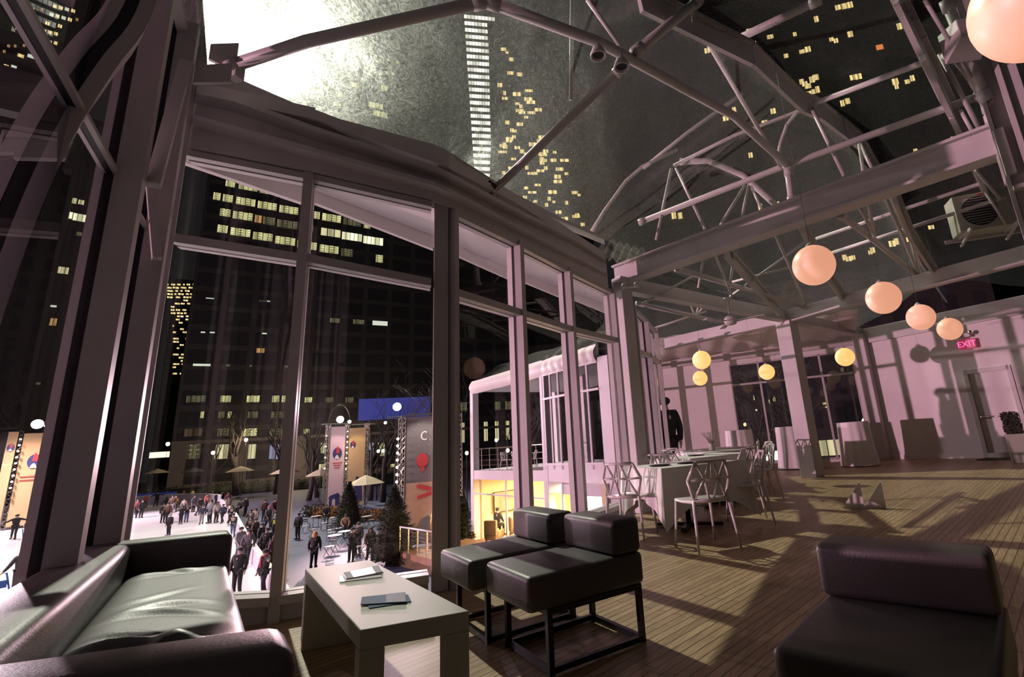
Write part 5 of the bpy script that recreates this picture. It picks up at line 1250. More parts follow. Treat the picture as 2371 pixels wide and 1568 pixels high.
# planter by the door and mat
e = empty('boxwood_planter', (14.35, -.62, 0), 0, 'white tapered planter with a clipped dark bush at the right edge', 'planter')
one('pot', GLOSSW, lambda b: b.prism([(-.17, -.17), (.17, -.17), (.17, .17), (-.17, .17)], 0, .6), e, False, .01)
rb = random.Random(8)
def leaves(b, c, sx, sy, sz, n, s, r):
    for _ in range(n):
        while True:
            p = Vector((r.uniform(-1, 1), r.uniform(-1, 1), r.uniform(-1, 1)))
            if max(abs(p.x), abs(p.y), abs(p.z)) > .45 and p.length < 1.35:
                break
        q = Vector((c[0] + p.x * sx, c[1] + p.y * sy, c[2] + p.z * sz))
        a = Vector((r.uniform(-1, 1), r.uniform(-1, 1), r.uniform(-1, 1))).normalized()
        t = a.orthogonal().normalized()
        u = a.cross(t)
        b.add([q - t * s, q + u * s * .6, q + t * s, q - u * s * .6], [(0, 1, 2, 3)])
one('bush', BUSH, lambda b: (b.box((0, 0, .8), (.26, .26, .42)), leaves(b, (0, 0, .82), .16, .16, .24, 700, .03, rb)), e)
m = MB()
mp = Vector(lerp(FARC, RIGHTE, .475)) + Vector((-.42, .12))
m.box((mp.x, mp.y, .008), (.6, .9, .016), math.atan2(dd.y, dd.x) + math.pi / 2)
tag(m.build('door_mat', DARK), 'black mat on the floor in front of the white door', 'mat')

# ------------------------------------------------------------------ hanging globes
GL = [(2.53, -.55, 2.75, .225, 0, 'largest peach globe lamp cut off by the top right corner'), (5.49, 1.03, 2.75, .215, 0, 'peach globe lamp below the main beam'),
      (7.86, .67, 2.75, .225, 0, 'second largest whole peach globe lamp, first of the receding row of three'), (10.07, .38, 2.75, .22, 0, 'middle peach globe lamp of the receding row of three'),
      (12.1, .03, 2.75, .22, 0, 'last peach globe lamp of the receding row, nearest the exit sign'), (10.86, 4.82, 2.75, .215, 1, 'amber globe lamp, upper of two hanging by the narrow window bays'),
      (13.7, 6.2, 2.65, .215, 1, 'amber globe lamp, lower of two hanging by the narrow window bays'), (14.2, 4.4, 2.62, .22, 1, 'amber globe lamp left of the square column'),
      (13.6, 2.25, 2.66, .225, 1, 'amber globe lamp right of the square column, against the far window')]
for (x, y, z, r, k, lab) in GL:
    e = empty('globe_lamp', (x, y, z), 0, lab, 'lamp', 'hanging globe lamps')
    one('globe', GLOBE_A if k else GLOBE, lambda b: b.ball((0, 0, 0), r, 36, 24), e, True)
    one('cap', STEEL, lambda b: b.lathe((0, 0, r - .005), [(.05, 0), (.05, .015), (.012, .05)], 14), e, True)
    top = {5.49: 5.7, 7.86: 5.7, 10.07: 5.62, 12.1: 5.45, 10.86: 3.95, 13.7: 3.8, 14.2: 3.95, 13.6: 4.25, 2.53: 5.0}[x] - z
    one('cord', WIRE, lambda b: b.tube([(0, 0, r + .03), (0, 0, top)], .003, 5), e)
# ------------------------------------------------------------------ ceiling fixtures
e = empty('ceiling_fan', (9.3, 3.42, 3.2), math.radians(20), 'white three-blade ceiling fan hanging under the beam', 'fan')
one('motor', STEEL, lambda b: b.lathe((0, 0, 0), [(.05, -.10), (.11, -.08), (.13, 0), (.10, .06), (.04, .10)], 20), e, True)
one('rod', STEEL, lambda b: b.tube([(0, 0, .08), (0, 0, .42)], .018), e, True)
one('canopy', STEEL, lambda b: b.lathe((0, 0, .36), [(.03, 0), (.08, .06), (.08, .09)], 16), e, True)
for k in range(3):
    a = k * 2.094 + .3
    one('blade', STEEL, lambda b: b.prism([(math.cos(a) * r - math.sin(a) * w, math.sin(a) * r + math.cos(a) * w) for r, w in ((.14, -.035), (.66, -.07), (.68, .06), (.14, .035))], -.03, -.018), e)
e = empty('condenser_unit', (9.30, -.72, 3.74), math.radians(200), 'white outdoor air conditioner unit on a bracket under the roof at right', 'air conditioner')
one('casing', GLOSSW, lambda b: b.box((0, 0, .3), (.32, .78, .58)), e, False, .012)
one('fan_grille', DARK, lambda b: b.lathe((0, 0, 0), [(.235, .165), (.22, .17)], 28), e)
fg = [c for c in e.children if c.name.startswith('fan_grille')][0]
fg.rotation_euler = (0, math.radians(90), 0)
fg.location = (0, -.08, .3)
def wires(b):
    for k in range(-5, 6):
        h = math.sqrt(max(.002, .22 ** 2 - (k * .04) ** 2))
        b.tube([(.178, -.08 - h, .3 + k * .04), (.178, -.08 + h, .3 + k * .04)], .005, 5)
one('guard_bars', STEEL, wires, e)
one('badge', mat('red_badge', (.6, .05, .05), .4), lambda b: b.box((.162, -.02, .555), (.006, .07, .035)), e)
def brk(b):
    for y in (-.3, .3):
        b.beam((-.18, y, .0), (.3, y, .0), .04, .04)
        b.beam((.28, y, .0), (-.16, y, -.12), .03, .03)
    b.beam((-.16, -.5, -.02), (-.16, .5, -.02), .04, .05)
one('bracket', STEEL, brk, e)
for (p, lab, r) in (((3.29, 2.10, 4.60), 'round spotlight clamped to the roof pipe, left of two', .075), ((3.46, 1.96, 4.50), 'round spotlight under the roof pipe joint, right of two', .075)):
    e = empty('spotlight', p, 0, lab, 'light', 'roof spotlights')
    one('housing', STEEL, lambda b: b.lathe((0, 0, 0), [(.02, .09), (r * .6, .07), (r, -.01), (r, -.03), (r * .85, -.03), (r * .7, 0), (.01, .01)], 20), e, True)
    one('clamp', STEEL, lambda b: b.tube([(0, 0, .08), (.02, 0, .17)], .012), e, True)
    one('lens', DARK, lambda b: b.lathe((0, 0, -.012), [(r * .68, 0), (.01, .003)], 18), e)
e = empty('flood_lamp', (5.62, -.72, 4.72), math.radians(30), 'boxy white floodlight housing bracketed to the right edge column', 'light')
one('housing', STEEL, lambda b: b.prism([(-.1, -.14), (.16, -.17), (.16, .17), (-.1, .14)], [-.1, -.2, -.2, -.1], [.1, .14, .14, .1]), e, False, .008)
one('lens', DARK, lambda b: b.box((.163, 0, -.03), (.01, .28, .28)), e)
one('arm', STEEL, lambda b: b.tube([(-.02, -.05, 0), (.3, -.28, .1)], .02), e)
e = empty('emergency_light', (6.62, 4.0, 3.46), math.radians(-60), 'twin head emergency light under the beam beside the big column', 'light')
one('battery_box', STEEL, lambda b: b.box((0, 0, .04), (.16, .08, .08)), e, False, .008)
for s in (-1, 1):
    one('lamp_head', STEEL, lambda b: b.ball((s * .10, -.05, .02), .05), e, True)
# ------------------------------------------------------------------ people
def skinned(name, V, Ed, root, sub=1):
    me = bpy.data.meshes.new(name)
    me.from_pydata([v[0] for v in V], Ed, [])
    o = bpy.data.objects.new('tmp_skin', me)
    COL.objects.link(o)
    md = o.modifiers.new('s', 'SKIN')
    md.use_smooth_shade = True
    for i, v in enumerate(V):
        r = v[1] if isinstance(v[1], tuple) else (v[1], v[1])
        me.skin_vertices[0].data[i].radius = r
    me.skin_vertices[0].data[root].use_root = True
    sb = o.modifiers.new('d', 'SUBSURF')
    sb.levels = sub
    sb.render_levels = sub
    bpy.context.view_layer.update()
    dg = bpy.context.evaluated_depsgraph_get()
    r = bpy.data.meshes.new_from_object(o.evaluated_get(dg))
    r.name = name
    r.polygons.foreach_set('use_smooth', [True] * len(r.polygons))
    bpy.data.objects.remove(o)
    r.materials.clear()
    r.materials.append(None)
    return r
H_ = 1.0
POSES = {  # left/right: elbow, wrist, knee, ankle offsets (x outward, y forward negative, z)
    'stand': dict(el=[(.135, .0, .635), (.135, .0, .635)], wr=[(.14, -.03, .49), (.14, -.03, .49)], kn=[(.05, -.01, .28), (.05, -.01, .28)], an=[(.055, .01, .045), (.055, .01, .045)]),
    'walk': dict(el=[(.135, .05, .64), (.135, -.05, .64)], wr=[(.13, .06, .50), (.12, -.13, .53)], kn=[(.045, -.07, .29), (.045, .02, .28)], an=[(.045, -.08, .05), (.045, .14, .07)]),
    'skate': dict(el=[(.17, .05, .66), (.15, -.06, .64)], wr=[(.22, .07, .54), (.15, -.17, .58)], kn=[(.06, -.09, .29), (.08, .03, .29)], an=[(.05, -.03, .045), (.15, .17, .09)], lean=-.06),
    'armsout': dict(el=[(.23, -.02, .74), (.23, .02, .72)], wr=[(.36, -.04, .72), (.35, .0, .66)], kn=[(.05, -.03, .28), (.06, .02, .28)], an=[(.05, .0, .045), (.08, .08, .05)]),
    'photo': dict(el=[(.13, -.10, .70), (.13, -.10, .70)], wr=[(.05, -.16, .85), (.05, -.16, .85)], kn=[(.05, -.01, .28), (.05, .01, .28)], an=[(.055, .01, .045), (.055, .01, .045)]),
    'lean': dict(el=[(.14, -.14, .62), (.14, -.14, .62)], wr=[(.09, -.24, .60), (.09, -.24, .60)], kn=[(.05, .0, .28), (.05, .03, .28)], an=[(.055, .03, .045), (.055, .06, .045)], lean=-.11),
    'point': dict(el=[(.20, -.06, .74), (.135, .0, .64)], wr=[(.30, -.12, .76), (.14, -.05, .49)], kn=[(.05, -.04, .28), (.05, .03, .28)], an=[(.055, -.03, .045), (.055, .08, .045)]),
    'hold': dict(el=[(.15, .0, .64), (.17, -.03, .65)], wr=[(.17, -.04, .50), (.25, -.06, .54)], kn=[(.04, -.01, .28), (.045, .0, .28)], an=[(.045, .01, .045), (.05, .03, .045)]),
    'sit': dict(el=[(.135, -.05, .64), (.135, -.05, .64)], wr=[(.09, -.19, .57), (.09, -.19, .57)], kn=[(.06, -.25, .50), (.06, -.25, .50)], an=[(.06, -.24, .23), (.06, -.26, .23)], drop=-.19),
}
def joints(p):
    d = POSES[p]
    ln = d.get('lean', 0)
    J = {'pelvis': (0, 0, .53), 'waist': (0, ln * .3, .61), 'chest': (0, ln * .75, .73), 'neck': (0, ln, .835), 'head': (0, ln - .012, .905), 'top': (0, ln - .01, .955), 'nose': (0, ln - .075, .905), 'chin': (0, ln - .035, .872)}
    for i, s in enumerate((1, -1)):
        sh = lambda q: (q[0] * s, q[1] + ln * .8, q[2])
        J['sh%d' % i] = (.098 * s, ln * .85, .795)
        J['el%d' % i] = sh(d['el'][i])
        J['wr%d' % i] = sh(d['wr'][i])
        J['hip%d' % i] = (.05 * s, 0, .50)
        k, a = d['kn'][i], d['an'][i]
        J['kn%d' % i] = (k[0] * s, k[1], k[2])
        J['an%d' % i] = (a[0] * s, a[1], a[2])
    if 'drop' in d:
        pass
    return J
MESHC = {}
def pmesh(pose, what):
    key = (pose, what)
    if key in MESHC:
        return MESHC[key]
    J = joints(pose)
    V, Ed, ix = [], [], {}
    def v(n, r, par=None, pos=None):
        ix[n] = len(V)
        V.append((pos or J[n], r))
        if par:
            Ed.append((ix[par], ix[n]))
    if what == 'body':
        v('pelvis', .070)
        v('waist', .064, 'pelvis')
        v('chest', .075, 'waist')
        v('neck', .030, 'chest')
        v('head', .052, 'neck')
        v('top', .038, 'head')
        v('nose', .010, 'head')
        for i, s in enumerate((1, -1)):
            v('sh%d' % i, .037, 'chest')
            v('el%d' % i, .027, 'sh%d' % i)
            v('wr%d' % i, .019, 'el%d' % i)
            w, e_ = Vector(J['wr%d' % i]), Vector(J['el%d' % i])
            d = (w - e_).normalized()
            side = d.cross(Vector((0, 0, 1)))
            side = side.normalized() if side.length > .1 else Vector((0, -1, 0))
            v('palm%d' % i, (.021, .012), 'wr%d' % i, tuple(w + d * .035))
            fw_ = Vector((0, -1, 0))
            ax = d.cross(Vector((s, 0, 0)))
            ax = ax.normalized() if ax.length > .1 else side
            for q in range(4):
                o_ = ax * (.0075 * (q - 1.5) * 1.4)
                L = (.036, .042, .039, .030)[q]
                v('f%d%d' % (i, q), .0058, 'palm%d' % i, tuple(w + d * (.052) + o_))
                v('g%d%d' % (i, q), .0045, 'f%d%d' % (i, q), tuple(w + d * (.052 + L * .8) + o_ + fw_ * .008))
            v('t%d' % i, .0062, 'palm%d' % i, tuple(w + d * .045 + ax * .024))
            v('hip%d' % i, .052, 'pelvis')
            v('kn%d' % i, .036, 'hip%d' % i)
            v('an%d' % i, .023, 'kn%d' % i)
            a = Vector(J['an%d' % i])
            v('toe%d' % i, .02, 'an%d' % i, tuple(a + Vector((.008 * s, -.075, -.022))))
    elif what in ('jacket', 'coat'):
        v('waist', (.088, .076))
        v('pelvis', (.094, .084), 'waist')
        hem = .455 if what == 'jacket' else .33
        v('hem', (.098, .088) if what == 'jacket' else (.11, .10), 'pelvis', (0, .0, hem))
        v('chest', (.098, .086), 'waist')
        v('col', .043, 'chest', tuple(Vector(J['neck']) + Vector((0, 0, -.012))))
        for i in range(2):
            v('sh%d' % i, .050, 'chest')
            v('el%d' % i, .038, 'sh%d' % i)
            w, e_ = Vector(J['wr%d' % i]), Vector(J['el%d' % i])
            v('cu%d' % i, .028, 'el%d' % i, tuple(w))
    elif what == 'trousers':
        v('pelvis', .082)
        for i in range(2):
            v('hip%d' % i, .058, 'pelvis')
            v('kn%d' % i, .044, 'hip%d' % i)
            a = Vector(J['an%d' % i])
            v('an%d' % i, .032, 'kn%d' % i, tuple(a + Vector((0, 0, .015))))
    r = skinned('person_' + what, V, Ed, 0, 2 if what == 'body' else 1)
    MESHC[key] = r
    return r
def hair_mesh(kind, pose):
    key = ('hair', kind, pose)
    if key in MESHC:
        return MESHC[key]
    J = joints(pose)
    h = Vector(J['head'])
    m = MB()
    if kind == 'short':
        m.ball((h.x, h.y + .010, h.z + .022), .060, 16, 10, (1, 1.05, .82))
    elif kind == 'hat':
        m.ball((h.x, h.y + .006, h.z + .034), .062, 16, 10, (1, 1.05, .75))
        m.lathe((h.x, h.y + .003, h.z + .008), [(.06, 0), (.067, .006), (.067, .028), (.06, .034)], 16, cap=False)
    else:
        m.ball((h.x, h.y + .012, h.z + .020), .064, 16, 10, (1, 1.02, .86))
        m.ball((h.x, h.y + .034, h.z - .055), .060, 14, 10, (1.05, .6, 1.35))
        for s in (-1, 1):
            m.ball((h.x + s * .050, h.y + .004, h.z - .04), .022, 10, 8, (1, 1.3, 2.6))
    o = m.build('t', None, None, True)
    me = o.data
    me.materials.append(None)
    bpy.data.objects.remove(o)
    MESHC[key] = me
    return me
def shoe_mesh(pose, i, skate):
    key = ('shoe', pose, i, skate)
    if key in MESHC:
        return MESHC[key]
    a = Vector(joints(pose)['an%d' % i])
    s = 1 if i == 0 else -1
    m = MB()
    z = a.z - .045
    m.prism([(a.x - .024, a.y + .035), (a.x + .024, a.y + .035), (a.x + .030, a.y - .05), (a.x + .012 * s + .014, a.y - .095), (a.x + .012 * s - .014, a.y - .095), (a.x - .030, a.y - .05)], z + (.012 if skate else 0), [z + .055, z + .055, z + .048, z + .034, z + .034, z + .048])
    m.tube([(a.x, a.y + .005, z + .03), (a.x, a.y + .005, z + .10)], [.032, .030], 10)
    if skate:
        m.box((a.x + .006 * s, a.y - .03, z + .006), (.006, .14, .018))
    o = m.build('t', None, None, True)
    me = o.data
    me.materials.append(None)
    bpy.data.objects.remove(o)
    MESHC[key] = me
    return me
def inst(name, me, mt, parent=None):
    o = bpy.data.objects.new(name, me)
    COL.objects.link(o)
    if parent is not None:
        o.parent = parent
    o.material_slots[0].link = 'OBJECT'
    o.material_slots[0].material = mt
    return o
SKIN = mat('skin', (.50, .33, .26), .55)
PC = {'white': (.7, .68, .7), 'navy': (.03, .035, .07), 'red': (.42, .03, .04), 'darkred': (.16, .025, .03), 'black': (.014, .013, .016), 'brown': (.13, .075, .055), 'brown2': (.08, .05, .04), 'ochre': (.40, .24, .06), 'beige': (.42, .33, .28),
      'grey': (.28, .27, .30), 'grey2': (.11, .10, .12), 'cream': (.55, .45, .40), 'stripe': (.6, .12, .1), 'hivis': (.55, .65, .06), 'dark': (.03, .027, .032), 'maroon': (.10, .035, .06), 'plaid': (.10, .08, .10), 'charcoal': (.035, .033, .033),
      'tan': (.38, .24, .15), 'paleblue': (.34, .36, .48), 'denim': (.09, .11, .20), 'khaki': (.34, .28, .24), 'purple': (.12, .05, .16), 'yellowback': (.016, .015, .016), 'pink': (.6, .12, .22), 'blond': (.55, .33, .17), 'auburn': (.20, .075, .04), 'hat': (.012, .012, .014)}
PM = {}
def pmat(k):
    if k not in PM:
        PM[k] = mat('cloth_' + k, PC[k], .8)
    return PM[k]
HAIRC = {'dark': 'dark', 'brown': 'brown2', 'grey': 'grey', 'blond': 'blond', 'auburn': 'auburn', 'hat': 'hat', 'pink': 'pink'}
def person(x, y, z, h, pose, rot, coat, legs, hair, extra, lab, skate=False, wide=.84, longc=False, longh=False):
    o = inst('person', pmesh(pose, 'body'), SKIN)
    o.location = (x, y, z)
    o.rotation_euler = (0, 0, rot)
    o.scale = (h / .965 * wide, h / .965 * wide, h / .965)
    tag(o, lab, 'person', 'people outside' if z < -1 else None)
    inst('coat' if longc else 'jacket', pmesh(pose, 'coat' if longc else 'jacket'), pmat(coat), o)
    inst('trousers', pmesh(pose, 'trousers'), pmat(legs), o)
    for i in range(2):
        inst('skate' if skate else 'shoe', shoe_mesh(pose, i, skate), pmat('navy' if (skate and (i + int(x * 10)) % 3 == 0) else 'dark'), o)
    hk = 'hat' if hair in ('hat', 'pink') else ('long' if (longh or hair in ('blond', 'auburn', 'brown')) else 'short')
    inst('hat' if hk == 'hat' else 'hair', hair_mesh(hk, pose), pmat(HAIRC.get(hair, 'dark')), o)
    J = joints(pose)
    if extra == 'scarf':
        n = Vector(J['neck'])
        m = MB()
        m.lathe((n.x, n.y, n.z - .02), [(.05, 0), (.058, .015), (.05, .03)], 14, cap=False)
        m.box((n.x - .02, n.y - .075, n.z - .13), (.04, .02, .24))
        k = m.build('scarf', pmat('red'), o, True)
    if extra == 'pack':
        m = MB()
        m.ball((0, .10, .70), .085, 14, 10, (1, .7, 1.35))
        m.build('backpack', pmat('grey2'), o, True)
    if coat == 'yellowback':
        m = MB()
        m.box((0, .088, .70), (.11, .02, .15))
        m.build('back_panel', pmat('hivis'), o)
    if coat == 'stripe':
        m = MB()
        for q in range(3):
            m.lathe((0, 0, .56 + q * .07), [(.093, 0), (.096, .015), (.093, .03)], 18, cap=False)
        m.build('white_stripes', pmat('white'), o, True)
    if pose == 'photo':
        w = Vector(J['wr0'])
        m = MB()
        m.box((0, w.y - .035, w.z + .03), (.07, .012, .04))
        m.build('phone', pmat('dark'), o)
    return o
rp = random.Random(17)
for (x, y, h, pose, coat, legs, hair, extra, lab) in PEOPLE:
    yaw = {'blond': math.pi + .4}.get(hair, rp.uniform(-1.0, 1.0))
    face = math.atan2(-x, y) + yaw * .9 if hair != 'blond' else math.atan2(-x, y) + 2.9
    d_ = math.hypot(x, y)
    if d_ > 150:
        k = 100.0 / d_
        x, y, = x * k, y * k
    if extra == 'navy':
        extra = ''
    ice = (x < 24 and y > 16 and pose != 'sit' and ('ska' in lab or 'ice' in lab or 'rink edge' in lab))
    if pose == 'sit':
        z = -3.5 - .26 * h + .18
    else:
        z = -3.47 if ice else -3.5
    if hair == 'auburn':
        face = math.atan2(-x, y) + .15
    if pose == 'point':
        face = math.atan2(-x, y) - 1.0
    if hair == 'hat' and pose == 'armsout':
        face = math.atan2(-x, y) - .3
    if coat == 'yellowback':
        face = math.atan2(-x, y) + 2.9
    sp = 'long' in lab and 'coat' in lab or 'knee-length' in lab or coat in ('grey', 'beige', 'charcoal', 'grey2')
    person(x, y, z, h, pose, face, coat, legs, hair, extra, lab, ice, 1.1, bool(sp), 'long hair' in lab or 'woman' in lab)
# standing man indoors, seen from behind, half hidden by the end post
person(9.77, 5.33, 0, 1.9, 'stand', math.radians(140), 'black', 'black', 'dark', '', 'large person in black with short hair standing half hidden by the last window post', False, 1.12)
# blue skating aid
e = empty('skating_aid', (6.85, 63.6, -3.47), .3, 'blue plastic skating aid pushed by a skater in the left window', 'skating aid')
one('frame', mat('blue_plastic', (.03, .13, .45), .5), lambda b: (b.tube([(-.25, .3, .05), (-.25, -.25, .05), (-.2, .2, .85), (.2, .2, .85), (.25, -.25, .05), (.25, .3, .05)], .035), b.box((0, .0, .45), (.36, .05, .3))), e)
e = empty('skating_aid', (3.25, 34.2, -3.47), .3, 'blue plastic skating aid behind the reddish haired skater', 'skating aid')
one('frame', mat('blue_plastic', (.03, .13, .45), .5), lambda b: (b.tube([(-.2, .3, .05), (-.2, -.25, .05), (-.17, .2, .85), (.17, .2, .85), (.2, -.25, .05), (.2, .3, .05)], .035), b.box((0, .0, .45), (.3, .05, .3))), e)

# ------------------------------------------------------------------ rink wall
m = MB()
cap_ = MB()
RW = [(-40, 106), (-10, 107.5), (12.0, 106.5), (21.1, 103.1), (24.5, 96.1), (25.4, 86.7), (24.2, 76.4), (20.5, 62.2), (17.0, 50.0), (13.8, 39.3), (10.7, 28.6), (8.3, 20.1), (7.2, 16.2), (6.7, 12)]
for i, (a, b_) in enumerate(zip(RW[:-1], RW[1:])):
    hh = -2.25 if i < 6 else -2.75
    m.beam((a[0], a[1], (hh - 3.5) / 2), (b_[0], b_[1], (hh - 3.5) / 2), .12, hh + 3.5)
    cap_.beam((a[0], a[1], hh + .03), (b_[0], b_[1], hh + .03), .2, .07)
w_ = m.build('rink_barrier', RINKW)
tag(w_, 'curved grey dasher barrier around the ice rink', 'barrier')
cap_.build('rail_cap', RAILW, w_)
m = MB()
for a, b_ in zip(RW[1:4], RW[2:5]):
    m.beam((a[0] + .4, a[1] + .4, -2.05), (b_[0] + .4, b_[1] + .4, -2.05), .06, .28)
m.build('blue_band', mat('blue_band', (.05, .08, .42), .5, emit=(.06, .1, .7), strength=.06), w_)

# ------------------------------------------------------------------ banner towers
def truss(b, p, z0, z1, w, r=.03):
    q = [(p[0] + sx * w / 2, p[1] + sy * w / 2) for sx, sy in ((-1, -1), (1, -1), (1, 1), (-1, 1))]
    for c in q:
        b.tube([(c[0], c[1], z0), (c[0], c[1], z1)], r, 6)
    n = int((z1 - z0) / w)
    for i in range(n):
        za, zb = z0 + (z1 - z0) * i / n, z0 + (z1 - z0) * (i + 1) / n
        for k in range(4):
            a, c = q[k], q[(k + 1) % 4]
            if i % 2:
                a, c = c, a
            b.tube([(a[0], a[1], za), (c[0], c[1], zb)], r * .6, 5)
def banner(parent, a, b_, z0, z1, m, nm='banner'):
    d = (Vector(b_) - Vector(a)).normalized()
    one(nm, m, lambda q: q.beam((a[0], a[1], (z0 + z1) / 2), (b_[0], b_[1], (z0 + z1) / 2), .03, z1 - z0), parent)
def face_pt(a, b_, t, z, off=.06):
    p = Vector(a).lerp(Vector(b_), t)
    n = Vector((-p.x, -p.y)).normalized()
    return Vector((p.x + n.x * off, p.y + n.y * off, z)), (Vector(b_) - Vector(a)).normalized()
def shape(parent, nm, m, a, b_, t, z, outline, off=.06):
    c, d = face_pt(a, b_, t, z, off)
    d3 = Vector((d.x, d.y, 0))
    n = Vector((-c.x, -c.y, 0)).normalized() * .012
    mb = MB()
    P = [c + d3 * x + Vector((0, 0, y)) for x, y in outline]
    k = len(P)
    mb.add([p for p in P] + [p + n for p in P], [tuple(range(k)), tuple(range(2 * k - 1, k - 1, -1))] + [(i, (i + 1) % k, k + (i + 1) % k, k + i) for i in range(k)])
    return mb.build(nm, m, parent)
def oval(rx, ry, n=18, a0=0, a1=2 * math.pi):
    return [(rx * math.cos(a0 + (a1 - a0) * i / n), ry * math.sin(a0 + (a1 - a0) * i / n)) for i in range(n + 1)]
BPINK = mat('pale_pink_banner', (.72, .56, .55), .6)
BTAN = mat('tan_banner', (.62, .44, .22), .6)
BGREY = mat('charcoal_banner', (.17, .16, .17), .6)
BNAVY = mat('navy_print', (.035, .04, .14), .6)
BRED = mat('red_print', (.5, .05, .06), .6)
BWHITE = mat('white_print', (.75, .72, .74), .6)
def emblem(par, a, b_, t, z, s):
    shape(par, 'emblem', BNAVY, a, b_, t, z, oval(.30 * s, .42 * s, 22), .04)
    shape(par, 'emblem_figure', BRED, a, b_, t, z + .12 * s, [(-.10 * s, -.1 * s), (.12 * s, -.12 * s), (.16 * s, .12 * s), (.06 * s, .34 * s), (-.02 * s, .40 * s), (-.06 * s, .22 * s)], .056)
    shape(par, 'emblem_base', BWHITE, a, b_, t, z - .25 * s, [(-.16 * s, -.14 * s), (.16 * s, -.14 * s), (.10 * s, .02 * s), (.03 * s, .14 * s), (-.05 * s, .13 * s), (-.12 * s, .02 * s)], .056)
def flood(parent, p, g, r=.22):
    f = one('floodlight', BLACKM, lambda b: b.lathe((0, 0, 0), [(r * .5, -.28), (r * .9, -.2), (r, 0)], 14), parent, True)
    f.location = p
    d = Vector((-p[0], -p[1], -.8))
    f.rotation_euler = d.to_track_quat('Z', 'Y').to_euler()
    l_ = one('lens', g, lambda b: b.lathe((0, 0, .01), [(r * .95, 0), (r * .5, .03), (.01, .04)], 14), f)
    return f
def pl(az, d):
    return (d * math.cos(math.radians(az)), d * math.sin(math.radians(az)))
e = empty('banner_tower', pl(62.6, 55) + (-3.5,), 0, 'truss tower with a pale pink banner and a tan banner beside the rink', 'banner tower')
def kid(o, par=e):
    o.parent = par
    o.location = Vector(o.location) - Vector(par.location)
    return o
def tower(e, builder):
    hold = empty('hold')
    builder(hold)
    for o in list(hold.children):
        o.parent = e
        o.location = Vector(o.location) - Vector(e.location)
    bpy.data.objects.remove(hold)
def tl_(h):
    a, b_, c, d = pl(64.0, 55), pl(62.7, 55), pl(62.35, 55), pl(60.85, 55)
    banner(h, a, b_, -3.3, 4.1, BPINK)
    banner(h, c, d, -3.2, 3.9, BTAN)
    for p in (pl(64.25, 55.2), pl(62.52, 55.2), pl(60.7, 55.2)):
        one('lattice_post', CHROME, lambda b: truss(b, p, -3.5, 4.3, .3), h)
    one('cross_bar', CHROME, lambda b: (b.tube([pl(64.9, 55) + (4.35,), pl(62.2, 55) + (4.35,)], .05), b.tube([pl(62.5, 55) + (4.2,), pl(60.0, 55) + (4.2,)], .05)), h)
    c0, dv = Vector(pl(63.3, 55)), (Vector(pl(62.3, 55)) - Vector(pl(64.3, 55))).normalized()
    one('arch_pipe', CHROME, lambda b: b.tube([(c0.x + dv.x * .95 * math.cos(t), c0.y + dv.y * .95 * math.cos(t), 4.3 + 1.9 * math.sin(t)) for t in [math.pi * i / 14 for i in range(15)]], .05), h)
    emblem(h, a, b_, .5, 1.6, 1.3)
    for q in range(3):
        shape(h, 'red_print_band', BRED, a, b_, .55, .72 - q * .22, [(-.42 + q * .08, -.045), (.42 - q * .1, -.045), (.42 - q * .1, .045), (-.42 + q * .08, .045)], .04)
    shape(h, 'kiosk_print', BNAVY, a, b_, .45, -2.6, [(-.42, -.55), (-.2, -.55), (-.2, .0), (-.05, .2), (.1, .0), (.1, -.55), (.45, -.55), (.45, .25), (.52, .3), (.30, .62), (-.35, .42), (-.5, .2), (-.42, .15)], .04)
    emblem(h, c, d, .25, 2.3, .8)
    shape(h, 'figure_print', BNAVY, c, d, .6, -1.2, [(-.5, -1.7), (.5, -1.7), (.42, -.4), (.25, .2), (.05, .55), (-.12, .5), (-.15, .2), (-.25, -.4)], .04)
    for t in range(8):
        one('string_bulb', LAMPW, lambda b: b.ball(pl(62.5, 54.7) + (3.6 - t * .5,), .07, 8, 6), h)
        if t % 2 == 0:
            one('string_bulb', LAMPW, lambda b: b.ball(pl(64.4, 54.7) + (3.3 - t * .5,), .06, 8, 6), h)
    flood(h, pl(63.25, 54.6) + (4.75,), FLOODG, .34)
    flood(h, pl(62.4, 54.6) + (4.5,), FLOODG, .16)
tower(e, tl_)
e = empty('banner_tower', pl(54.4, 29) + (-3.5,), 0, 'truss tower with a charcoal and wood-tone banner showing a red balloon', 'banner tower')
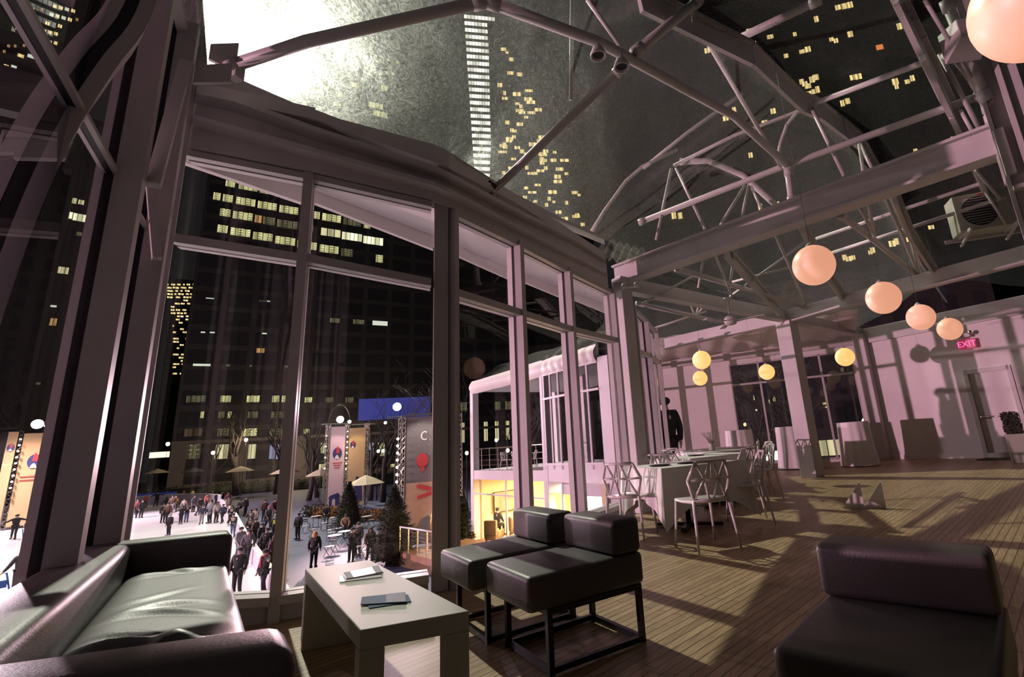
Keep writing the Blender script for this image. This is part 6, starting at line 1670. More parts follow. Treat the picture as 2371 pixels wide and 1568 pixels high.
def tr_(h):
    a, b_ = pl(56.9, 29), pl(52.0, 29)
    banner(h, a, b_, -.4, 3.0, BGREY)
    banner(h, a, b_, -3.4, -.4, mat('wood_tone_banner', (.52, .36, .25), .6, noise=.2, nscale=3))
    for p in (pl(57.35, 29.1), pl(51.6, 29.1)):
        one('lattice_post', CHROME, lambda b: truss(b, p, -3.5, 3.1, .26, .026), h)
    one('cross_bar', CHROME, lambda b: (b.tube([pl(58.9, 29) + (3.02,), pl(56.9, 29) + (3.02,)], .04), b.tube([pl(56.9, 29) + (3.12,), pl(51.5, 29) + (3.12,)], .04)), h)
    shape(h, 'red_balloon_print', BRED, a, b_, .33, .72, oval(.30, .36, 20), .045)
    shape(h, 'balloon_neck_print', BRED, a, b_, .33, .28, [(-.12, .14), (-.06, -.1), (.10, -.12), (.12, .14)], .045)
    for z, s in ((-.62, 1), (-1.12, .9)):
        shape(h, 'red_sign_print', BRED, a, b_, .36, z, [(-.25 * s, .14), (.45, -.08), (.45, -.26), (-.25 * s, -.06), (-.36 * s, .06)] if s == 1 else [(-.3, -.1), (.45, .06), (.45, .24), (-.3, .07)], .045)
    shape(h, 'dark_figure_print', BGREY, a, b_, .45, -2.6, [(-.75, -.8), (.2, -.8), (.3, .3), (.0, .55), (-.3, .4), (-.5, .0)], .045)
    shape(h, 'dark_figure_print', BNAVY, a, b_, .85, -1.9, [(-.3, -1.2), (.3, -1.2), (.28, .1), (.1, .5), (-.1, .35), (-.25, -.3)], .045)
    for q in range(14):
        rr = random.Random(q)
        shape(h, 'snow_dot', BWHITE, a, b_, rr.uniform(.04, .96), rr.uniform(0, 2.7), oval(.02, .02, 6), .045)
    # letter C on the banner
    arc = [(.20 * math.cos(t), .24 * math.sin(t)) for t in [math.radians(50 + i * 260 / 16) for i in range(17)]]
    arc += [(.135 * math.cos(t), .175 * math.sin(t)) for t in [math.radians(310 - i * 260 / 16) for i in range(17)]]
    c, d = face_pt(a, b_, .37, 1.98, .05)
    mb = MB()
    n = Vector((-c.x, -c.y, 0)).normalized() * .012
    P = [c + Vector((d.x, d.y, 0)) * x + Vector((0, 0, y)) for x, y in arc]
    k = 17
    for i in range(k - 1):
        mb.quad(P[i], P[i + 1], P[2 * k - 2 - i], P[2 * k - 1 - i])
    mb.build('letter_c', BWHITE, h)
    for t in range(7):
        one('string_bulb', LAMPW, lambda b: b.ball(pl(57.75, 28.8) + (1.9 - t * .36,), .07, 8, 6), h)
    flood(h, pl(57.9, 28.6) + (3.55,), FLOODW, .22)
    flood(h, pl(59.0, 28.6) + (2.75,), LAMPW, .08)
tower(e, tr_)
e = empty('banner_tower', pl(84.6, 80) + (-3.5,), 0, 'truss tower with two tan banners in the left window', 'banner tower')
def tf_(h):
    a, b_, c, d = pl(85.75, 80), pl(85.25, 80), pl(84.95, 80), pl(83.55, 80)
    banner(h, a, b_, -3.2, 6.2, BTAN)
    banner(h, c, d, -3.2, 6.0, BTAN)
    for p in (pl(85.1, 80.2), pl(83.4, 80.2)):
        one('lattice_post', CHROME, lambda b: truss(b, p, -3.5, 6.4, .35), h)
    emblem(h, c, d, .55, 3.1, 1.7)
    emblem(h, a, b_, .5, 4.6, .9)
    for q in range(2):
        shape(h, 'red_print_band', BRED, c, d, .5, 1.6 - q * .35, [(-.7, -.05), (.7, -.05), (.7, .05), (-.7, .05)], .04)
    for t in range(9):
        one('string_bulb', LAMPW, lambda b: b.ball(pl(85.1, 79.6) + (5.4 - t * .6,), .10, 8, 6), h)
    flood(h, pl(84.4, 79.4) + (6.9,), FLOODG, .5)
    flood(h, pl(83.9, 79.4) + (6.7,), FLOODG, .2)
tower(e, tf_)
lamp('pink_banner_light', 'SPOT', pl(63.4, 53.2) + (4.6,), 260, (1.0, .62, .72), .12, pl(63.4, 55) + (-.5,), 75)
lamp('tan_banner_light', 'SPOT', pl(61.6, 53.2) + (4.5,), 200, (1.0, .75, .42), .12, pl(61.6, 55) + (-.5,), 75)
lamp('charcoal_banner_light', 'SPOT', pl(55.5, 27.2) + (3.7,), 330, (1.0, .85, .72), .12, pl(55, 29) + (-.8,), 85)
lamp('far_left_banner_light', 'SPOT', pl(84.4, 77.6) + (6.8,), 330, (1.0, .60, .55), .12, pl(84.5, 80) + (0,), 80)
# blue screen
e = empty('blue_screen', pl(58.4, 60) + (-3.5,), 0, 'wide dim blue lit panel raised behind the right banner tower', 'sign')
def bs(h):
    a, b_ = pl(61.6, 60), pl(54.6, 60)
    banner(h, a, b_, 4.9, 7.2, mat('blue_panel', (.03, .04, .2), .4, emit=(.09, .11, .62), strength=.26), 'panel')
    for p in (pl(61.0, 60.1), pl(55, 60.1)):
        one('post', BLACKM, lambda b: b.tube([p + (-3.5,), p + (5.0,)], .08), h)
tower(e, bs)

# ------------------------------------------------------------------ plaza things
uc = ['cream patio umbrella near the left street lights, beyond the rink', 'black patio umbrella beyond the rink wall', 'cream patio umbrella beyond the rink, below a bare tree', 'cream patio umbrella left of the slim window post',
      'large cream patio umbrella between the two banner towers', 'dim grey patio umbrella left of the pink banner', 'cream patio umbrella at the left edge of the left window']
up = [pl(77.0, 118), pl(74.6, 108), pl(71.2, 96), pl(67.65, 78), pl(60.65, 50), pl(64.7, 68), pl(86.5, 100)]
ur = [1.9, 1.7, 1.9, 1.8, 1.55, 1.6, 1.9]
uh = [5.1, 4.9, 4.5, 4.0, 3.0, 3.6, 4.6]
for (x, y), lab, r, h in zip(up, uc, ur, uh):
    e = empty('patio_umbrella', (x, y, -3.5), .3, lab, 'umbrella', 'patio umbrellas')
    one('canopy', DKCANVAS if 'black' in lab else CANVAS, lambda b: b.lathe((0, 0, h), [(r, -.72), (r * .52, -.30), (.03, .06)], 8, cap=False), e)
    one('pole', BLACKM, lambda b: b.tube([(0, 0, 0), (0, 0, h + .12)], .035), e)
    one('base', DARK, lambda b: b.lathe((0, 0, 0), [(.3, 0), (.3, .07), (.05, .1)], 14), e)
def tree(x, y, h, r0, seed, lab, spread=.5):
    rr = random.Random(seed)
    e = empty('bare_tree', (x, y, -3.5), 0, lab, 'tree', 'bare plaza trees')
    tb, bb = MB(), MB()
    tips = []
    def limb(b, p, d, L, r, lev):
        pts, rad = [p], [r]
        n = 4
        for i in range(n):
            d = (d + Vector((rr.uniform(-.2, .2), rr.uniform(-.2, .2), rr.uniform(-.05, .14)))).normalized()
            p = p + d * (L / n)
            pts.append(p)
            rad.append(r * (1 - .55 * (i + 1) / n))
        b.tube(pts, rad, 6 if lev < 2 else 4)
        if lev < 4:
            for k in range(3 if lev else 5):
                a = rr.uniform(0, 6.28)
                nd = (d + Vector((math.cos(a), math.sin(a), rr.uniform(-.1, .5))) * (spread + .15 * lev)).normalized()
                limb(bb, pts[-1 - (k % 3)], nd, L * rr.uniform(.55, .75), max(rad[-1 - (k % 3)] * .65, .012), lev + 1)
    limb(tb, Vector((0, 0, 0)), Vector((rr.uniform(-.1, .1), rr.uniform(-.1, .1), 1)).normalized(), h * .42, r0, 0)
    tb.build('trunk', BARK, e, True)
    bb.build('branches', BARK, e, True)
tp = [(pl(73.2, 112), 15, .42, 'bare tree with a crooked trunk right of the street lights'), (pl(71.3, 102), 19, .55, 'big bare tree in the middle of the view over the rink'), (pl(68.3, 95), 16, .4, 'bare tree left of the slim window post'),
      (pl(67.6, 90), 15, .34, 'bare tree right beside the slim window post'), (pl(65.6, 72), 14, .32, 'bare tree just right of the slim window post'), (pl(64.9, 76), 13, .3, 'second bare tree right of the slim window post'),
      (pl(60.2, 62), 13, .3, 'leaning bare tree right of the tan banner'), (pl(59.0, 58), 13, .32, 'bare tree midway between the banner towers'), (pl(58.0, 66), 14, .3, 'bare tree just left of the charcoal banner'),
      (pl(50.9, 42), 12, .26, 'bare tree between the charcoal banner and the white pavilion'), (pl(46.5, 46), 12, .26, 'bare tree seen through the pavilion balcony'), (pl(12.2, 24), 9, .14, 'bare tree outside the far windows, right of the square column'), (pl(19.4, 26), 10, .14, 'bare tree outside the left part of the far windows')]
for i, (p, h, r, lab) in enumerate(tp):
    tree(p[0], p[1], h, r, 40 + i, lab)
def fir(x, y, h, r, seed, lab):
    e = empty('fir_tree', (x, y, -3.5), 0, lab, 'tree', 'potted firs')
    rr = random.Random(seed)
    m = MB()
    m.lathe((0, 0, .2), [(r * .7, .05), (r * .62, h * .3), (r * .3, h * .65), (.03, h * .9)], 12)
    for i in range(2600):
        t = rr.random() ** .8
        z = .12 + t * h
        rad = r * (1 - t ** 1.5) * rr.uniform(.6, 1.06) * (.86 + .14 * math.sin(z * 9 + i)) + .03
        a = rr.uniform(0, 6.28)
        p = Vector((math.cos(a) * rad, math.sin(a) * rad, z))
        d = Vector((math.cos(a), math.sin(a), rr.uniform(-.3, .7))).normalized()
        sd = (d.cross(Vector((0, 0, 1))) + Vector((0, 0, rr.uniform(-.8, .8)))).normalized()
        s = rr.uniform(.12, .26) * (1 - .4 * t)
        m.add([p - d * s * .5 - sd * s * .22, p - d * s * .4 + sd * s * .22, p + d * s], [(0, 1, 2)])
    m.build('foliage', FIR, e)
    one('trunk', BARK, lambda b: b.tube([(0, 0, 0), (0, 0, .4)], .08), e)
    one('tub', DARK, lambda b: b.lathe((0, 0, 0), [(.3, 0), (.36, .25)], 14), e)
fir(*pl(62.1, 40), 2.9, 1.05, 1, 'smaller fir tree in front of the pink banner tower')
fir(*pl(57.9, 25.5), 3.1, 1.15, 2, 'large dark fir tree left of the charcoal banner')
fir(*pl(51.35, 26.4), 2.3, .5, 3, 'slim dark fir at the corner of the white pavilion')
for i, (p, r, h, lab) in enumerate([(pl(64.2, 50), .9, .7, 'mound of orange mums left of the pink banner'), (pl(63.1, 49), .8, .7, 'mound of yellowish mums at the foot of the pink banner'), (pl(61.2, 43), .8, .7, 'long mound of orange mums under the large cream umbrella'),
                                   (pl(59.4, 43), .8, .6, 'mound of rust mums right of the large cream umbrella'), (pl(51.7, 27), .75, .8, 'mound of amber mums left of the white pavilion'), (pl(52.6, 26.4), .6, .7, 'mound of green and yellow mums by the wide window post'), (pl(65.1, 52), .9, .9, 'dark shrub beside the plaza chairs')]):
    e = empty('mum_mound', p + (-3.5,), 0, lab, 'flowers', 'mounds of mums')
    rr = random.Random(60 + i)
    one('flowers', BUSH if 'dark' in lab else MUM, lambda b: (b.ball((0, 0, .2), h * .7, 12, 8, (r / h, r / h, 1)), leaves(b, (0, 0, .35), r * .9, r * .9, h * .6, 500, .10, rr)), e)
    one('planter', DARK, lambda b: b.lathe((0, 0, 0), [(r * .6, 0), (r * .7, .25)], 14), e)
lpz = [(pl(73.35, 105), 7.0, 'globe street lamp in front of the crooked bare tree'), (pl(71.0, 100), 8.6, 'globe street lamp right of the big bare tree'), (pl(59.6, 62), 5.1, 'twin street lamp, left of the pair behind the banners'), (pl(59.15, 62), 5.1, 'twin street lamp, right of the pair behind the banners'), (pl(50.75, 44), 4.3, 'street lamp just left of the white pavilion'),
       (pl(76.55, 175), 11.5, 'warm street lamp by the lit shop sign'), (pl(75.6, 170), 12.5, 'amber street lamp right of the lit shop sign'), (pl(75.3, 160), 8.0, 'warm street lamp low at the corner of the street'), (pl(18.55, 26), 3.3, 'lantern outside the far windows, left of two'), (pl(17.6, 26), 3.3, 'lantern outside the far windows, right of two'), (pl(8.6, 24.5), 4.5, 'lantern post beside the far corner column'), (pl(20.25, 50), 5.0, 'single amber street light high in the far windows'),
       (pl(46.4, 40), 4.3, 'street lamp seen through the pavilion balcony'), (pl(47.6, 46), 5.2, 'upper street lamp seen through the pavilion balcony')]
for (p, h, lab) in lpz:
    e = empty('street_lamp', p + (-3.5,), 0, lab, 'lamp', 'street lamps')
    s = max(.14, math.hypot(*p) * .0026)
    if 'lantern' in lab:
        s = .2
    one('globe', LAMPW if 'amber' not in lab else glow('amber_lamp', (1, .6, .2), 5), lambda b: b.ball((0, 0, h), s, 14, 10, (1, 1, 1.15)), e, True)
    one('post', BLACKM, lambda b: b.tube([(0, 0, 0), (0, 0, .6), (0, 0, h - s)], [.09, .05, .04]), e)
    one('cap', BLACKM, lambda b: b.lathe((0, 0, h + s), [(s * .8, 0), (s * .3, s * .3), (.02, s * .6)], 10), e)
for (az_, d_, h_) in ((73.35, 105, 3.5), (71.0, 100, 4.6), (66.5, 108, 3.5), (62.5, 110, 3.5)):  # first two at lamp heads, the rest postless, added to brighten the podium
    lamp('street_and_fill_light', 'POINT', pl(az_, d_) + (h_,), 1500, (1.0, .80, .55), .4)
def xlegs(b, w, d, h):
    for sx in (-1, 1):
        b.tube([(sx * w / 2, -d / 2, 0), (sx * w / 2, d / 2, h)], .014, 5)
        b.tube([(sx * w / 2, d / 2, 0), (sx * w / 2, -d / 2, h)], .014, 5)
BIST = mat('bistro_green', (.06, .08, .07), .5)
BTOP = mat('bistro_pale_top', (.68, .62, .66), .35)
bt0 = empty('bistro_table')
one('tabletop', BTOP, lambda b: b.lathe((0, 0, .70), [(.34, 0), (.34, .02)], 24), bt0)
one('leg_frame', BIST, lambda b: xlegs(b, .34, .5, .70), bt0)
btl = ['round bistro table beside the person in tan', 'round pale bistro table, nearest of the plaza tables', 'round bistro table left of the person with a phone', 'bistro table right of the person in tan', 'bistro table left of the seated person in dark clothes']
for i, (p, lab) in enumerate(zip(BISTRO_TABLES, btl)):
    o = bt0 if i == 0 else copy_tree(bt0)
    o.location = (p[0], p[1], -3.5)
    o.rotation_euler = (0, 0, i * .7)
    tag(o, lab, 'table', 'bistro tables')
bc0 = empty('bistro_chair')
one('seat', BTOP, lambda b: b.box((0, 0, .44), (.36, .36, .025)), bc0)
one('backrest', BIST, lambda b: (b.box((0, .22, .80), (.36, .02, .07)), b.box((0, .21, .68), (.36, .02, .05)), b.tube([(-.18, .12, .44), (-.18, .23, .84)], .014, 5), b.tube([(.18, .12, .44), (.18, .23, .84)], .014, 5)), bc0)
one('leg_frame', BIST, lambda b: xlegs(b, .36, .40, .45), bc0)
bcl = ['folding bistro chair at the far left of the plaza tables', 'folding bistro chair second from the left of the plaza tables', 'folding bistro chair behind the nearest tables', 'folding bistro chair just behind the nearest pale table', 'folding bistro chair in front of the nearest pale table', 'folding bistro chair stacked close to the nearest pale table', 'folding bistro chair beside the person in tan', 'folding bistro chair behind the person with a phone', 'folding bistro chair beside the person in dark brown', 'folding bistro chair near the large fir']
for i, (p, lab) in enumerate(zip(BISTRO_CHAIRS, bcl)):
    o = bc0 if i == 0 else copy_tree(bc0)
    o.location = (p[0], p[1], -3.5)
    o.rotation_euler = (0, 0, i * 1.3)
    tag(o, lab, 'chair', 'bistro chairs')
# raised deck with cable railing
DK = [(13.4, 20.9), (12.9, 17.6), (15.8, 17.2), (16.6, 20.6)]
m = MB()
m.prism(DK, -3.5, -2.95)
m2 = m.build('deck', WOOD)
structure(m2, 'low wooden deck beside the pavilion', 'deck')
e = empty('cable_railing', (13.2, 19.2, -2.95), 0, 'sloped metal cable railing at the edge of the wooden deck', 'railing')
ra, rb_ = Vector((.2, 1.7, 0)), Vector((-.3, -1.6, 0))
one('handrail', RAILW, lambda b: b.tube([ra + Vector((0, 0, 1.0)), rb_ + Vector((0, 0, 1.0))], .035), e, True)
for k in range(5):
    p = ra.lerp(rb_, k / 4)
    one('post', CHROME, lambda b: b.box((p.x, p.y, .5), (.05, .05, 1.0)), e)
one('cables', CHROME, lambda b: [b.tube([ra + Vector((0, 0, .15 + q * .14)), rb_ + Vector((0, 0, .15 + q * .14))], .008, 5) for q in range(6)], e)
e = empty('hoop_cart', (14.9, 20.0, -2.95), .4, 'brass hooped cart standing on the wooden deck', 'cart')
one('hoop', BRASS, lambda b: [b.tube([(-.5, y, .1)] + [(-.5 * math.cos(t), y, 1.1 + .55 * math.sin(t)) for t in [math.pi * i / 10 for i in range(11)]] + [(.5, y, .1)], .025) for y in (-.25, .25)], e, True)
one('platform', CHROME, lambda b: b.box((0, 0, .14), (1.1, .62, .06)), e)
for sx in (-1, 1):
    for sy in (-1, 1):
        one('wheel', BLACKM, lambda b: b.lathe((sx * .45, sy * .24, 0), [(.06, 0), (.06, .1)], 12), e)
e = empty('pumpkin_lantern', (17.1, 21.9, -3.05), 0, 'glowing orange pumpkin lantern beside the pavilion corner', 'lantern')
one('pumpkin', mat('lit_pumpkin', (.5, .15, .03), .5, emit=(1.0, .2, .04), strength=.75), lambda b: b.lathe((0, 0, 0), [(.05, -.28), (.26, -.22), (.34, 0), (.26, .22), (.05, .28)], 24, wave=.05, nw=8), e, True)
one('face', glow('pumpkin_face', (1.0, .42, .16), 1.6), lambda b: [b.box((-.22 - abs(q[0]) * -.1, -.27 + .0, q[1]), (.07, .02, .06)) for q in ((-.1, .06),)] + [b.box((-.10, -.325, .06), (.06, .02, .06)), b.box((-.26, -.21, -.09), (.16, .03, .05))], e)
one('stem', BARK, lambda b: b.tube([(0, 0, .26), (.03, 0, .36)], .03), e)
one('stand', BARK, lambda b: b.tube([(0, 0, -.45), (0, 0, -.26)], .15), e)
# street at the far left: lit sign, cars
e = empty('shop_sign', pl(77.0, 185) + (5.6,), math.radians(-14), 'bright cream lit shop sign down the street', 'sign')
one('panel', glow('cream_sign', (1.0, .85, .6), 1.6), lambda b: b.box((0, 0, 0), (4.2, .3, 1.5)), e)
one('frame', DARK, lambda b: b.box((0, .2, 0), (4.5, .2, 1.8)), e)
one('sign_post', DARK, lambda b: b.box((0, .4, -4.5), (.3, .3, 9.2)), e)
TL = glow('tail_light', (1.0, .05, .03), 4.0)
for (x, y, lab) in (pl(76.0, 130) + ('dark car with red tail lights in the street beyond the rink, left one',), pl(74.95, 131) + ('dark car with red tail lights in the street beyond the rink, right one',)):
    e = empty('car', (x, y, -2.7), .2, lab, 'car', 'cars in the street')
    one('body', mat('car_paint', (.04, .035, .04), .3), lambda b: (b.prism([(-.9, -2.1), (.9, -2.1), (.9, 2.1), (-.9, 2.1)], .35, .95), b.prism([(-.8, -1.3), (.8, -1.3), (.72, 1.0), (-.72, 1.0)], .95, 1.5)), e, False, .15)
    for sx in (-1, 1):
        for sy in (-1.35, 1.35):
            w_ = one('wheel', BLACKM, lambda b: b.lathe((0, 0, -.1), [(.33, 0), (.33, .2)], 18), e)
            w_.rotation_euler = (0, math.radians(90), 0)
            w_.location = (sx * .85, sy, .33)
        one('tail_light', TL, lambda b: b.box((sx * .65, -2.12, .75), (.3, .06, .16)), e)
# low dark planting beyond the rink
rr = random.Random(77)
m = MB()
for t in range(26):
    a = 79.5 - t * .85
    p = pl(a, 119 - t * 1.0)
    m.ball((p[0], p[1], -3.0), 1.3, 10, 7, (1.6, 1, .95))
    leaves(m, (p[0], p[1], -2.6), 2, 1.2, 1.1, 60, .2, rr)
tag(m.build('hedge', BUSH), 'long dark hedge beyond the far rink wall', 'hedge')

# ------------------------------------------------------------------ white pavilion wing outside
PA, PM_, PC_ = (18.2, 21.8), (16.5, 15.0), (15.55, 11.2)
pv = empty('pavilion_wing', (16.5, 15, -3.5), 0, 'two-storey white pavilion wing with balcony above a lit cafe', 'building')
def pav(h):
    dx = Vector((.97, -.24, 0))
    def back(p, t):
        return (p[0] + dx.x * t, p[1] + dx.y * t)
    # curved glazed line
    cur = [PM_, (16.1, 13.75), (15.75, 12.45), (15.5, 11.2)]
    low = [PM_, (16.1, 13.8), (15.6, 12.6), (15.3, 11.3)]
    slab = MB()
    poly = [PA] + cur + [back(cur[-1], 5), back(PA, 7)]
    slab.prism(poly, -.45, 0.0)
    slab.build('floor_slab', CONC, h)
    rf = MB()
    rf.prism(poly, 4.15, 4.3)
    rf.build('roof_slab', CONC, h)
    pp = MB()
    for a, b_ in zip([PA] + cur[:-1], cur):
        pp.prism([a, b_, back(b_, .12), back(a, .12)], 4.1, [4.7, 4.75, 4.75, 4.7])
    pp.build('roof_band', CONC, h)
    fl_ = MB()
    def fold(u, v):
        P = [PA] + cur
        k = u * (len(P) - 1)
        i = min(int(k), len(P) - 2)
        a = Vector(lerp(P[i], P[i + 1], k - i))
        b_ = Vector(back((a.x, a.y), 2.4))
        q = a.lerp(b_, v)
        z = 4.55 + 1.25 * math.sin(v * 1.5) + .18 * abs(math.sin(u * 11)) * (1 - v) + .06 * math.sin(u * 47 + v * 11)
        return (q.x, q.y, z)
    fl_.grid(fold, 60, 12)
    fl_.build('roof_film', FILM, h, True)
    dr = MB()
    def dfn(u, v):
        P = [PA] + cur
        k = u * (len(P) - 1)
        i = min(int(k), len(P) - 2)
        a = Vector(lerp(P[i], P[i + 1], k - i))
        n = Vector((-dx.x, -dx.y))
        q = a + n * (.18 * math.sin(v * 3.1) + .015 * math.sin(u * 60))
        return (q.x, q.y, 4.72 - .7 * v - .025 * math.sin(u * 37) ** 2)
    dr.grid(dfn, 80, 6)
    dr.build('gathered_valance', DRAPE, h, True)
    for p in (PA, PM_, back(PM_, 2.2), back(PA, 5.5), back(PM_, 5)):
        one('column', CONC, lambda b: b.box((p[0] + .15, p[1], .35), (.34, .34, 7.7), math.radians(-14)), h)
    one('end_wall', CONC, lambda b: b.prism([cur[-1], (15.35, 10.6), back((15.35, 10.6), .3), back(cur[-1], .3)], -3.5, 4.2), h)
    # upper windows on the curve
    g = MB()
    fm = MB()
    for a, b_ in zip(cur[:-1], cur[1:]):
        g.quad(a + (.25,), b_ + (.25,), b_ + (4.1,), a + (4.1,))
        for t in (0, .5):
            p = lerp(a, b_, t)
            fm.box((p[0], p[1], 2.1), (.08, .08, 4.1))
        for z in (.25, 3.0, 4.05):
            fm.beam(a + (z,), b_ + (z,), .09, .09)
    g.build('upper_glass', GLASS, h)
    fm.build('upper_window_frame', CONC, h)
    sb = MB()
    for a, b_ in zip(cur[:-1], cur[1:]):
        sb.prism([a, b_, back(b_, .2), back(a, .2)], 0, .22)
    sb.build('upper_sill', CONC, h)
    # balcony railing
    r0, r1 = PA, PM_
    one('balcony_rail', CHROME, lambda b: (b.tube([(r0[0] + .1, r0[1], 1.08), (r1[0] + .1, r1[1], 1.08)], .03), [b.tube([(lerp(r0, r1, t / 8)[0] + .1, lerp(r0, r1, t / 8)[1], 0), (lerp(r0, r1, t / 8)[0] + .1, lerp(r0, r1, t / 8)[1], 1.08)], .018) for t in range(9)], [b.tube([(r0[0] + .1, r0[1], z), (r1[0] + .1, r1[1], z)], .008) for z in (.25, .5, .75)]), h)
    # cafe below
    CW = mat('cafe_warm_wall', (.78, .66, .42), .6)
    one('cafe_floor', WOOD, lambda b: b.prism([PA] + low + [back(low[-1], 6), back(PA, 7)], -3.5, -3.42), h)
    one('cafe_back_wall', CW, lambda b: b.prism([back(PA, 6.5), back((15.1, 9.5), 6.2), back((15.1, 9.5), 6.4), back(PA, 6.7)], -3.5, -.45), h)
    one('cafe_side_wall', CW, lambda b: b.prism([back(low[-1], .0), back(low[-1], 6.3), (back(low[-1], 6.3)[0], back(low[-1], 6.3)[1] - .2), (low[-1][0], low[-1][1] - .2)], -3.5, -.45), h)
    one('cafe_end_wall', CW, lambda b: b.prism([back(PA, .5), back(PA, 6.8), (back(PA, 6.8)[0], back(PA, 6.8)[1] + .2), (back(PA, .5)[0], back(PA, .5)[1] + .2)], -3.5, -.45), h)
    one('cafe_partition', mat('cafe_white_wall', (.85, .8, .68), .6), lambda b: b.prism([back(PM_, 2.4), back((15.9, 12.6), 2.6), back((15.9, 12.6), 2.8), back(PM_, 2.6)], -3.5, -.45), h)
    gg = MB()
    ff = MB()
    P = [PA, lerp(PA, PM_, .5), PM_] + low[1:]
    for a, b_ in zip(P[:-1], P[1:]):
        gg.quad(a + (-3.4,), b_ + (-3.4,), b_ + (-.45,), a + (-.45,))
        p = a
        ff.box((p[0], p[1], -1.95), (.07, .07, 3.0))
    for z in (-1.15,):
        ff.beam(PA + (z,), PM_ + (z,), .06, .06)
    gg.build('cafe_glass', GLASS, h)
    ff.build('cafe_window_frame', CONC, h)
    nd = MB()
    for a, b_ in zip([PM_] + low[1:-1], low[1:]):
        nd.prism([a, b_, back(b_, 1.2), back(a, 1.2)], -.9, -.45)
    nd.build('lower_band', CONC, h)
tower(pv, pav)
for (p, w, sz) in (((19.8, 18.6, -.55), 560, 1.6), ((21.5, 16.6, -.55), 600, 1.6), ((17.6, 13.7, -.6), 1900, .9), ((17.0, 12.0, -.95), 1500, .7)):
    lamp('cafe_ceiling_light', 'AREA', p, w, (1.0, .80, .42), sz, (p[0], p[1], -4))
one_art = empty('wall_picture', (20.35, 21.12, -1.75), math.radians(-14), 'wide abstract grey and tan picture on the cafe wall', 'picture')
one('canvas', mat('abstract_print', (.45, .36, .24), .6, noise=1.0, nscale=2.2), lambda b: b.box((0, 0, 0), (2.2, .05, 1.0)), one_art)
one('frame', DARK, lambda b: (b.box((0, -.03, .51), (2.26, .06, .03)), b.box((0, -.03, -.51), (2.26, .06, .03)), b.box((1.12, -.03, 0), (.03, .06, 1.02)), b.box((-1.12, -.03, 0), (.03, .06, 1.02))), one_art)
TANF = mat('tan_upholstery', (.30, .20, .12), .7)
for (x, y, rz, lab) in ((17.9, 19.9, .3, 'tan upholstered armchair with a high back in the cafe'), (18.9, 19.3, -.6, 'low tan armchair further inside the cafe')):
    e = empty('cafe_armchair', (x, y, -3.42), rz, lab, 'chair', 'cafe armchairs')
    one('seat', TANF, lambda b: b.box((0, 0, .32), (.7, .7, .26)), e, True, .06, 3)
    one('backrest', TANF, lambda b: b.box((-.32, 0, .75), (.16, .7, .7)), e, True, .06, 3)
    for s in (-1, 1):
        one('armrest', TANF, lambda b: b.box((0, s * .34, .45), (.6, .12, .35)), e, True, .04, 3)
    for sx in (-1, 1):
        for sy in (-1, 1):
            one('leg', BARK, lambda b: b.box((sx * .28, sy * .28, .1), (.05, .05, .2)), e)
for (x, y, s, lab) in ((17.75, 18.1, .5, 'white cube table in the cafe, taller one'), (17.45, 18.5, .42, 'white cube table in the cafe, lower one')):
    e = empty('cube_table', (x, y, -3.42), .2, lab, 'table', 'white cube tables')
    one('body', GLOSSW, lambda b: b.box((0, 0, s / 2), (s, s, s)), e, False, .02)
    one('top', GLOSSW, lambda b: b.box((0, 0, s + .015), (s + .02, s + .02, .03)), e, False, .008)
person(18.6, 20.4, -3.6, 1.7, 'sit', 1.9, 'dark', 'dark', 'dark', '', 'person in a dark sweater sitting upright in the lit cafe', False, .95)
person(18.9, 18.9, -3.72, 1.7, 'sit', 2.6, 'ochre', 'dark', 'dark', '', 'person in an ochre top sitting in the cafe, left of two dark heads', False, .95)
person(19.5, 18.5, -3.66, 1.7, 'sit', 2.4, 'dark', 'dark', 'dark', '', 'person in dark clothes sitting in the cafe, right of two dark heads', False, .95)
# white chairs on the balcony
for i, (x, y) in enumerate(((18.3, 19.3), (18.0, 18.2), (18.9, 18.6), (17.7, 17.0))):
    o = copy_tree(lat)
    o.location = (x, y, 0)
    o.rotation_euler = (0, 0, i * 1.4)
    tag(o, ['white lattice chair on the pavilion balcony, leftmost', 'white lattice chair on the pavilion balcony, second from left', 'white lattice chair at the back of the pavilion balcony', 'white lattice chair on the pavilion balcony nearest the glazed bay'][i], 'chair', 'chairs on the balcony')
e = empty('exit_sign', (20.6, 17.6, 3.0), math.radians(76), 'small red lit sign under the pavilion balcony roof', 'sign')
one('sign_body', DARK, lambda b: b.box((0, 0, 0), (.34, .06, .3)), e)
one('lettering', glow('balcony_sign_red', (1, .03, .05), 2), lambda b: (b.box((-.0, -.04, .09), (.16, .02, .03)), b.box((0, -.04, 0), (.16, .02, .03)), b.box((0, -.04, -.09), (.16, .02, .03)), b.box((.07, -.04, 0), (.03, .02, .2))), e)
one('hanger', DARK, lambda b: b.tube([(0, 0, .15), (0, 0, 1.15)], .015), e)

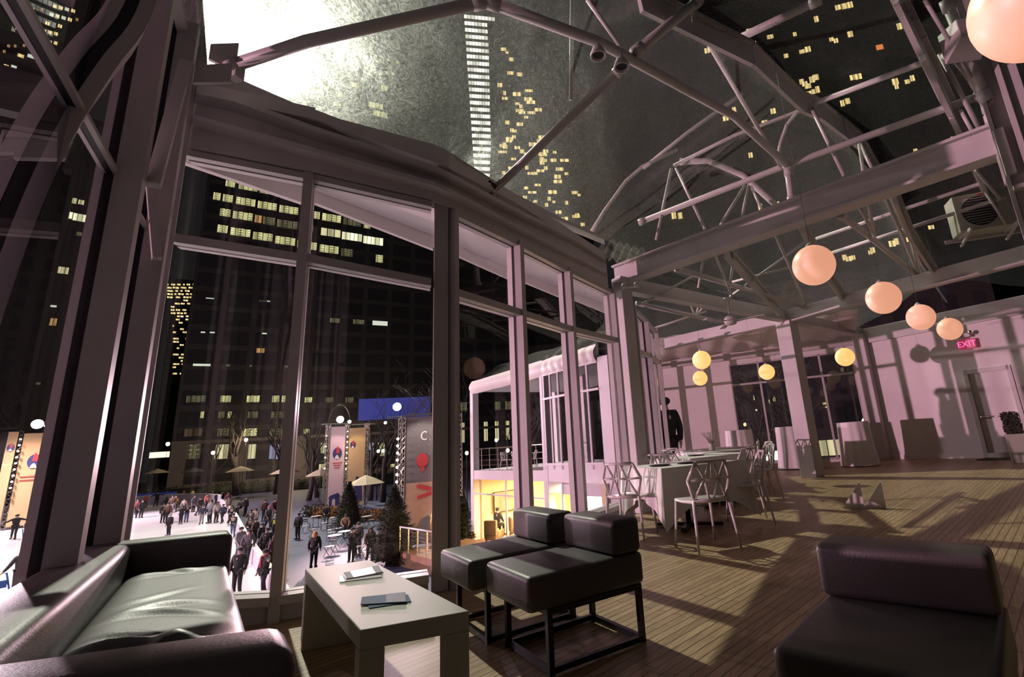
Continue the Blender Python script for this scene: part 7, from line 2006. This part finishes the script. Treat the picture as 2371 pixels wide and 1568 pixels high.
# ------------------------------------------------------------------ city buildings
UNIT = {}
def unit(k):
    if k not in UNIT:
        m = MB()
        m.box((.5, -.06, .5), (1, .12, 1))
        o = m.build('lit_window', WIN[k])
        UNIT[k] = o.data
        bpy.data.objects.remove(o)
    return UNIT[k]
def building(data, wins, length, top, depth, m, lab, x0=0.0, crown=True):
    (ax, ay), az = data
    e = empty('office_building', (ax, ay, -3.5), math.radians(az), lab, 'building', 'city buildings')
    one('facade', m, lambda b: b.box(((x0 + length) / 2, depth / 2, (top + 3.5) / 2), (length - x0, depth, top + 3.5)), e)
    if crown:
        one('parapet', DARK, lambda b: b.box(((x0 + length) / 2, depth / 2, top + 4.0), (length - x0 + .6, depth + .6, 1.0)), e)
    for (u0, u1, z0, z1, k) in wins[:100]:
        o = bpy.data.objects.new('lit_window', unit(k))
        COL.objects.link(o)
        o.parent = e
        o.location = (u0, 0, z0 + 3.5)
        o.scale = (max(u1 - u0, .05), 1, max(z1 - z0, .05))
    if len(wins) > 100:
        b = MB()
        for (u0, u1, z0, z1, k) in wins[100:]:
            b.box(((u0 + u1) / 2, -.06, (z0 + z1) / 2 + 3.5), (u1 - u0, .12, z1 - z0))
        r = b.build('lit_window_rest', WIN['y'], e)
        r['kind'] = 'stuff'
    return e
F1 = facade_mat('stone_facade', (.050, .043, .040), (.014, .013, .015), 5.2, 3.9, .55)
F2 = facade_mat('dark_brick_facade', (.035, .028, .024), (.012, .011, .012), 2.4, 3.4, .7)
F3 = facade_mat('pale_pier_facade', (.055, .045, .040), (.012, .011, .012), 1.8, 40.0, .6)
mainb = building(FACADE_MAIN, WINDOWS_MAIN, LEN_MAIN + 26, 74, 2.4, F1, 'wide dark office block with rows of yellow lit windows filling the front windows')
one('podium', mat('podium_stone', (.16, .13, .11), .7, noise=.3, nscale=.3), lambda b: [b.box((u, -.25, 4.6), (w_, .5, 9.2)) for u, w_ in ((1.2, 2.2), (10.6, 2.0), (20.6, 2.2), (31.0, 1.6), (41.5, 2.0), (52, 2))] + [b.box((33, -.3, 9.4), (66, .6, .6)), b.box((33, -.2, 1.2), (66, .4, 1.6))], mainb)
one('awning', DKCANVAS, lambda b: b.prism([(22.5, -3), (33.5, -3), (33.5, 0), (22.5, 0)], 4.0, [4.4, 4.4, 6.0, 6.0]), mainb)
one('awning_light', glow('awning_strip', (1, .72, .3), .9), lambda b: b.box((28, -2.2, 3.9), (6.5, .3, .2)), mainb)
for k in range(8):
    for (z_, h_, kk) in ((6.2, 4.6, 'b'), (13.6, 2.0, 'd')):
        if kk == 'd' and k % 3 == 1:
            continue
        o = bpy.data.objects.new('lit_window', unit(kk))
        COL.objects.link(o)
        o.parent = mainb
        o.location = (47.5 + k * 2.9, 0, z_)
        o.scale = (1.0 if kk == 'b' else 1.6, 1, h_)
building(STREET_TOWER, WINDOWS_STREET, LEN_STREET, TOP_STREET, 20, F2, 'slim bright tower at the end of the street canyon')
building(BUILD_WARM, WINDOWS_WARM, LEN_WARM, TOP_WARM + 10, 30, F2, 'brick building with small golden windows right of the main block')
building(BUILD_LEFT, WINDOWS_LEFT, LEN_LEFT, TOP_LEFT, 12, F3, 'dark building in the left window with scattered lit rooms', -14)
building(BUILD_UPPER, WINDOWS_UPPER, LEN_UPPER, 130, 9.5, F2, 'tower with slanting rows of lights at the top left', -12)
building(TOWER_WHITE, WINDOWS_WHITE, LEN_WHITE, TOP_WHITE, 14, F2, 'tall slender tower with white lit floor bands beyond the roof sheet')
building(TOWER_GOLD, WINDOWS_GOLD, LEN_GOLD, 138, 20, F2, 'tower with many golden windows beyond the roof sheet, right of the white tower')
building(BLOCK_PALE, WINDOWS_PALE, LEN_PALE, 113, 20, F2, 'high block under the roof floodlight with pale yellow windows')
building(TOWER_RIGHT, WINDOWS_RIGHT, LEN_RIGHT + 20, max(TOP_RIGHT, 95), 20, F2, 'broad tower with scattered golden windows above the hall roof', 0)
building(FAR_FACADE, WINDOWS_FAR, LEN_FAR + 10, 16, 12, F2, 'low dark building outside the far windows with one lit shopfront', -10)
e = empty('side_building', pl(80.5, 125) + (-3.5,), math.radians(76), 'dark building with vertical piers along the left side of the street', 'building', 'city buildings')
one('facade', F3, lambda b: b.box((52, 9, 38), (60, 10, 76)), e)
one('cornice', DARK, lambda b: b.box((52, 9, 76.5), (62, 11, 1.2)), e)
for (u, z, k) in ((14, 33, 'o'), (22, 19, 'y'), (30, 25, 'w'), (34, 21, 'o'), (38, 17, 'o'), (10, 13, 'd'), (26, 9, 'd')):
    o = bpy.data.objects.new('lit_window', unit(k))
    COL.objects.link(o)
    o.parent = e
    o.location = (u, 2, z)
    o.scale = (2.2, 1, 1.8)
# roof floodlight on the high block
e = empty('roof_floodlight', (ROOF_FLOOD[0] + .6, ROOF_FLOOD[1] + 1.9, ROOF_FLOOD[2]), 0, 'blinding white floodlight on the roof edge of the high block', 'light')
one('housing', BLACKM, lambda b: b.box((0, .6, 0), (3.6, 1.0, 3.0)), e)
one('lens', ROOFG, lambda b: b.box((0, .08, 0), (3.2, .08, 2.6)), e)
one('mast', BLACKM, lambda b: b.beam((0, .6, -4), (0, .6, -1.4), .4, .4, (0, 1, 0)), e)
